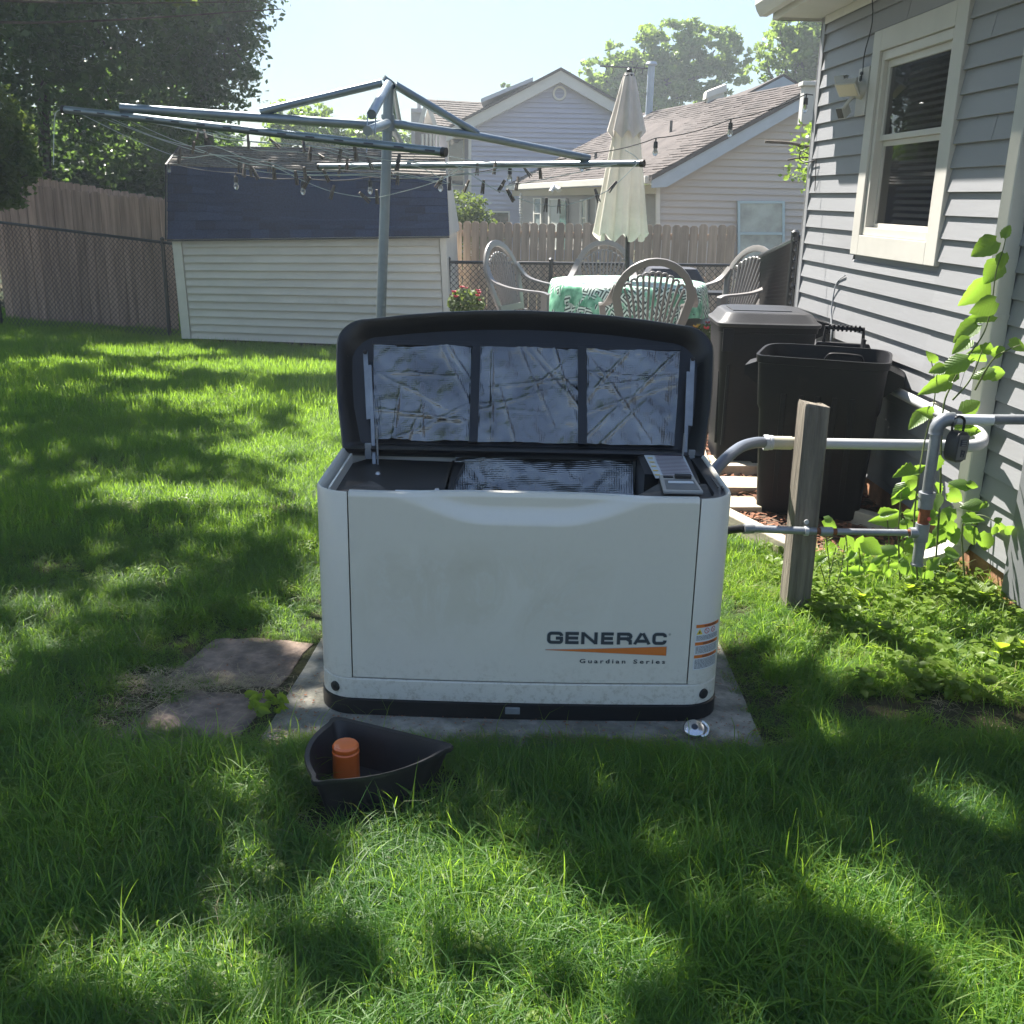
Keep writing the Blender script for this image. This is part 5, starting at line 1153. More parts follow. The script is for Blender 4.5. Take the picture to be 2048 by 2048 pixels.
wline([z2(1350, 290), z2(1600, 280), z4(120, 215), z4(460, 420), z4(540, 440), z4(640, 490), z4(830, 548), z4(1040, 565), z4(1340, 480), z4(1500, 390), z4(1700, 195)], 4.5, 5.3)
wline([z4(0, 265), z4(200, 255), z4(470, 240), z4(620, 265), z4(870, 285)], 5.6, 5.9)
wline([z4(0, 345), z4(150, 290), z4(420, 280), z4(690, 210)], 5.2, 5.9)
cpipe('loose_line', smooth_path([P(1250, 300, 5.35), P(1270, 312, 5.32), P(1281, 326, 5.3)], 4), .0022, m=M_line, n=5)
# clothespins
z_ = 'z'
pins = [z2(u, v) + (a,) for u, v, a in ((192, 305, 2), (215, 370, 25), (272, 355, 0), (305, 395, -30), (420, 315, 5), (455, 375, 5), (625, 415, 0), (695, 380, -10), (703, 460, 40), (858, 390, -28), (905, 525, 18), (1155, 560, -50), (1252, 560, 10), (960, 360, 5), (1020, 295, 8), (968, 225, 15), (1088, 205, -3), (738, 205, 8), (820, 245, -72), (257, 120, 0), (460, 130, -50), (685, 155, -30), (1345, 340, -45), (1412, 425, 5), (1200, 290, -20), (1815, 430, -5), (1735, 440, 35), (1415, 290, 0))]
pins += [z1(u, v) + (a,) for u, v, a in ((1090, 675, 10), (1200, 610, 42), (1318, 660, 50), (1245, 475, -20), (1300, 495, -40))]
pins += [z4(u, v) + (a,) for u, v, a in ((320, 250, 3), (470, 240, 2), (368, 420, 8), (225, 420, 25), (530, 395, 28), (600, 480, -38), (657, 345, 0), (750, 275, -40), (1240, 240, -85), (910, 560, 5), (1020, 580, 0), (1350, 480, -20), (1480, 395, 42), (862, 265, 0))]
def line_Y(x, y):
    best = None
    for pts, Y0, Y1 in LINES:
        for i in range(len(pts) - 1):
            (xa, ya), (xb, yb) = pts[i], pts[i + 1]
            t = max(0, min(1, ((x - xa) * (xb - xa) + (y - ya) * (yb - ya)) / ((xb - xa) ** 2 + (yb - ya) ** 2 + 1e-6)))
            dx, dy = xa + (xb - xa) * t - x, ya + (yb - ya) * t - y; d = dx * dx + dy * dy
            if best is None or d < best[0]: best = (d, Y0 + (Y1 - Y0) * (i + t) / (len(pts) - 1), dx, dy)
    return best
leg_me = None
pins.sort(key=lambda q: q[0]); npn = len(pins)
def bg(x, y):
    if x < 352: return 'before the dark trees'
    if x < 893 and y < 335: return 'before the grey-brown upper shed roof'
    if x < 893: return 'before the blue shed shingles'
    if x < 1040: return 'before the lavender house'
    if x < 1215: return 'before the tan house porch'
    return 'before the cream umbrella'
cnt = {}; tot = {}
for q in pins: tot[bg(q[0], q[1])] = tot.get(bg(q[0], q[1]), 0) + 1
ORD = ['', 'first', 'second', 'third', 'fourth', 'fifth', 'sixth', 'seventh', 'eighth', 'ninth', 'tenth', 'eleventh', 'twelfth', 'thirteenth', 'fourteenth', 'fifteenth', 'sixteenth', 'seventeenth', 'eighteenth', 'nineteenth', 'twentieth', 'twenty-first', 'twenty-second', 'twenty-third']
for (x, y, ang) in pins:
    d, Y, dx, dy = line_Y(x, y); k_ = min(1.0, 8 / max(1e-3, sqrt(d))); x2, y2 = x + dx * k_ * .8, y + dy * k_ * .8
    g1 = bg(x, y); cnt[g1] = cnt.get(g1, 0) + 1
    tilt = 'hanging straight' if abs(ang) < 12 else ('lying almost flat' if abs(ang) > 65 else ('tilted left' if ang < 0 else 'tilted right'))
    root = empty('clothespin', P(x2, y2, Y - .004), f'wooden clothespin {tilt}, {ORD[cnt[g1]]} from the left {g1}', 'clothespin', 'clothespins on the washing lines')
    root.rotation_euler = (random.uniform(-.3, .3), radians(ang), random.uniform(-1.2, 1.2)); root.scale = (.9, .9, .88)
    if leg_me is None:
        b = MB(); b.prism([(.0, -.005, .036), (.006, -.005, .036), (.0085, -.005, .0), (.010, -.005, -.038), (.004, -.005, -.038), (.001, -.005, -.005)], (0, .010, 0)); leg_me = b.mesh('peg_leg'); leg_me.materials.append(M_peg)
        b = MB(); b.tube([(-.008, 0, .002), (.008, 0, .002)], .0042, 8); b.tube([(-.009, -.006, .004), (.009, -.006, .004)], .0014, 5); spr_me = b.mesh('peg_spring'); spr_me.materials.append(M_galv)
    for s_ in (0, 1):
        o = bpy.data.objects.new('leg', leg_me); COL.objects.link(o); o.parent = root; o.rotation_euler.z = pi * s_; o.rotation_euler.y = .0
    o = bpy.data.objects.new('spring', spr_me); COL.objects.link(o); o.parent = root
# ------------------------------------------------------------------ string lights
sl = empty('string_lights', P(740, 350, 7.4), 'clear bulb string lights strung from the shed roof past the umbrella to the grey house', 'string lights')
bulbs = [(337, 340, 11.8, 16), (471, 370, 7.4, 24), (605, 380, 7.3, 24), (740, 378, 7.2, 24), (881, 373, 7.2, 24), (1020, 355, 7.2, 26), (1165, 333, 7.1, 26), (1312, 304, 7.0, 28), (1462, 268, 6.95, 30), (1613, 218, 6.88, 30)]
cab = [P(x, y - h, Y) for x, y, Y, h in bulbs]; pts = []
for i in range(len(cab) - 1):
    for k in range(8):
        t = k / 8; p = cab[i].lerp(cab[i + 1], t); p.z -= .0 + .02 * 4 * t * (1 - t); pts.append(p)
pts.append(cab[-1]); pts.append(P(1626, 190, 6.85))
b = MB(); b.tube(pts, .0035, 6); b.build('cable', M_cable, sl, smooth=True)
for (x, y, Y, h), c in zip(bulbs, cab):
    b = MB(); b.tube([c, c - V(0, 0, .02), c - V(0, 0, .022), c - V(0, 0, .062)], [.005, .005, .013, .015], 10); so = b.build('bulb_socket', M_cable, sl, smooth=True, auto=30)
    b = MB(); b.lathe([(.010, 0), (.014, -.014), (.018, -.028), (.014, -.042), (.006, -.050), (0, -.052)], c - V(0, 0, .06), 14); b.build('glass_bulb', M_bulb, so, smooth=True)

# ------------------------------------------------------------------ patio
PZ0 = .13
b = MB(); b.prism([(.35, 6.9, -.5), (1.62, 6.9, -.5), (1.6, 7.6, -.5), (2.0, 7.7, -.5), (2.2, 11.8, -.5), (-1.4, 11.8, -.5), (-1.2, 7.6, -.5)], (0, 0, PZ0 + .5 - .004)); pa_ = b.build('patio', M_paver); tag(pa_, kind='structure')
pav_me = None
for i in range(6):
    for j in range(4):
        x, y = .95 + i * .205, 6.96 + j * .205
        if x > 1.65: continue
        b = MB(); b.box((x, y + .05, PZ0 + .004), (.198, .198, .02)); b.build('paver', M_paver, pa_, bevel=.004)
def make_chair(loc, rz, label):
    r = empty('garden_chair', loc, label, 'chair', 'resin chairs round the patio table', rz)
    def part(mb, name, **k): return mb.build(name, M_chair, r, local=True, smooth=True, auto=45, **k)
    def ribbon(mb, pts, w, th, side):  # flat band along pts; side = direction of the band's width
        L = []
        side = Vector(side).normalized(); n = len(pts); pts = [Vector(p) for p in pts]
        for i, p in enumerate(pts):
            t = (pts[min(i + 1, n - 1)] - pts[max(i - 1, 0)]).normalized(); nn = t.cross(side).normalized(); sd = nn.cross(t).normalized(); ww = w[i] if isinstance(w, list) else w
            L.append([p + sd * ww / 2 + nn * th / 2, p + sd * ww / 2 - nn * th / 2, p - sd * ww / 2 - nn * th / 2, p - sd * ww / 2 + nn * th / 2])
        mb.loops(L, cap0=True, cap1=True)
    bk = lambda x, z: (x, -.19 - (z - .42) * .30, z)
    # back frame: flat arch
    arch = [bk(-.17, .44), bk(-.215, .58), bk(-.25, .72)] + [bk(-.25 * cos(a), .72 + .245 * sin(a)) for a in np.linspace(.25, pi - .25, 13)] + [bk(.25, .72), bk(.215, .58), bk(.17, .44)]
    mb = MB(); nb = Vector((0, 1, .3)).normalized(); pp = [Vector(p) for p in arch]; L = []
    for i, p in enumerate(pp):
        t = (pp[min(i + 1, len(pp) - 1)] - pp[max(i - 1, 0)]).normalized(); sd = t.cross(nb).normalized(); w = .050 if 3 < i < 15 else .058
        L.append([p + sd * w / 2 + nb * .010, p + sd * w / 2 - nb * .010, p - sd * w / 2 - nb * .010, p - sd * w / 2 + nb * .010])
    mb.loops(L, cap0=True, cap1=True); part(mb, 'back_frame', bevel=.004)
    mb = MB(); mb.prism([bk(-.185, .455), bk(.185, .455), bk(.195, .50), bk(-.195, .50)], (0, .016, 0)); part(mb, 'back_rail')
    for k in range(11):
        s_ = (k - 5) / 5; xb, xt = s_ * .125, s_ * .200; zt_ = .885 - .10 * s_ * s_
        mb = MB(); mb.tube([bk(xb, .495), bk((xb + xt) / 2, .68), bk(xt, zt_)], .0092, 6); part(mb, 'back_slat')
    mb = MB()
    for k in range(10):
        s_ = (k - 4.5) / 5; mb.tube([bk(s_ * .2 + .02 * cos(a), .875 - .10 * s_ * s_ + .022 * sin(a)) for a in np.linspace(0, pi, 6)], .0085, 6)
    part(mb, 'slat_loops')
    mb = MB(); G = []; nn_ = 8
    for j in range(nn_ + 1):
        for i in range(nn_ + 1):
            u, v = i / nn_ - .5, j / nn_ - .5; G.append((u * (.44 + .04 * v), v * .46 + .02, .425 - .018 * (1 - 4 * u * u) + .012 * v - (.03 * max(0, v - .38) / .12)))
    m_ = nn_ + 1; fs = [(j * m_ + i, j * m_ + i + 1, (j + 1) * m_ + i + 1, (j + 1) * m_ + i) for j in range(nn_) for i in range(nn_)]
    mb.add(G, fs); mb.add([(x, y, z - .014) for x, y, z in G], [tuple(reversed(f)) for f in fs]); part(mb, 'seat', fix=False)
    for sx in (-1, 1):
        mb = MB(); ribbon(mb, smooth_path([(sx * .245, -.29, .80), (sx * .285, -.22, .70), (sx * .305, -.08, .655), (sx * .310, .08, .640), (sx * .300, .22, .632), (sx * .295, .27, .615)], 4), .052, .016, (1, 0, 0)); part(mb, 'armrest')
        mb = MB(); mb.loops([[(sx * .30 + a, .25 + c, .62) for a, c in ((-.022, -.03), (.022, -.03), (.022, .02), (-.022, .02))], [(sx * .262 + a, .235 + c, .36) for a, c in ((-.02, -.028), (.02, -.028), (.02, .02), (-.02, .02))], [(sx * .275 + a, .275 + c, .0) for a, c in ((-.018, -.02), (.018, -.02), (.018, .018), (-.018, .018))]], cap0=True, cap1=True); part(mb, 'leg')
        mb = MB(); mb.loops([[(sx * .20 + a, -.19 + c, .45) for a, c in ((-.025, -.022), (.025, -.022), (.025, .02), (-.025, .02))], [(sx * .245 + a, -.285 + c, .0) for a, c in ((-.02, -.018), (.02, -.018), (.02, .018), (-.02, .018))]], cap0=True, cap1=True); part(mb, 'leg')
    return r
def on_patio(x, y, Y): p = P(x, y, Y); return (p.x, Y, PZ0 + .002)
ch = make_chair(on_patio(1296, 600, 7.55), radians(0), 'taupe resin chair with its fan back towards us, in front of the table')
ch.scale = (1.04, 1.04, 1.03)
for loc, rz, sc_, lb_ in ((on_patio(1068, 600, 8.7), radians(-118), 1.06, 'taupe resin chair at the left side of the table, seen side on'),
                     (on_patio(1203, 600, 10.1), radians(174), 1.02, 'taupe resin chair behind the table facing us'),
                     (on_patio(1440, 600, 8.75), radians(120), 1.06, 'taupe resin chair at the right side of the table near the closed bin')):
    c_ = copy_tree(ch); c_.location = loc; c_.rotation_euler.z = rz; c_['label'] = lb_; c_.scale = (sc_, sc_, sc_)
# table and cloth
TCn = P(1256, 556, 9.0); TC = Vector((TCn.x, 9.0, PZ0)); TZ = .72
tb = empty('patio_table', TC, 'round plastic patio table hidden under a green patterned cloth', 'table')
b = MB(); b.lathe([(0, TZ - .03), (.60, TZ - .03), (.60, TZ), (0, TZ)], (0, 0, 0), 32); b.build('table_top', M_chair, tb, local=True)
for sx, sy_ in ((-1, -1), (1, -1), (1, 1), (-1, 1)):
    b = MB(); b.loops([[(sx * .36 + a, sy_ * .36 + c, TZ - .03) for a, c in ((-.04, -.04), (.04, -.04), (.04, .04), (-.04, .04))], [(sx * .42 + a, sy_ * .42 + c, 0) for a, c in ((-.03, -.03), (.03, -.03), (.03, .03), (-.03, .03))]], cap0=True, cap1=True); b.build('leg', M_chair, tb, local=True)
def cloth_mat():
    m = bpy.data.materials.new('green_diamond_cloth'); m.use_nodes = True; n = m.node_tree.nodes; L = m.node_tree.links; b = n['Principled BSDF']; b.inputs['Roughness'].default_value = .55
    uv = n.new('ShaderNodeTexCoord'); sp = n.new('ShaderNodeSeparateXYZ'); L.new(uv.outputs['UV'], sp.inputs[0])
    def M(op, a, c=None):
        q = n.new('ShaderNodeMath'); q.operation = op
        for i, s_ in enumerate((a, c)):
            if s_ is None: continue
            if isinstance(s_, (int, float)): q.inputs[i].default_value = s_
            else: L.new(s_, q.inputs[i])
        return q.outputs[0]
    fx = M('ABSOLUTE', M('SUBTRACT', M('FRACT', M('MULTIPLY', sp.outputs[0], 6.2)), .5)); fy = M('ABSOLUTE', M('SUBTRACT', M('FRACT', M('MULTIPLY', sp.outputs[1], 6.2)), .5))
    d = M('ADD', fx, fy); st = M('GREATER_THAN', M('FRACT', M('MULTIPLY', d, 4.2)), .52)
    nz = n.new('ShaderNodeTexNoise'); nz.inputs['Scale'].default_value = 6; nz.inputs['Detail'].default_value = 2; nz.inputs['Distortion'].default_value = 1.2; L.new(uv.outputs['UV'], nz.inputs['Vector'])
    lf = n.new('ShaderNodeValToRGB'); lf.color_ramp.elements[0].position = .52; lf.color_ramp.elements[1].position = .56; L.new(nz.outputs[0], lf.inputs[0])
    n2 = n.new('ShaderNodeTexNoise'); n2.inputs['Scale'].default_value = 11; L.new(uv.outputs['UV'], n2.inputs['Vector'])
    gr = n.new('ShaderNodeValToRGB'); gr.color_ramp.elements[0].position = .35; gr.color_ramp.elements[0].color = (.03, .20, .11, 1); gr.color_ramp.elements[1].position = .65; gr.color_ramp.elements[1].color = (.28, .62, .42, 1); L.new(n2.outputs[0], gr.inputs[0])
    bw = n.new('ShaderNodeMixRGB'); L.new(st, bw.inputs[0]); bw.inputs[1].default_value = (.62, .74, .66, 1); bw.inputs[2].default_value = (.035, .07, .06, 1)
    mx = n.new('ShaderNodeMixRGB'); L.new(lf.outputs[0], mx.inputs[0]); L.new(bw.outputs[0], mx.inputs[1]); L.new(gr.outputs[0], mx.inputs[2]); L.new(mx.outputs[0], b.inputs['Base Color']); return m
R_ = .66; nr, na = 22, 96; vs = []; uvs = []
for j in range(nr + 1):
    s_ = j / nr * .96
    for i in range(na):
        a = 2 * pi * i / na
        fold = .5 + .5 * cos(a * 5 + .8)
        if s_ <= R_: r, z = s_, TZ + .006
        else:
            dd = s_ - R_; r = R_ + .012 + (.05 * cos(a * 9) + .03) * min(1, dd / .2) * .6; z = TZ + .004 - dd * (1 if True else 0) * (.82 + .35 * fold)
        vs.append((r * cos(a), r * sin(a), z)); uvs.append((s_ * cos(a), s_ * sin(a)))
fs = [(j * na + i, j * na + (i + 1) % na, (j + 1) * na + (i + 1) % na, (j + 1) * na + i) for j in range(nr) for i in range(na)]
me = bpy.data.meshes.new('cloth'); me.from_pydata(vs, [], fs); uvl = me.uv_layers.new(name='UV')
for p in me.polygons:
    for li in p.loop_indices: uvl.data[li].uv = uvs[me.loops[li].vertex_index]
cl_ = link('tablecloth', me, None, cloth_mat(), smooth=True); cl_.location = TC; tag(cl_, 'green cloth with black and white diamonds draped over the patio table', 'tablecloth')
# umbrella
UB = P(1262, 560, 9.0); ux = UB.x; utop = P(1259, 139, 9.0)
um = empty('patio_umbrella', (ux, 9.0, PZ0), 'closed cream patio umbrella standing through the table', 'umbrella')
b = MB(); b.tube([(0, 0, 0), (utop.x - ux, 0, utop.z - PZ0 - .02)], .019, 12); b.build('umbrella_pole', M_black_m, um, smooth=True, local=True)
b = MB(); b.lathe([(.042, -.03), (.045, -.012), (.030, .0), (.022, .006), (.024, .026), (.014, .040), (0, .044)], (utop.x - ux, 0, utop.z - PZ0 - .03), 16); b.build('finial', M_black_m, um, smooth=True, local=True)
ztop_, zbot_ = utop.z - PZ0 - .06, P(1250, 472, 9.0).z - PZ0
prof = []
for t in np.linspace(0, 1, 26): prof.append((.050 + .175 * t ** .85, ztop_ - .10 + (zbot_ - ztop_ + .10) * t))
ph = [random.uniform(.7, 1.3) for _ in range(20)]
def plt_(an, i):
    t = i / 25; f = abs(cos(an * 4 + .3)) ** .6; return .62 + .38 * (1 - t) + t * (.42 * f + .05 * cos(an * 11 + 4 * t)) * ph[int((an * 4 / pi)) % 20]
b = MB(); b.lathe(prof, (utop.x - ux, 0, 0), 96, mod=plt_)
nv = len(b.v)
for i in range(nv - 96, nv):   # scalloped hem
    x, y, z = b.v[i]; a = atan2(y, x - (utop.x - ux)); b.v[i] = (x, y, z + .035 * cos(a * 8) - .01)
for i in range(nv): 
    x, y, z = b.v[i]; t = (ztop_ - z) / (ztop_ - zbot_); b.v[i] = (x, y, z)
b.build('canopy', M_umb, um, smooth=True, local=True, auto=179)
b = MB(); b.lathe([(.036, ztop_ + .035), (.055, ztop_ - .02), (.075, ztop_ - .12), (.105, ztop_ - .26), (.138, ztop_ - .44)], (utop.x - ux, 0, 0), 64, mod=lambda an, i: 1 + (.05 + .03 * i) * cos(an * 8))
for i in range(len(b.v) - 64, len(b.v)):
    x, y, z = b.v[i]; a = atan2(y, x - (utop.x - ux)); b.v[i] = (x, y, z + .03 * cos(a * 8))
b.build('vent_flap', M_umb2, um, smooth=True, local=True, auto=179)
# covered grill between fence and table
gr_ = P(1342, 548, 10.9); gl = empty('covered_grill', (gr_.x, 10.9, PZ0), 'dark covered grill behind the patio table', 'grill')
b = MB(); b.loops([[(x * .38, y * .28, z) for x, y in sup(2, 2, 20)] for z in (0, .5)] + [[(x * .34, y * .25, .66) for x, y in sup(2, 2, 20)], [(x * .24, y * .2, .83) for x, y in sup(2, 2, 20)], [(x * .18, y * .12, .83) for x, y in sup(2, 2, 20)]], cap0=True, cap1=True); b.build('grill_cover', mat('dark_cover', (.02, .022, .035), .6, var=.2), gl, smooth=True, local=True)
b = MB(); b.box((.42, -.1, .56), (.28, .30, .03)); b.box((-.45, -.1, .56), (.2, .3, .03)); b.build('side_shelf', M_black_m, gl, local=True); gl.scale = (1, 1, .88)

# ------------------------------------------------------------------ plants: leaf meshes
def leaf_mesh(name, w=.42, fold=.25, curl=.3, serr=.0, n=7):
    """heart shaped leaf, length 1 along +Y, from its stalk"""
    vs, fs = [], []
    for i in range(n + 1):
        t = i / n; ww = w * (sin(pi * min(1, (t * .93 + .07)) ** .62)) ** .8 if 0 < t < 1 else (w * .35 if t == 0 else 0.0)
        if i % 2: ww *= (1 - serr)
        z = -curl * t * t; y = t - (.10 if i == 0 else 0) * 0
        vs += [(-ww, y - (.10 if i == 0 else 0), z + fold * ww), (-ww * .5, y - (.03 if i == 0 else 0), z + fold * ww * .3), (0, y, z - .0), (ww * .5, y - (.03 if i == 0 else 0), z + fold * ww * .3), (ww, y - (.10 if i == 0 else 0), z + fold * ww)]
    for i in range(n):
        for k in range(4): fs.append((i * 5 + k, i * 5 + k + 1, (i + 1) * 5 + k + 1, (i + 1) * 5 + k))
    me = bpy.data.meshes.new(name); me.from_pydata(vs, [], fs); me.polygons.foreach_set('use_smooth', [True] * len(fs)); me.update(); return me
vl = [leaf_mesh('vine_leaf_a', .40, .40, .30, .08, 9), leaf_mesh('vine_leaf_b', .36, .75, .55, .14, 10), leaf_mesh('vine_leaf_c', .44, .25, .10, .07, 9), leaf_mesh('vine_leaf_d', .33, .9, .15, .18, 11), leaf_mesh('vine_leaf_e', .38, -.35, .6, .10, 9)]
for m_ in vl: m_.materials.append(L_vine)
def put_leaf(parent, p, s_, ang, pitch=None, name='leaf', me=None):
    """leaf at world point p; ang = direction of its tip in the picture plane (degrees, 0 = up, clockwise)"""
    o = bpy.data.objects.new(name, me or random.choice(vl)); COL.objects.link(o)
    a = radians(ang); tip = Vector((sin(a), random.uniform(-.5, .2), cos(a))).normalized()
    nrm = Vector((random.uniform(-.7, .5), -.8, random.uniform(-.1, .9))); nrm = (nrm - tip * nrm.dot(tip)).normalized(); x = tip.cross(nrm)
    M_ = Matrix((x, tip, nrm)).transposed().to_4x4(); M_.translation = Vector(p) - tip * s_ * .5
    o.parent = parent; o.matrix_local = wm(parent).inverted() @ M_ @ Matrix.Scale(s_, 4); return o
vine = empty('climbing_vine', (1.62, 3.85, 0), 'tall climbing vine with broad bright leaves between the gas pipe and the downspout', 'vine')
vp = [(2014, 461, 26, 20), (1967, 497, 46, 235), (2003, 524, 30, 190), (1983, 546, 46, 215), (1947, 589, 56, 215), (1965, 615, 46, 240), (1963, 633, 46, 265), (1930, 664, 48, 235), (1923, 691, 38, 240), (1965, 700, 38, 280), (2000, 702, 30, 80), (1909, 727, 50, 250), (1935, 720, 32, 90), (1960, 716, 32, 130), (2037, 693, 34, 110), (1863, 718, 24, 300), (1873, 740, 28, 250), (1967, 745, 36, 260), (1996, 747, 36, 90), (1896, 754, 36, 230), (1873, 771, 50, 250), (1948, 812, 46, 60), (1853, 824, 32, 290), (1834, 840, 40, 235), (1936, 860, 46, 90), (1870, 931, 36, 180), (1809, 948, 50, 270), (1838, 938, 30, 60), (1829, 972, 32, 80), (1802, 990, 38, 250), (1875, 984, 34, 150), (1872, 1006, 34, 190), (1916, 996, 40, 120), (1897, 1038, 44, 210), (1948, 1040, 38, 80), (1948, 1052, 38, 100), (1863, 1026, 28, 90), (1877, 1070, 38, 220), (1970, 1086, 42, 180), (2001, 1060, 36, 150), (2023, 1062, 28, 120), (1999, 1038, 18, 60), (1824, 1031, 32, 280), (1819, 1052, 34, 100), (1819, 1096, 46, 250), (1906, 1108, 32, 100), (1821, 1133, 46, 110), (1870, 1125, 28, 30), (1853, 1155, 28, 200), (1909, 1152, 28, 80)]
def yv(x, y): return 3.72 + .28 * ((x * 13.7 + y * 7.1) % 1) + (0 if y > 780 else (x < 1990) * .1) + (.1 if x < 1850 else 0)
for x, y, s_, a in vp:
    Y = yv(x, y); 
    if x > 1990 and y < 720: Y = 3.9
    put_leaf(vine, P(x, y, Y), s_ * Y / 2050 * 1.12, a)
for _ in range(46):
    y = random.uniform(960, 1190); x = random.uniform(1800, 1990); Y = random.uniform(3.8, 4.2); put_leaf(vine, P(x, y, Y), random.uniform(.035, .08), random.uniform(60, 300))
for k, pth in enumerate(([(1868, 1165, 3.9), (1880, 1000, 3.9), (1885, 830, 3.88), (1903, 770, 3.9), (1935, 715, 3.9), (1968, 665, 3.9), (1983, 610, 3.9), (1992, 545, 3.9), (2006, 500, 3.9), (2013, 468, 3.9)], [(1835, 1160, 3.85), (1828, 1050, 3.85), (1838, 950, 3.85), (1850, 880, 3.9), (1870, 790, 3.9), (1863, 722, 3.9)], [(1930, 1160, 4.0), (1925, 1050, 4.0), (1960, 1030, 3.95), (2000, 1050, 3.9)], [(1950, 780, 3.95), (1985, 720, 3.9), (2020, 698, 3.85), (2040, 690, 3.85)], [(1800, 1160, 3.9), (1797, 1060, 3.9), (1803, 985, 3.9)], [(1905, 800, 3.95), (1940, 760, 3.95), (1965, 700, 3.95)])):
    b = MB(); q = smooth_path([P(*c) for c in pth], 5); b.tube(q, [.0042 * (1 - .6 * i / len(q)) for i in range(len(q))], 6); b.build('stem', M_stem, vine, smooth=True)
sh2 = empty('leafy_weed', (1.28, 3.95, 0), 'low leafy weed spreading in the shade right of the wooden post', 'weed', 'weeds by the house wall')
for x, y, s_, a in ((1666, 1046, 36, 110), (1696, 1091, 36, 150), (1720, 1091, 36, 200), (1746, 1096, 42, 120), (1773, 1039, 52, 255), (1777, 1024, 32, 60), (1823, 1030, 28, 90), (1799, 985, 42, 220), (1777, 1100, 32, 280), (1718, 1141, 32, 90), (1740, 1139, 26, 180), (1786, 1163, 24, 180), (1642, 1120, 28, 30), (1701, 1156, 20, 120), (1660, 1100, 30, 160), (1650, 1150, 26, 300)):
    Y = random.uniform(3.85, 4.25); put_leaf(sh2, P(x, y, Y), s_ * Y / 2050 * 1.1, a)
for _ in range(60):
    x, y, Y = random.uniform(1640, 1830), random.uniform(1095, 1200), random.uniform(3.85, 4.3); put_leaf(sh2, P(x, y, Y), random.uniform(.03, .065), random.uniform(0, 360))
for px_ in ((1720, 1180, 1715, 1090), (1770, 1190, 1775, 1040), (1800, 1190, 1800, 1000), (1690, 1180, 1690, 1060)):
    b = MB(); b.tube(smooth_path([P(px_[0], px_[1], 4.0), P((px_[0] + px_[2]) / 2 + 6, (px_[1] + px_[3]) / 2, 4.0), P(px_[2], px_[3], 4.0)], 4), .003, 5); b.build('stem', M_stem, sh2, smooth=True)
# feathery weed beside the post
fw = empty('feathery_weed', (1.20, 3.80, 0), 'upright narrow-leaved weed right beside the wooden post', 'weed', 'weeds by the house wall')
mb = MB(); ms = MB()
for (x0, y0, x1, y1) in ((1660, 1190, 1652, 1072), (1645, 1190, 1672, 1095), (1668, 1190, 1690, 1090), (1655, 1200, 1640, 1130)):
    a, c = P(x0, y0, 3.82), P(x1, y1, 3.78); ms.tube([a, a.lerp(c, .5) + V(.006, 0, 0), c], .0022, 5)
    for k in range(46):
        t = .15 + .85 * k / 46; p = a.lerp(c, t); an = k * 2.4; d = Vector((cos(an), sin(an) * .8, .45)) * random.uniform(.022, .034); sd = Vector((-sin(an), cos(an), 0)) * .0022
        mb.add([p, p + d * .5 + sd, p + d, p + d * .5 - sd], [(0, 1, 2, 3)])
mb.build('leaves', L_weed, fw, fix=False); ms.build('stem', M_stem, fw, smooth=True)
# small broad-leaf weeds in the sunny strip
wl_ = [leaf_mesh('weed_leaf_a', .28, .3, .35, 0, 4), leaf_mesh('weed_leaf_b', .34, .45, .2, .15, 5)]
for m_ in wl_: m_.materials.append(L_weed)
def weed(loc, r, n, label):
    w_ = empty('broadleaf_weed', loc, label, 'weed', 'weeds by the house wall')
    for k in range(n):
        a = k * 2.4 + random.uniform(-.3, .3); t = k / n; d = Vector((cos(a), sin(a), .25 + .9 * t)).normalized(); o = bpy.data.objects.new('leaf', random.choice(wl_)); COL.objects.link(o)
        up_ = Vector((0, 0, 1)); nn = (up_ - d * up_.dot(d)).normalized(); x = d.cross(nn); M_ = Matrix((x, d, nn)).transposed().to_4x4(); M_.translation = Vector((0, 0, .01 + r * .8 * t)); o.parent = w_; o.matrix_local = M_ @ Matrix.Scale(r * random.uniform(.7, 1.1), 4)
    b = MB(); b.tube([(0, 0, 0), (0, 0, .02 + r * .8)], .0022, 5); b.build('stem', M_stem, w_, smooth=True, local=True)
for (px, py, r, n, lb_) in ((1925, 1285, .060, 10, 'small bright weed at the far edge of the bare soil patch'), (1997, 1330, .085, 9, 'broad bright weed at the right end of the bare soil patch'), (2040, 1320, .075, 8, 'bright weed cut by the picture edge on the bare soil'), (1760, 1270, .045, 8, 'little weed on the near side of the sunny weed strip'), (1815, 1200, .065, 9, 'leafy weed in front of the drip leg of the gas pipe'), (1905, 1195, .060, 9, 'leafy weed at the mouth of the downspout'), (1960, 1215, .075, 9, 'bright weed under the clay foundation by the downspout'), (1720, 1215, .060, 10, 'bright weed a step right of the post foot'), (1660, 1235, .050, 8, 'dark little weed close to the post foot'), (1560, 1175, .05, 7, 'small weed in the sunny grass left of the post foot')):
    p = PZ(px, py, 0.0); weed((p.x, p.y, 0), r, n, lb_)
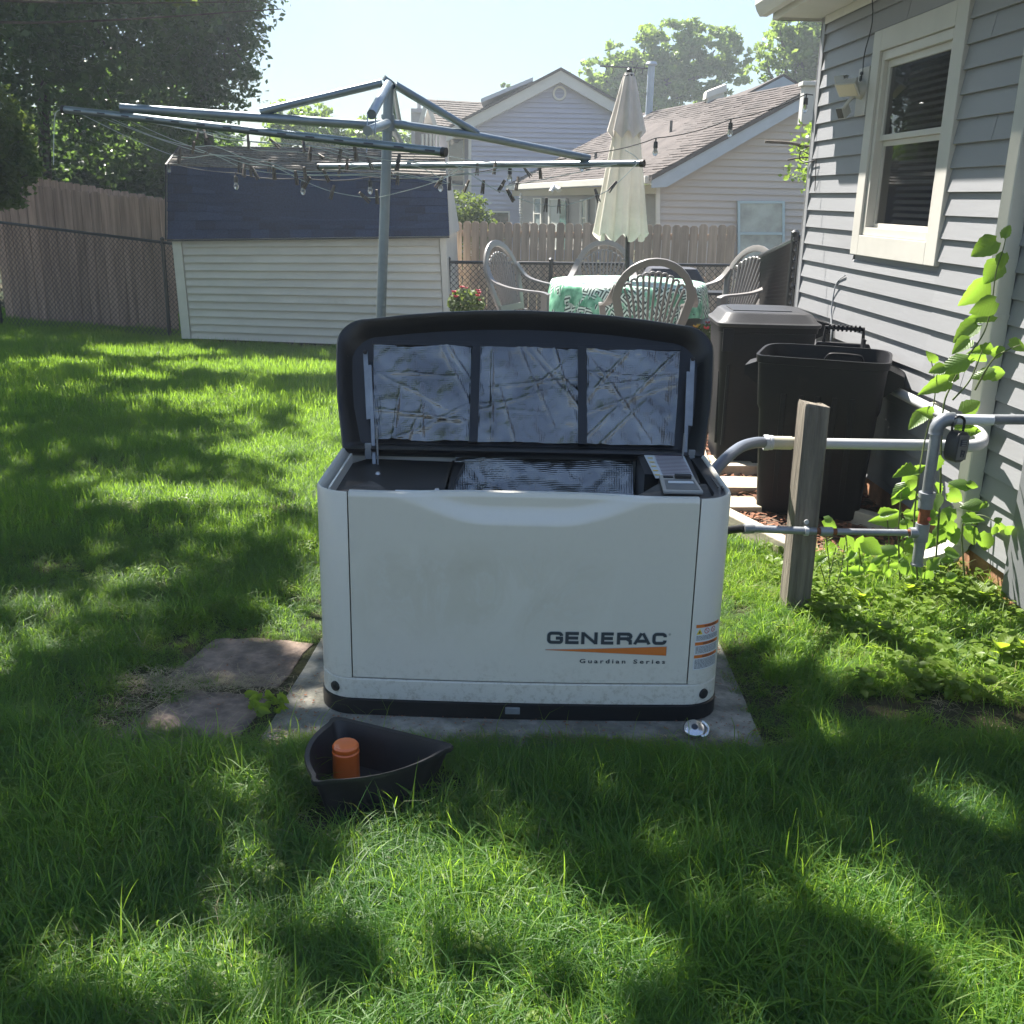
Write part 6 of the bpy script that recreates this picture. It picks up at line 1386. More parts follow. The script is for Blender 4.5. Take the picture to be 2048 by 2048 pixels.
# flower pots
def flower_pot(loc, rp, hp, rc, hc, petals, label, npet, nleaf, box=False):
    r = empty('flower_pot', loc, label, 'flower pot', 'flower pots on the patio'); b = MB()
    if box: b.loops([[(x * rp * .85, y * rp * .6, 0) for x, y in sup(2, 2, 20)], [(x * rp, y * rp * .7, hp) for x, y in sup(2, 2, 20)], [(x * rp * .93, y * rp * .63, hp) for x, y in sup(2, 2, 20)], [(x * rp * .9, y * rp * .6, hp - .04) for x, y in sup(2, 2, 20)]], cap0=True, cap1=True)
    else: b.lathe([(0, 0), (rp * .7, 0), (rp, hp), (rp * .92, hp), (rp * .88, hp - .03), (0, hp - .03)], (0, 0, 0), 24)
    b.build('pot', M_black if box or True else M_chair, r, smooth=True, local=True, auto=40)
    mb = MB()
    for k in range(nleaf):
        v = Vector((random.gauss(0, 1), random.gauss(0, 1), random.gauss(0, 1))).normalized() * random.uniform(.35, 1) ** .5; p = Vector((v.x * rc, v.y * rc * .8, hp + hc * .5 + v.z * hc * .5)); s_ = random.uniform(.018, .034)
        d = Vector((random.gauss(0, 1), random.gauss(0, 1), random.gauss(0, .6))).normalized(); e = d.orthogonal().normalized(); mb.add([p - d * s_, p - e * s_ * .5, p + d * s_, p + e * s_ * .5], [(0, 1, 2, 3)])
    mb.build('foliage', L_mid, r, fix=False, local=True)
    for k in range(npet):
        v = Vector((random.uniform(-1, 1), random.uniform(-1, .4), random.uniform(.2, 1))).normalized(); p = Vector((v.x * rc, v.y * rc * .8, hp + hc * .5 + v.z * hc * .55)); b = MB(); s_ = random.uniform(.020, .032)
        for ring_, m_ in ((1, 5), (.6, 4)):
            for q in range(m_):
                a = 2 * pi * q / m_ + ring_; c = p + Vector((cos(a), sin(a) * .9, .15)) * s_ * ring_ * .5; d = Vector((cos(a), sin(a), .5)) * s_ * .5; e = Vector((-sin(a), cos(a), .2)) * s_ * .5; b.add([c - d, c - e, c + d + V(0, 0, s_ * .3), c + e], [(0, 1, 2, 3)])
        b.build('flower', petals[k % len(petals)], r, fix=False, local=True)
    return r
p = P(932, 630, 10.6)
fp_ = flower_pot((p.x, 10.6, .0), .19, .33, .19, .30, [M_pink], 'dark planter of deep pink roses standing beside the shed', 14, 900, True)
b = MB(); b.box((.10, -.14, .36), (.075, .006, .045), Matrix.Rotation(.2, 3, 'X')); b.build('plant_tag', M_label, fp_, local=True)
p = P(1426, 610, 8.1)
flower_pot((p.x, 8.1, PZ0), .15, .33, .15, .15, [M_coral, M_pink, M_yell, M_coral], 'pot of coral pink and yellow flowers between the table and closed bin', 16, 420)
# dry grass clumps and cut leaves on the stones
lp = empty('pulled_weeds', PZ(540, 1405, .01), 'small heap of pulled leafy weeds on the corner of the nearer flagstone', 'weeds')
for k in range(34):
    p = PZ(random.uniform(500, 570), random.uniform(1385, 1425), random.uniform(.01, .035)); o = put_leaf(lp, p, random.uniform(.02, .045), random.uniform(0, 360), me=random.choice(wl_))
fl0 = PZ(547, 1476, .05); b = MB()
for k in range(5):
    a = k * 1.26; c = fl0 + Vector((cos(a), sin(a), .2)) * .005; b.add([c, c + Vector((cos(a - .5), sin(a - .5), .1)) * .009, c + Vector((cos(a), sin(a), .2)) * .013, c + Vector((cos(a + .5), sin(a + .5), .1)) * .009], [(0, 1, 2, 3)])
o = b.build('fallen_petal', mat('peach_petal', (.75, .45, .30), .6), fix=False); tag(o, 'tiny peach coloured fallen blossom in the grass left of the black tray', 'petal')

# ------------------------------------------------------------------ neighbouring houses
def clip_poly(poly, f):
    out = []
    for i in range(len(poly)):
        a, c = poly[i], poly[(i + 1) % len(poly)]; fa_, fc = f(a), f(c)
        if fa_ >= 0: out.append(a)
        if (fa_ >= 0) != (fc >= 0): out.append(a.lerp(c, fa_ / (fa_ - fc)))
    return out
def lap_wall(parent, name, poly, exposure, material, nrm, butt=.015, joined=False):
    """lap siding courses filling a convex upright polygon"""
    poly = [Vector(p) for p in poly]; nrm = Vector(nrm).normalized(); z0, z1 = min(p.z for p in poly), max(p.z for p in poly); J = MB(); z = z0
    while z < z1:
        q = clip_poly(clip_poly(poly, lambda p: p.z - z), lambda p: z + exposure - p.z)
        if len(q) >= 3:
            mb = J if joined else MB(); k = lambda p: butt * (1 - .85 * (p.z - z) / exposure)
            fr = [p + nrm * k(p) for p in q]; n = len(q); mb.add(fr + q, [tuple(range(n))] + [(i, (i + 1) % n, n + (i + 1) % n, n + i) for i in range(n)])
            if not joined: mb.build(name, material, parent)
        z += exposure
    if joined: o = J.build(name, material, parent, fix=False); o['kind'] = 'stuff'; return o
H2 = 27.0; h2 = empty('lavender_house', P(1080, 470, H2), 'two-storey lavender sided neighbour house with cream rakes and solar panels', 'house')
pk_, rl, rr_ = P(1121, 150, H2), P(937, 240, H2), P(1262, 233, H2); bl_, br_ = P(937, 520, H2), P(1262, 520, H2)
lap_wall(h2, 'siding_board', [bl_, br_, rr_, pk_, rl], .115, M_purple, (0, -1, 0), .040)
mb = MB(); mb.prism([bl_, br_, rr_, pk_, rl], (0, 9, 0)); mb.build('wall', M_purple, h2)
def rake(a, c, w, off=-.22, th=.10, parent=h2, m=M_whitep):
    a, c = Vector(a), Vector(c); mb = MB(); mb.prism([a, c, c + V(0, 0, -w), a + V(0, 0, -w)], (0, off, 0)); return mb.build('rake_board', m, parent)
e1, e2, e3 = P(893, 262, H2), P(1121, 143, H2), P(1275, 232, H2)
rake(e1 + V(0, 0, -.0), e2, .26); rake(e2, e3, .26)
for a, c in ((e1, e2), (e2, e3)):
    mb = MB(); mb.prism([a + V(0, -.25, .0), c + V(0, -.25, .0), c + V(0, 9.3, 0), a + V(0, 9.3, 0)], (0, 0, .07)); mb.build('roof', M_shing_m, h2)
vc = P(1119, 187, H2) + V(0, -.03, 0); RY = Matrix.Rotation(pi / 2, 3, 'X')
b = MB(); b.lathe([(.115, .03), (.165, .035), (.17, .0), (.17, -.02)], vc, 28, RY); vo_ = b.build('round_vent', M_whitep, h2, smooth=True, auto=30)
b = MB()
for k in range(5): b.box(vc + V(0, .005, -.09 + k * .045), (.21 * sqrt(max(.1, 1 - ((k - 2) / 2.6) ** 2)), .02, .012))
b.build('louvre', M_purple, vo_)
so_a, so_b = P(971, 199, H2 + 1.0), P(1068, 164, H2 + 1.0)
b = MB(); b.prism([P(962, 205, H2 + .8), P(1066, 162, H2 + .8), P(1066, 162, H2 + .8) + V(0, 6, .0), P(962, 205, H2 + .8) + V(0, 6, 0)], (0, 0, .09)); b.build('solar_panel', M_bluef, h2)
b = MB(); b.prism([P(937, 245, H2) + V(0, -.03, 0), P(943, 245, H2) + V(0, -.03, 0), P(943, 520, H2) + V(0, -.03, 0), P(937, 520, H2) + V(0, -.03, 0)], (0, -.03, 0)); b.build('corner_trim', M_whitep, h2)
def nwin(parent, x0, y0, x1, y1, Y, fr, glass, muntin=None, w=3, nrm=None, pl=None):
    Q = (lambda x, y: P(x, y, Y)) if pl is None else (lambda x, y: PP(x, y, *pl))
    nv_ = Vector(nrm or (0, -1, 0)); mb = MB()
    for (xa, ya, xb, yb) in ((x0, y0, x1, y0 + w), (x0, y1 - w, x1, y1), (x0, y0 + w + .1, x0 + w, y1 - w - .1), (x1 - w, y0 + w + .1, x1, y1 - w - .1)) + (((x0 + w + .1, muntin - w / 2, x1 - w - .1, muntin + w / 2),) if muntin else ()):
        mb.prism([Q(xa, yb), Q(xb, yb), Q(xb, ya), Q(xa, ya)], nv_ * .06)
    o = mb.build('window', fr, parent)
    mb = MB(); mb.prism([Q(x0, y1), Q(x1, y1), Q(x1, y0), Q(x0, y0)], nv_ * .035); mb.build('pane', glass, o); return o
nwin(h2, 979, 422, 1020, 470, H2 - .02, M_whitep, M_glass)
# left wing with its own roof, chimney and porch
WY = H2 + .9
b = MB(); b.prism([P(871, 252, WY), P(940, 258, WY), P(940, 520, WY), P(871, 520, WY)], (0, 3, 0)); b.build('wing_wall', M_purple, h2)
b = MB(); b.prism([P(866, 249, WY - .35), P(936, 258, WY - .35), P(936, 268, WY - .35), P(871, 264, WY - .35)], (0, .2, 0)); b.build('wing_fascia', M_whitep, h2)
ra, rb2, rc2, rd = P(868, 250, WY - .4), P(934, 259, WY - .4), P(996, 206, WY + 2.2), P(852, 198, WY + 2.2)
b = MB(); b.prism([ra, rb2, rc2, rd], (0, 0, -.06)); b.build('wing_roof', M_shing_m, h2)
J = shingles(ra, rb2, rc2, rd, 12, 16, 'wing_shingles', M_shing_m, h2, .02, joined=True)
lap_wall(h2, 'gable_board', [P(845, 255, WY - .2), P(871, 256, WY - .2), P(856, 214, WY - .2)], .115, M_tan, (0, -1, 0))
for a, c in ((P(838, 254, WY - .4), P(855, 200, WY - .4)), (P(855, 206, WY - .4), P(873, 258, WY - .4))):
    mb = MB(); mb.beam(a, c, .06, .10); mb.build('rake_board', M_whitep, h2)
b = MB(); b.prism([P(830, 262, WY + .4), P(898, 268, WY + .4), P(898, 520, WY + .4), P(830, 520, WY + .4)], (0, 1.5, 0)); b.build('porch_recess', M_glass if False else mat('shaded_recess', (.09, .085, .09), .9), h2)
for x in (845, 853, 861, 868, 876): b = MB(); b.beam(P(x, 268, WY - .3), P(x, 330, WY - .3), .05, .05); b.build('porch_baluster', M_whitep, h2)
nwin(h2, 896, 276, 929, 372, WY - .03, M_whitep, M_glass, None, 2)
b = MB(); b.beam(P(836, 226, WY + 1.5), P(838, 420, WY + 1.5), .24, .35); b.box(P(836, 222, WY + 1.5), (.34, .4, .10)); b.beam(P(838, 218, WY + 1.5), P(838, 200, WY + 1.5), .09, .09); b.build('chimney', mat('pale_chimney', (.50, .48, .48), .7, var=.1), h2)

# tan house
TY = 17.0; h3 = empty('tan_house', P(1480, 470, TY), 'tan sided one-storey neighbour house with weathered brown roof and blue-grey rakes', 'house')
peak = P(1660, 157, TY); ev = P(1300, 352, TY)
Efar, Rfar = P(1016, 370, 26.5), P(1287, 227, 24.5); Enear, Rnear = P(1302, 353, TY), P(1655, 159, TY)
g1_, g2_ = P(1312, 560, TY + .15), P(1690, 560, TY + .15)
gtop = [P(1690, 160, TY + .15), P(1655, 178, TY + .15), P(1312, 366, TY + .15)]
lap_wall(h3, 'siding_board', [g1_, g2_] + gtop, .105, M_tan, (0, -1, 0), .034)
b = MB(); b.prism([g1_, g2_] + gtop, (0, .1, 0)); b.build('gable_wall', M_tan, h3)
b = MB(); b.prism([Enear, Rnear, Rnear + V(0, 0, -.22), P(1610, 214, TY), P(1332, 374, TY), P(1302, 376, TY)], (0, -.10, 0)); b.build('rake_board', M_bluef, h3)
b = MB(); b.beam(P(1316, 372, TY + .1), P(1316, 560, TY + .1), .06, .06); b.build('corner_trim', M_whitep, h3)
b = MB(); b.add([Enear + V(0, -.12, .01), Rnear + V(0, -.12, .01), Rfar, Efar, Enear + V(0, -.12, -.06), Rnear + V(0, -.12, -.06), Rfar - V(0, 0, .08), Efar - V(0, 0, .08)], [(0, 1, 2, 3), (7, 6, 5, 4), (0, 4, 5, 1), (1, 5, 6, 2), (2, 6, 7, 3), (3, 7, 4, 0)]); b.build('roof', M_shing_n, h3)
def roof_tabs(A, B_, C, D, rows, cols, m, parent):
    J = MB(); nn = (B_ - A).cross(D - A).normalized(); nn = nn if nn.z > 0 else -nn
    for r in range(rows):
        t0, t1 = r / rows, (r + 1.03) / rows; x = 0
        while x < 1:
            x2 = min(1, x + random.uniform(.7, 1.3) / cols); p = lambda s2, t: A.lerp(B_, s2).lerp(D.lerp(C, s2), min(1, t)); h = .013 * random.uniform(.6, 1.5)
            J.add([p(x, t0) + nn * h, p(x2 - .0006, t0) + nn * h, p(x2 - .0006, t1) + nn * .004, p(x, t1) + nn * .004, p(x, t0), p(x2, t0)], [(0, 1, 2, 3), (4, 5, 1, 0)]); x = x2
    o = J.build('roof_shingles', m, parent, fix=False); o['kind'] = 'stuff'; return o
up_ = V(0, 0, .012)
roof_tabs(Efar + up_, Enear + up_ + V(0, -.12, 0), Rnear + up_ + V(0, -.12, 0), Rfar + up_, 30, 34, M_shing_n, h3)
b = MB(); b.beam(Efar + V(0, 0, -.06), Enear + V(-.03, 0, -.05), .13, .12); b.build('gutter', M_whitep, h3, bevel=.01)
b = MB(); b.beam(Efar + V(.12, 0, -.19), Enear + V(.08, 0, -.19), .03, .14); b.build('fascia', mat('yellowed_fascia', (.50, .44, .32), .6), h3)
pA, pB = P(1042, 430, 25.6), P(1318, 430, TY + .25); pd_ = (pB - pA); pn = Vector((pd_.y, -pd_.x, 0)).normalized(); pn = pn if pn.x < 0 else -pn
pl = (pA, pn); S_ = lambda x, y: PP(x, y, *pl)
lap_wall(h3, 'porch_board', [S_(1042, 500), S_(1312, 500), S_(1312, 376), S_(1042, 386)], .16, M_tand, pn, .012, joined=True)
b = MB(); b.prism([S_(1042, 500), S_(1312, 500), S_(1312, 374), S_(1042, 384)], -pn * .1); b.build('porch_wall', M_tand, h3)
pl2 = (pA + pn * .02, pn)
nwin(h3, 1071, 396, 1087, 460, 0, M_whitep, M_glassb, 427, 2.0, tuple(pn), pl2); nwin(h3, 1165, 399, 1179, 460, 0, M_whitep, M_glassb, 436, 2.0, tuple(pn), pl2); nwin(h3, 1197, 398, 1218, 470, 0, M_whitep, M_glass, None, 2.0, tuple(pn), pl2)
dr = nwin(h3, 1101, 397, 1136, 500, 0, M_whitep, mat('storm_door', (.45, .47, .44), .4), None, 3.0, tuple(pn), pl2); dr.name = 'door'
mb = MB(); mb.prism([PP(1121, 500, pA + pn * .07, pn), PP(1133, 500, pA + pn * .07, pn), PP(1133, 402, pA + pn * .07, pn), PP(1121, 402, pA + pn * .07, pn)], pn * .02); mb.build('door_glass', mat('green_glass', (.05, .14, .12), .1), dr)
mb = MB(); q = PP(1109, 374, pA + pn * .5, pn); mb.tube([q, q + V(.1, -.1, -.06)], .05, 10); mb.tube([q + V(0, 0, .02), q + V(-.08, -.12, -.10)], .045, 10); mb.build('eave_lamp', M_whitep, h3, smooth=True)
mb = MB()
for k in range(13): 
    p = P(1042, 388 + k * 5.2, 25.2); mb.lathe([(.015, .03), (.04, -.02), (.012, -.04)], p, 8)
mb.build('rain_chain', M_whitep, h3)
nwin(h3, 1474, 402, 1568, 560, TY + .12, M_teal, M_glassb, 467, 5)
# cross gable, vent box and pipes on the roof
cgY = 20.5; a, c, d = P(1482, 198, cgY), P(1567, 153, cgY), P(1603, 176, cgY)
b = MB(); b.prism([a, c, d, P(1603, 215, cgY)], (0, .1, 0)); b.build('cross_gable', M_bluef, h3)
b = MB(); b.prism([a, c, c + V(0, 3, .0), a + V(-.5, 3, 0)], (0, 0, .05)); b.prism([c, d + V(.2, 0, -.1), d + V(.2, 3, -.1), c + V(0, 3, 0)], (0, 0, .05)); b.build('cross_roof', M_shing_n, h3)
nR = (Enear - Efar).cross(Rnear - Efar).normalized(); nR = nR if nR.z > 0 else -nR
def onroof(x, y): return PP(x, y, Efar, nR)
b = MB(); p = onroof(1428, 207); b.loops([[p + Vector((sx * .24 * k, sy_ * .22 * k, z)) for sx, sy_ in ((-1, -1), (1, -1), (1, 1), (-1, 1))] for z, k in ((-.1, .62), (.14, .62), (.14, .8), (.26, .76), (.28, .6))], cap0=True, cap1=True)
for i, v in enumerate(b.v): b.v[i] = (v[0], v[1], v[2] + (v[0] - p.x) * .38)
b.build('roof_vent', M_whitep, h3)
for x, y, y2, r, m_ in ((1297, 240, 150, .055, M_bluef), (1341, 272, 246, .022, M_lock), (1191, 322, 308, .022, M_lock), (1232, 300, 285, .03, M_lock)):
    p = onroof(x, y); q = p + V(0, 0, (y - y2) / 2050 * p.y * 1.04); b = MB(); b.tube([p, q], r * p.y / 17, 10)
    if r > .05: b.lathe([(.10, -.0), (.13, .03), (.10, .08), (0, .09)], q, 12); b.lathe([(.16, 0), (.10, .1)], p, 12)
    b.build('vent_pipe', m_, h3, smooth=True, auto=40)
an = empty('tv_antenna', P(1240, 150, 24), 'thin dark roof antenna showing behind the top of the umbrella', 'antenna'); b = MB(); b.tube([P(1200, 132, 24), P(1300, 137, 24)], .02, 5)
for x in (1215, 1230, 1275, 1290): b.tube([P(x, 128, 24), P(x, 141, 24) + V(0, .6, 0)], .012, 4)
b.tube([P(1262, 134, 24), P(1262, 240, 24)], .025, 6); b.build('antenna_rods', M_lock, an)
# small meter box at the tan house corner beside the grey house
b = MB(); p = P(1626, 212, 15.5); b.box(p, (.34, .2, .5)); b.box(p + V(0, -.02, .28), (.42, .26, .06)); o = b.build('chimney_box', M_floodg, bevel=.01); o.name = 'roof_chimney'; tag(o, 'small cream boxed chimney just left of the grey house corner', 'chimney')

# ------------------------------------------------------------------ trees
def crown(name, blobs, n, size, material, parent, seed, clump=.28, flat=.6, keep=None):
    """thousands of leaf faces gathered in clumps inside the blobs"""
    r = np.random.default_rng(seed); w = np.array([b_[1][0] * b_[1][1] * b_[1][2] for b_ in blobs]) ** .72; w /= w.sum()
    nc = max(12, n // 30); bi = r.choice(len(blobs), nc, p=w); C_ = np.array([list(b_[0]) for b_ in blobs]); R_ = np.array([list(b_[1]) for b_ in blobs])
    d = r.normal(size=(nc, 3)); d /= np.linalg.norm(d, axis=1)[:, None]; rad = r.uniform(.25, 1, nc) ** .45
    cc = C_[bi] + d * R_[bi] * rad[:, None]; rs = clump * R_[bi].min(axis=1) * r.uniform(.5, 1.3, nc)
    ci = r.choice(nc, n, p=(rs ** 2) / (rs ** 2).sum()); dd = r.normal(size=(n, 3)); dd /= np.linalg.norm(dd, axis=1)[:, None]
    p = cc[ci] + dd * (rs[ci] * r.uniform(0, 1, n) ** .4)[:, None] * np.array([1.25, 1.25, flat])
    if keep is not None: p = p[keep(p)]; n = len(p)
    s_ = size * r.uniform(.6, 1.35, n); t = r.normal(size=(n, 3)); t[:, 2] = t[:, 2] * .6 - .35; t /= np.linalg.norm(t, axis=1)[:, None]
    u = r.normal(size=(n, 3)); u -= t * (u * t).sum(1)[:, None]; u /= np.linalg.norm(u, axis=1)[:, None]; nn = np.cross(t, u)
    a = p - t * (s_ * .5)[:, None]; c = p + t * (s_ * .5)[:, None]; b1 = p - u * (s_ * .30)[:, None] + nn * (s_ * .08)[:, None]; b2 = p + u * (s_ * .30)[:, None] + nn * (s_ * .08)[:, None]
    vs = np.stack([a, b1, c, b2], 1).reshape(-1, 3); q = np.arange(n * 4).reshape(n, 4)
    return link(name, np_mesh(name, vs, q), parent, material)
def trunk(parent, base, top, r0_, limbs, m=M_bark):
    base, top = Vector(base), Vector(top); b = MB(); pts = [base.lerp(top, t) + V(sin(t * 5) * .06, cos(t * 4) * .05, 0) for t in np.linspace(0, 1, 9)]; b.tube(pts, [r0_ * (1.25 if i == 0 else 1 - .075 * i) for i in range(9)], 10); b.build('trunk', m, parent, smooth=True)
    for l in limbs:
        l = Vector(l); s0 = base.lerp(top, random.uniform(.5, .95)); b = MB(); mid = s0.lerp(l, .5) + V(0, 0, -.15 * (l - s0).length * .3); b.tube(smooth_path([s0, mid, l], 5), [r0_ * .42 * (1 - .08 * i) for i in range(11)], 7); b.build('limb', m, parent, smooth=True)
def pb(x, y, Y, r, k=1.0): c = P(x, y, Y); R_ = r * Y / 2050; return (c, (R_, R_ * k, R_))
def tree(label, base, top, r0_, blobs, n, size, m, seed, group='trees beyond the fences', clump=.3, flat=.65, keep=None, name='leafy_tree'):
    t = empty(name, base, label, 'tree', group); crown('crown', blobs, n, size, m, t, seed, clump, flat, keep); trunk(t, base, top, r0_, [b_[0] for b_ in blobs[:9]]); return t
g22 = gz(22)
tree('tall dark tree filling the top left corner behind the wooden fence', (-9.3, 20.5, g22), (-9.0, 21.5, 7.5), .14, [pb(60, 60, 20, 150), pb(210, 90, 20, 150), pb(100, 230, 20.5, 120), pb(240, 240, 20.5, 110), pb(-60, 0, 20, 200), pb(150, -120, 20, 240), pb(-120, 230, 20, 180), pb(30, -320, 20, 260), pb(180, 330, 21, 70), pb(90, 330, 21, 60)], 54000, .135, L_dark, 1)
tree('tall tree whose ragged edge meets the sky over the clothesline', (-6.3, 22, g22), (-6.4, 22, 7), .13, [pb(400, 60, 21.5, 95), pb(350, 190, 21.5, 95), pb(455, 110, 21.5, 70), pb(465, 165, 21.3, 52), pb(420, 205, 21.5, 60), pb(330, 290, 22, 80), pb(450, 25, 21.5, 72), pb(360, -120, 21.5, 160), pb(490, 130, 21, 30), pb(505, 190, 21, 28), pb(495, 205, 21, 30), pb(520, 30, 21, 26), pb(430, 280, 22, 50)], 42000, .12, L_dark, 2)
tree('dark tree in the gap behind the shed and brown fence', (-7.6, 23.5, g22), (-7.7, 23.5, 4), .10, [pb(300, 300, 23, 95), pb(200, 340, 23, 80), pb(120, 330, 23, 80), pb(390, 330, 23, 80), pb(290, 370, 23, 60), pb(250, 250, 24, 120), pb(60, 300, 23.5, 90)], 30000, .16, L_dark, 3)
tree('small bright leafy tree cut by the left picture edge above the fence', (-9.3, 14.5, gz(14)), (-8.6, 14.2, 1.9), .09, [pb(20, 250, 13.2, 42), pb(30, 320, 13.2, 48), pb(10, 370, 13.2, 44), pb(55, 350, 13, 26), pb(-30, 300, 13.2, 80), pb(0, 200, 13.2, 30), pb(45, 280, 13.1, 22)], 9000, .085, L_mid, 4)
# low twig at the top edge belongs to a branch of the tall tree
tree('leafy branch tip hanging into the sky at the top edge', (-10.5, 12, gz(12)), (-8.2, 12, 7.5), .06, [pb(520, -6, 12, 26), pb(545, 10, 12, 22), pb(562, 18, 12, 14), pb(500, 4, 12, 16), pb(470, -60, 12, 70), pb(380, -140, 12, 120), pb(560, -60, 12, 60)], 3600, .10, L_mid, 5, group=None, clump=.4)
# behind the shed
tree('light green small tree between the tall tree and clothesline pole', (-6.0, 34, -.52), (-6.0, 34, 2.6), .15, [pb(570, 240, 34, 34), pb(610, 250, 34, 34), pb(650, 262, 34, 30), pb(590, 215, 34, 16), pb(640, 225, 34, 22), pb(540, 270, 34, 26), pb(600, 300, 34, 60)], 6500, .20, L_lite, 6)
tree('light green small tree just right of the clothesline pole', (-4.2, 34, -.52), (-4.3, 34, 2.2), .15, [pb(720, 262, 34, 28), pb(760, 270, 34, 28), pb(800, 270, 34, 28), pb(690, 275, 34, 30), pb(750, 310, 34, 60), pb(820, 280, 34, 20)], 5500, .20, L_lite, 7)
# bush over the fence
bs = empty('round_bush', P(930, 470, 16.5), 'round bright-leaved bush between the shed and the grey wooden fence', 'bush'); crown('foliage', [pb(922, 425, 16.6, 44), pb(950, 432, 16.6, 34), pb(905, 400, 16.6, 22), pb(930, 395, 16.6, 16), pb(965, 440, 16.6, 20), pb(930, 470, 16.6, 60)], 5200, .055, L_mid, bs, 8, .35)
b = MB(); b.tube([P(930, 560, 16.6), P(930, 430, 16.6)], .03, 6); b.build('stem', M_bark, bs)
# right
tree('big light green tree rising behind the tan house roof', (3.9, 42, -.52), (4.2, 42, 6.5), .32, [pb(1180, 150, 42, 34), pb(1230, 110, 42, 30), pb(1290, 95, 42, 42), pb(1340, 90, 42, 44), pb(1390, 78, 42, 36), pb(1430, 100, 42, 44), pb(1470, 130, 42, 38), pb(1240, 165, 42, 50), pb(1330, 155, 42, 55), pb(1420, 165, 42, 45), pb(1200, 190, 42, 40), pb(1290, 200, 42, 60), pb(1460, 95, 42, 24), pb(1370, 130, 42, 40)], 15000, .24, L_lite, 9, clump=.24)
tree('brighter green tree between the tan house and the grey house', (8.8, 34, -.52), (8.6, 34, 6), .25, [pb(1560, 80, 34, 42), pb(1610, 60, 34, 50), pb(1530, 120, 34, 34), pb(1590, 130, 34, 50), pb(1640, 110, 34, 60), pb(1560, 55, 34, 22), pb(1600, 170, 34, 30), pb(1690, 90, 34, 80)], 12000, .19, L_lite, 10, clump=.26)
tree('sparse twig tips showing above the lavender house roof', (.6, 46, -.52), (.6, 46, 4), .1, [pb(1012, 168, 46, 9), pb(1028, 172, 46, 7), pb(1045, 168, 46, 5), pb(1136, 146, 46, 6), pb(1020, 200, 46, 16)], 320, .2, L_lite, 11)
mt = empty('crape_myrtle', P(1690, 460, 8.6), 'leafy green branch reaching out from behind the grey house corner', 'shrub')
crown('foliage', [pb(1530, 285, 8.4, 9), pb(1545, 293, 8.4, 9), pb(1565, 292, 8.4, 10), pb(1585, 285, 8.4, 14), pb(1600, 260, 8.4, 17), pb(1612, 290, 8.4, 20), pb(1580, 318, 8.4, 13), pb(1605, 315, 8.4, 14), pb(1640, 280, 8.6, 45), pb(1690, 330, 8.8, 80)], 2600, .05, L_lite, mt, 12, .5)
b = MB(); b.tube(smooth_path([P(1750, 700, 9), P(1720, 450, 8.9), P(1660, 320, 8.6), P(1600, 290, 8.4), P(1530, 283, 8.4)]), .012, 6); b.tube(smooth_path([P(1660, 320, 8.6), P(1610, 315, 8.4), P(1575, 320, 8.4)]), .007, 5); b.build('branch', M_bark, mt, smooth=True)
# roots of a hedge far behind that closes the horizon
fw_ = [((x + random.uniform(-1, 1), 58 + random.uniform(-3, 3), 1.2 + random.uniform(-.5, .9)), (3.5, 2, 2.6)) for x in range(-48, 52, 4)]
o = crown('distant_trees', [(Vector(c), r_) for c, r_ in fw_], 16000, .5, L_mid, None, 13); tag(o, 'far band of trees closing the view behind the houses', 'trees', kind='stuff')

# unseen tree on the left; its crown is shaped to cast the lawn's shade
LIT = [  # (x, y, rx, ry) lawn patches kept sunlit by gaps cut in the crown
 (-1.75, 9.6, .95, 1.5), (-2.5, 10.6, 1.3, .55), (-1.25, 7.7, .42, 1.1), (-1.45, 6.35, .50, .34), (-1.7, 5.1, .55, .26), (-1.5, 3.9, .18, .10), (-1.0, 5.6, .35, .8), (-6.2, 13.4, 1.2, .7), (-4.15, 11.9, .9, .65), (-2.9, 8.3, .45, .2),
 (-3.6, 9.6, .4, .2), (-4.8, 10.6, .6, .2), (-.95, 3.40, .16, .08), (-.72, 3.28, .08, .07), (.14, 2.375, .26, .045),
 (-.12, 1.95, .32, .20), (.20, 1.74, .28, .13), (.02, 1.53, .26, .10), (.86, 1.94, .20, .14), (1.05, 1.66, .17, .11), (-.70, 1.66, .30, .13), (-.42, 1.45, .26, .10), (.5, 1.88, .10, .07), (1.25, 2.3, .16, .14), (.55, 1.48, .18, .07), (-.30, 2.14, .09, .05), (.5, 2.12, .12, .06), (-1.0, 1.9, .08, .05)]
def keep_shade(p):
    gx, gy = p[:, 0] + .42 * p[:, 2], p[:, 1] - .65 * p[:, 2]
    lit = np.zeros(len(p), bool); r = np.random.default_rng(5)
    jx, jy = gx + r.normal(0, .03, len(p)), gy + r.normal(0, .03, len(p))
    wob = .22 * np.sin(jx * 9 + 3 * np.sin(jy * 7)) + .18 * np.sin(jy * 13 + jx * 5)
    for (x, y, a, b_) in LIT: lit |= ((jx - x) / a) ** 2 + ((jy - y) / b_) ** 2 < 1 + wob
    lit |= (jx > -.80 + .1 * np.sin(jy * 3)) & (jy > 3.35)
    lit |= (jx > 1.0 + .1 * np.sin(jy * 9)) & (jy > 3.0 + .08 * np.sin(jx * 11))
    lit |= (jx > 2.4) | (jy > 17)
    lit |= (p[:, 2] < 1.9 + p[:, 1] * .22)         # stays above the view
    return ~lit
sb = []
random.seed(11)
for gx in np.arange(-7, 2.9, .9):
    for gy in np.arange(-.4, 14.5, 1.0):
        z = 5.2 + .16 * gy + random.uniform(0, 1.4)
        sb.append((Vector((gx - .42 * z + random.uniform(-.3, .3), gy + .65 * z + random.uniform(-.3, .3), z)), (.75, .8, .5)))
sb = [sb[i] for i in np.random.default_rng(3).permutation(len(sb))]
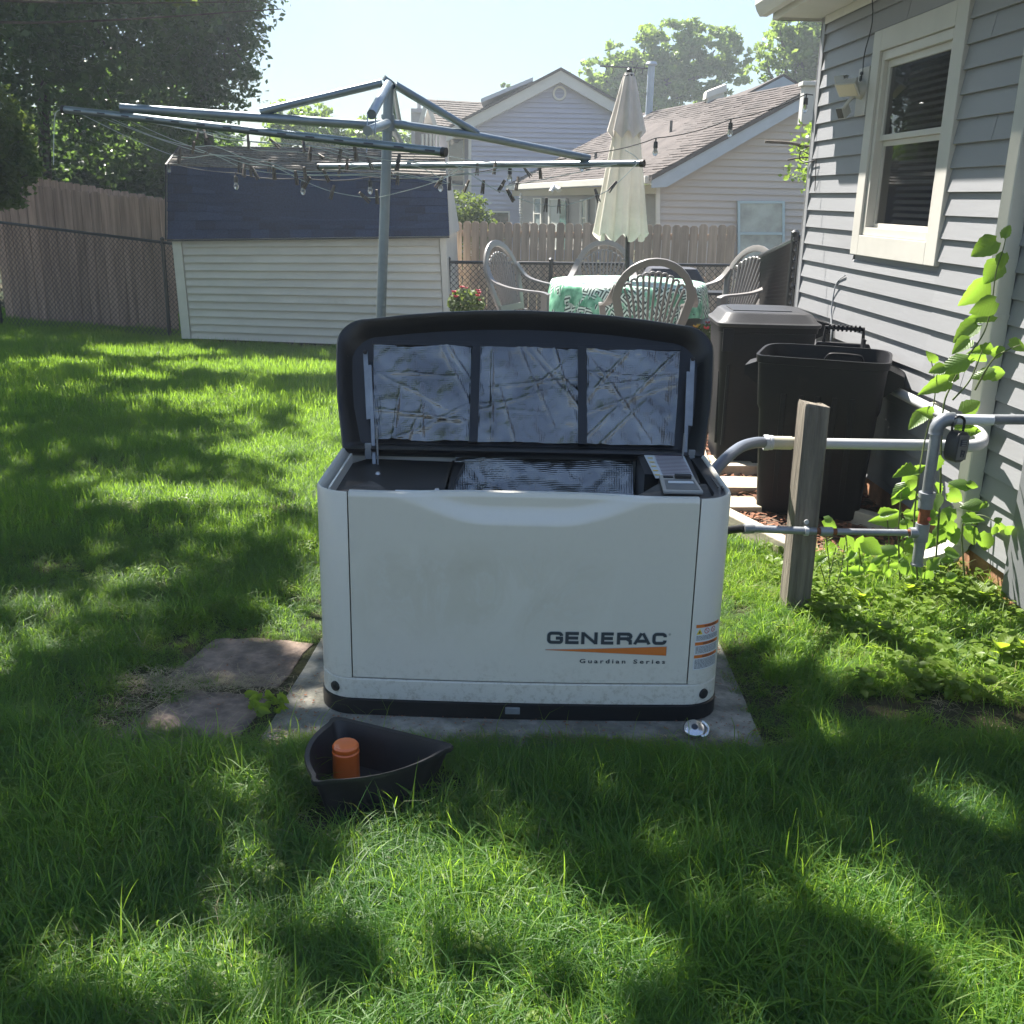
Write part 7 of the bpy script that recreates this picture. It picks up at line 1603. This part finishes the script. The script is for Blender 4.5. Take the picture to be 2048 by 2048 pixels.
shade = empty('spreading_shade_tree', (-9.5, 8.5, gz(8.5)), 'unseen spreading tree beyond the left edge, its crown shaped to dapple the lawn', 'tree')
crown('crown', sb, 60000, .20, L_dark, shade, 14, .75, .7, keep_shade); trunk(shade, (-9.5, 8.5, -.2), (-8.8, 9.0, 6.0), .3, [])

# ------------------------------------------------------------------ grass
random.seed(21)
def grass_mat():
    m = bpy.data.materials.new('grass_blade'); m.use_nodes = True; n = m.node_tree.nodes; L = m.node_tree.links; b = n['Principled BSDF']; b.inputs['Roughness'].default_value = .5; b.inputs['Specular IOR Level'].default_value = .4
    at = n.new('ShaderNodeAttribute'); at.attribute_type = 'INSTANCER'; at.attribute_name = 'tint'; ge = n.new('ShaderNodeNewGeometry')
    ad = n.new('ShaderNodeMath'); ad.operation = 'MULTIPLY_ADD'; L.new(ge.outputs['Random Per Island'], ad.inputs[0]); ad.inputs[1].default_value = .5; L.new(at.outputs['Fac'], ad.inputs[2])
    cr = n.new('ShaderNodeValToRGB'); e = cr.color_ramp.elements; e[0].position = .12; e[0].color = (.026, .080, .030, 1); e[1].position = .62; e[1].color = (.085, .185, .026, 1); x = e.new(.95); x.color = (.21, .31, .035, 1); x = e.new(1.25 if False else .995); x.color = (.28, .24, .11, 1)
    L.new(ad.outputs[0], cr.inputs[0])
    uvn = n.new('ShaderNodeAttribute'); uvn.attribute_name = 'hh'; mx = n.new('ShaderNodeMixRGB'); L.new(cr.outputs[0], mx.inputs[1]); mx.inputs[2].default_value = (.16, .15, .06, 1)
    mr = n.new('ShaderNodeMapRange'); mr.inputs['From Min'].default_value = .25; mr.inputs['From Max'].default_value = 0; mr.inputs['To Max'].default_value = .55; L.new(uvn.outputs['Fac'], mr.inputs[0]); L.new(mr.outputs[0], mx.inputs[0])
    L.new(mx.outputs[0], b.inputs['Base Color']); tr = n.new('ShaderNodeBsdfTranslucent'); tm = n.new('ShaderNodeMixRGB'); tm.inputs[0].default_value = .62; L.new(mx.outputs[0], tm.inputs[1]); tm.inputs[2].default_value = (.44, .70, .05, 1); L.new(tm.outputs[0], tr.inputs[0])
    ms = n.new('ShaderNodeMixShader'); ms.inputs[0].default_value = .55; L.new(b.outputs[0], ms.inputs[1]); L.new(tr.outputs[0], ms.inputs[2]); L.new(ms.outputs[0], n['Material Output'].inputs[0]); return m
M_grass = grass_mat(); M_straw = mat('straw', (.34, .27, .15), .7, var=.3, vscale=20, obj_var=.2)
pc_ = bpy.data.collections.new('blade_patches')
def patch_mesh(name, nb, rad, h0, h1, w, lean, segs=3, material=M_grass):
    vs, fs, hh = [], [], []
    for k in range(nb):
        a = random.uniform(0, 2 * pi); r = rad * sqrt(random.random()); x, y = r * cos(a), r * sin(a); h = random.uniform(h0, h1); la = random.uniform(0, 2 * pi) if random.random() < .75 else 0.6
        ln = abs(random.gauss(lean, .35)); d = Vector((cos(la), sin(la), 0)); sd_a = la + pi / 2 + random.uniform(-.5, .5); sd = Vector((cos(sd_a), sin(sd_a), 0)); b0 = len(vs); p = Vector((x, y, -.006)); el = pi / 2 - ln * .35
        for s_ in range(segs + 1):
            t = s_ / segs; ww = w * (1 - t ** 2.2) * .5 * random.uniform(.9, 1.1)
            if s_ < segs: vs += [tuple(p - sd * ww), tuple(p + sd * ww)]; hh += [t, t]
            else: vs.append(tuple(p)); hh.append(1)
            el -= ln * .62; el = max(el, -.6); p = p + (d * cos(el) + Vector((0, 0, 1)) * sin(el)) * h / segs
        for s_ in range(segs - 1): q = b0 + 2 * s_; fs.append((q, q + 1, q + 3, q + 2))
        q = b0 + 2 * (segs - 1); fs.append((q, q + 1, q + 2))
    me = bpy.data.meshes.new(name); me.from_pydata(vs, [], fs); at = me.attributes.new('hh', 'FLOAT', 'POINT'); at.data.foreach_set('value', hh); me.materials.append(material)
    me.polygons.foreach_set('use_smooth', [True] * len(fs)); me.update(); o = bpy.data.objects.new(name, me); pc_.objects.link(o); return o
for i in range(5): patch_mesh(f'a{i}', (52, 44, 36, 44, 30)[i], .055, (.05, .06, .07, .04, .08)[i], (.11, .14, .16, .10, .18)[i], (.0019, .0027, .0035, .0022, .0030)[i], (.5, .7, .8, .6, 1.0)[i], 4)
for i in range(2): patch_mesh(f'b{i}', 24, .05, .10, .20, .0036, .85, 5)
for i in range(2): patch_mesh(f'c{i}', 60, .10, .035, .085, .0050, .5, 3)
patch_mesh('d0', 22, .05, .03, .09, .0022, 1.0, 4, M_straw)
def weed_patch(name, n_, r, size, flat_):
    vs, fs, hh = [], [], []
    for k in range(n_):
        a = random.uniform(0, 2 * pi); q = r * sqrt(random.random()); z = random.uniform(.01, flat_); d = Vector((cos(a * 3.1), sin(a * 3.1), random.uniform(-.2, .5))).normalized(); u = d.cross(Vector((0, 0, 1))).normalized(); L_ = size * random.uniform(.6, 1.2); p = Vector((q * cos(a), q * sin(a), z)); b0 = len(vs)
        for t, w in ((0, .05), (.3, .30), (.62, .26), (1, .02)): c = p + d * L_ * t - Vector((0, 0, L_ * .25 * t * t)); vs += [tuple(c - u * L_ * w + Vector((0, 0, w * L_ * .3))), tuple(c), tuple(c + u * L_ * w + Vector((0, 0, w * L_ * .3)))]; hh += [1, 1, 1]
        for j in range(3):
            for i in (0, 1): fs.append((b0 + 3 * j + i, b0 + 3 * j + i + 1, b0 + 3 * j + i + 4, b0 + 3 * j + i + 3))
    me = bpy.data.meshes.new(name); me.from_pydata(vs, [], fs); me.materials.append(L_weed); me.polygons.foreach_set('use_smooth', [True] * len(fs)); me.update(); pc_.objects.link(bpy.data.objects.new(name, me))
weed_patch('e0', 16, .06, .05, .09); weed_patch('e1', 26, .05, .022, .04)
def inpoly(x, y, poly):
    c = False; n = len(poly)
    for i in range(n):
        (x1, y1), (x2, y2) = poly[i], poly[i - 1]
        if (y1 > y) != (y2 > y) and x < (x2 - x1) * (y - y1) / (y2 - y1) + x1: c = not c
    return c
BL_ = [[(-.72, 2.69), (-.3, 2.675), (.2, 2.70), (.73, 2.665), (.735, 3.62), (-.66, 3.62)], [(-1.09, 3.05), (-.98, 3.01), (-.72, 2.96), (-.67, 3.34), (-.86, 3.34), (-1.03, 3.33)], [(-1.08, 2.74), (-.92, 2.69), (-.75, 2.66), (-.72, 2.96), (-.98, 2.95)],
       [(-.54, 2.63), (-.55, 2.17), (-.47, 2.13), (-.05, 2.41), (-.09, 2.50)], [(1.06, 3.69), (1.17, 3.69), (1.17, 3.79), (1.06, 3.79)],
       [(1.0, 4.88), (1.24, 4.30), (1.95, 4.44), (1.95, 7.7), (1.30, 7.6)], [(.35, 6.9), (1.62, 6.9), (2.2, 11.8), (-1.4, 11.8), (-1.2, 7.6)], [(-3.95, 12.72), (-.4, 12.72), (-.4, 15), (-3.95, 15)]]
SOIL = [(1.30, 2.93, .30, .11), (1.62, 2.86, .35, .12)]
pts, rot, scl, idx, tint = [], [], [], [], []
def gadd(n, x0, x1, y0, y1, frus, kinds, s0, s1):
    k = 0
    from mathutils import noise
    for _ in range(n):
        t = random.random(); y = sqrt(y0 * y0 + (y1 * y1 - y0 * y0) * t) if frus else random.uniform(y0, y1)
        hw = min(.56 * y + .35, 99); x = random.uniform(max(x0, -hw), min(x1, hw))
        if x > WX(y) - .01 and y < 6.9: continue
        if any(inpoly(x, y, q) for q in BL_): continue
        soil = any(((x - a) / c) ** 2 + ((y - b_) / d) ** 2 < 1 for a, b_, c, d in SOIL)
        if soil and random.random() < .93: continue
        nz = noise.noise(Vector((x * 1.4, y * 1.4, 0))); nz2 = noise.noise(Vector((x * 5, y * 5, 3)))
        if noise.noise(Vector((x * 9, y * 9, 7))) < -.22 and random.random() < .6 and y < 6: continue
        s_ = random.uniform(s0, s1) * (1 + .35 * nz + .2 * nz2)
        near = max(0, 1 - min(abs(y - 2.68) + (0 if -.7 < x < .74 else 9), 1) / .12)
        wx = x > .85 and 2.6 < y < 4.4
        # dry thatch beside the stones
        dry = (-1.35 < x < -.66 and 2.55 < y < 3.0 and random.random() < .45) or (x < -.6 and x > -.72 and random.random() < .3) or random.random() < (.045 + .12 * max(0, nz2 - .15) * 4) or (soil)
        i = 9 if dry else random.choice(kinds)
        if y < 5 and random.random() < (.045 if nz2 < .2 else .16): i = 11
        if wx and x > 1.12 and y > 2.95 and random.random() < .22: i = random.choice((10, 10, 11))
        dpad = min(max(abs(x - .02) - .76, 0) + max(2.63 - y, 0), max(-1.16 - x, 0) + max(2.62 - y, 0) + max(x + .7, 0) + max(y - 3.4, 0))
        if dpad < .13: s_ *= .38 + dpad * 3.5
        pts.append((x, y, gz(y))); a = random.uniform(0, 2 * pi) if random.random() < .55 else random.gauss(1.2 + nz * 3, .7)
        rot.append((random.gauss(0, .12), random.gauss(0, .12), a)); scl.append(max(.4, s_)); idx.append(i); tint.append(min(.66, max(0, .20 + .42 * nz + .28 * nz2 + (.28 if wx else 0) + random.uniform(-.08, .08))))
gadd(10500, -9, 9, 1.15, 2.7, True, (0, 1, 2, 3, 4, 5, 6), .75, 1.15)
gadd(10500, -9, 9, 2.5, 4.4, True, (0, 1, 2, 3, 4, 5), .65, 1.0)
gadd(11000, -9, 1.3, 4.2, 7.5, True, (0, 1, 2, 3, 4, 7, 8), .7, 1.05)
gadd(17000, -10, 1.3, 7.2, 17.5, True, (7, 8), .9, 1.5)
gme = bpy.data.meshes.new('grass'); gme.from_pydata(pts, [], [])
for nm, ty, dat in (('rot', 'FLOAT_VECTOR', rot), ('scl', 'FLOAT', scl), ('idx', 'INT', idx), ('tint', 'FLOAT', tint)):
    at = gme.attributes.new(nm, ty, 'POINT'); at.data.foreach_set('vector' if ty == 'FLOAT_VECTOR' else 'value', np.array(dat).ravel())
go = bpy.data.objects.new('grass', gme); COL.objects.link(go); tag(go, 'lush uneven green grass covering the whole yard', 'grass', kind='stuff')
ng = bpy.data.node_groups.new('scatter', 'GeometryNodeTree'); ng.interface.new_socket('Geometry', in_out='INPUT', socket_type='NodeSocketGeometry'); ng.interface.new_socket('Geometry', in_out='OUTPUT', socket_type='NodeSocketGeometry')
gi, goo = ng.nodes.new('NodeGroupInput'), ng.nodes.new('NodeGroupOutput'); mp = ng.nodes.new('GeometryNodeMeshToPoints'); ip = ng.nodes.new('GeometryNodeInstanceOnPoints'); ci = ng.nodes.new('GeometryNodeCollectionInfo')
ci.inputs['Collection'].default_value = pc_; ci.inputs['Separate Children'].default_value = True; ci.inputs['Reset Children'].default_value = True; ip.inputs['Pick Instance'].default_value = True
def na_(nm, ty):
    q = ng.nodes.new('GeometryNodeInputNamedAttribute'); q.data_type = ty; q.inputs[0].default_value = nm; return [s_ for s_ in q.outputs if s_.enabled and s_.name == 'Attribute'][0]
ng.links.new(gi.outputs[0], mp.inputs[0]); ng.links.new(mp.outputs[0], ip.inputs['Points']); ng.links.new(ci.outputs[0], ip.inputs['Instance'])
e2r = ng.nodes.new('FunctionNodeEulerToRotation'); ng.links.new(na_('rot', 'FLOAT_VECTOR'), e2r.inputs[0]); ng.links.new(e2r.outputs[0], ip.inputs['Rotation']); ng.links.new(na_('scl', 'FLOAT'), ip.inputs['Scale']); ng.links.new(na_('idx', 'INT'), ip.inputs['Instance Index']); ng.links.new(ip.outputs[0], goo.inputs[0])
md = go.modifiers.new('scatter', 'NODES'); md.node_group = ng
# single long stems leaning over the pad, base and tray
b = MB()
for k in range(80):
    if k < 50: x, y = random.uniform(-.72, .78), random.uniform(2.58, 2.72)
    elif k < 66: x, y = random.uniform(-.55, .0), random.uniform(2.12, 2.35)
    else: x, y = random.uniform(.76, 1.0), random.uniform(2.7, 3.5)
    if inpoly(x, y, BL_[3]): continue
    h = random.uniform(.07, .15); a = random.uniform(0, 2 * pi); q = [Vector((x, y, 0)), Vector((x + cos(a) * h * .12, y + sin(a) * h * .12, h * .45)), Vector((x + cos(a) * h * .4, y + sin(a) * h * .4, h * .8)), Vector((x + cos(a) * h * .8, y + sin(a) * h * .8, h * .9))]
    sd = Vector((-sin(a + .8), cos(a + .8), 0)) * .0016; v0 = len(b.v)
    for i, p in enumerate(q): b.v += [tuple(p - sd * (1 - i * .3)), tuple(p + sd * (1 - i * .3))]
    for i in range(3): b.f.append((v0 + 2 * i, v0 + 2 * i + 1, v0 + 2 * i + 3, v0 + 2 * i + 2)); b.m.append(0)
o = b.build('grass_stems', M_grass, fix=False); tag(o, 'stray long grass stems leaning over the concrete pad edge', 'grass', kind='stuff')
# leaf crumbs and soil specks on the pad and stones
b = MB()
for k in range(520):
    if random.random() < .62: x, y = random.uniform(-.70, .76), random.choice((random.gauss(2.68, .03), random.gauss(2.80, .02), random.uniform(2.65, 2.82)))
    else: x, y = random.choice((random.uniform(.66, .76), random.uniform(-.68, -.60), random.uniform(-1.1, -.75))), random.uniform(2.65, 3.5)
    a = random.uniform(0, 6.28); l = random.uniform(.002, .007); u = Vector((cos(a), sin(a), .1)) * l; v_ = Vector((-sin(a), cos(a), .2)) * l * .6; p = Vector((x, y, .009)); b.add([p - u, p - v_, p + u, p + v_], [(0, 1, 2, 3)])
o = b.build('leaf_crumbs', M_mulch, fix=False); tag(o, 'brown leaf crumbs scattered on the concrete pad and flagstones', 'debris', kind='stuff')
# dry straw on and around the stones
b = MB()
for k in range(1900):
    if random.random() < .6: x, y = random.gauss(-1.0, .15), random.gauss(2.99, .035) - .0
    elif random.random() < .6: x, y = random.gauss(-1.12, .07), random.uniform(2.6, 3.1)
    else: x, y = random.uniform(-.7, .75), random.gauss(2.69, .02)
    a = random.uniform(0, 2 * pi); l = random.uniform(.015, .05); d = Vector((cos(a), sin(a), random.uniform(-.1, .25))) * l; sd = Vector((-sin(a), cos(a), 0)) * .0009; p = Vector((x, y, .008 + random.uniform(0, .012)))
    b.add([p - sd, p + sd, p + d + sd * .5, p + d - sd * .5], [(0, 1, 2, 3)])
o = b.build('dry_clippings', M_straw, fix=False); tag(o, 'dry straw coloured clippings on the flagstones and pad edge', 'clippings', kind='stuff')

# ------------------------------------------------------------------ haze volume added to imitate veiling lens glare
b = MB(); b.box((0, 29, 6.9), (144, 86, 17)); hz_ = bpy.data.materials.new('glare_veil'); hz_.use_nodes = True; n = hz_.node_tree.nodes; n.remove(n['Principled BSDF'])
pv_ = n.new('ShaderNodeVolumePrincipled'); pv_.inputs['Color'].default_value = (.84, .93, 1, 1); pv_.inputs['Density'].default_value = .0030; pv_.inputs['Anisotropy'].default_value = .35
hz_.node_tree.links.new(pv_.outputs[0], n['Material Output'].inputs['Volume']); hb = b.build('haze', hz_); tag(hb, 'thin haze volume added to imitate veiling lens glare over the yard', 'haze', kind='stuff')
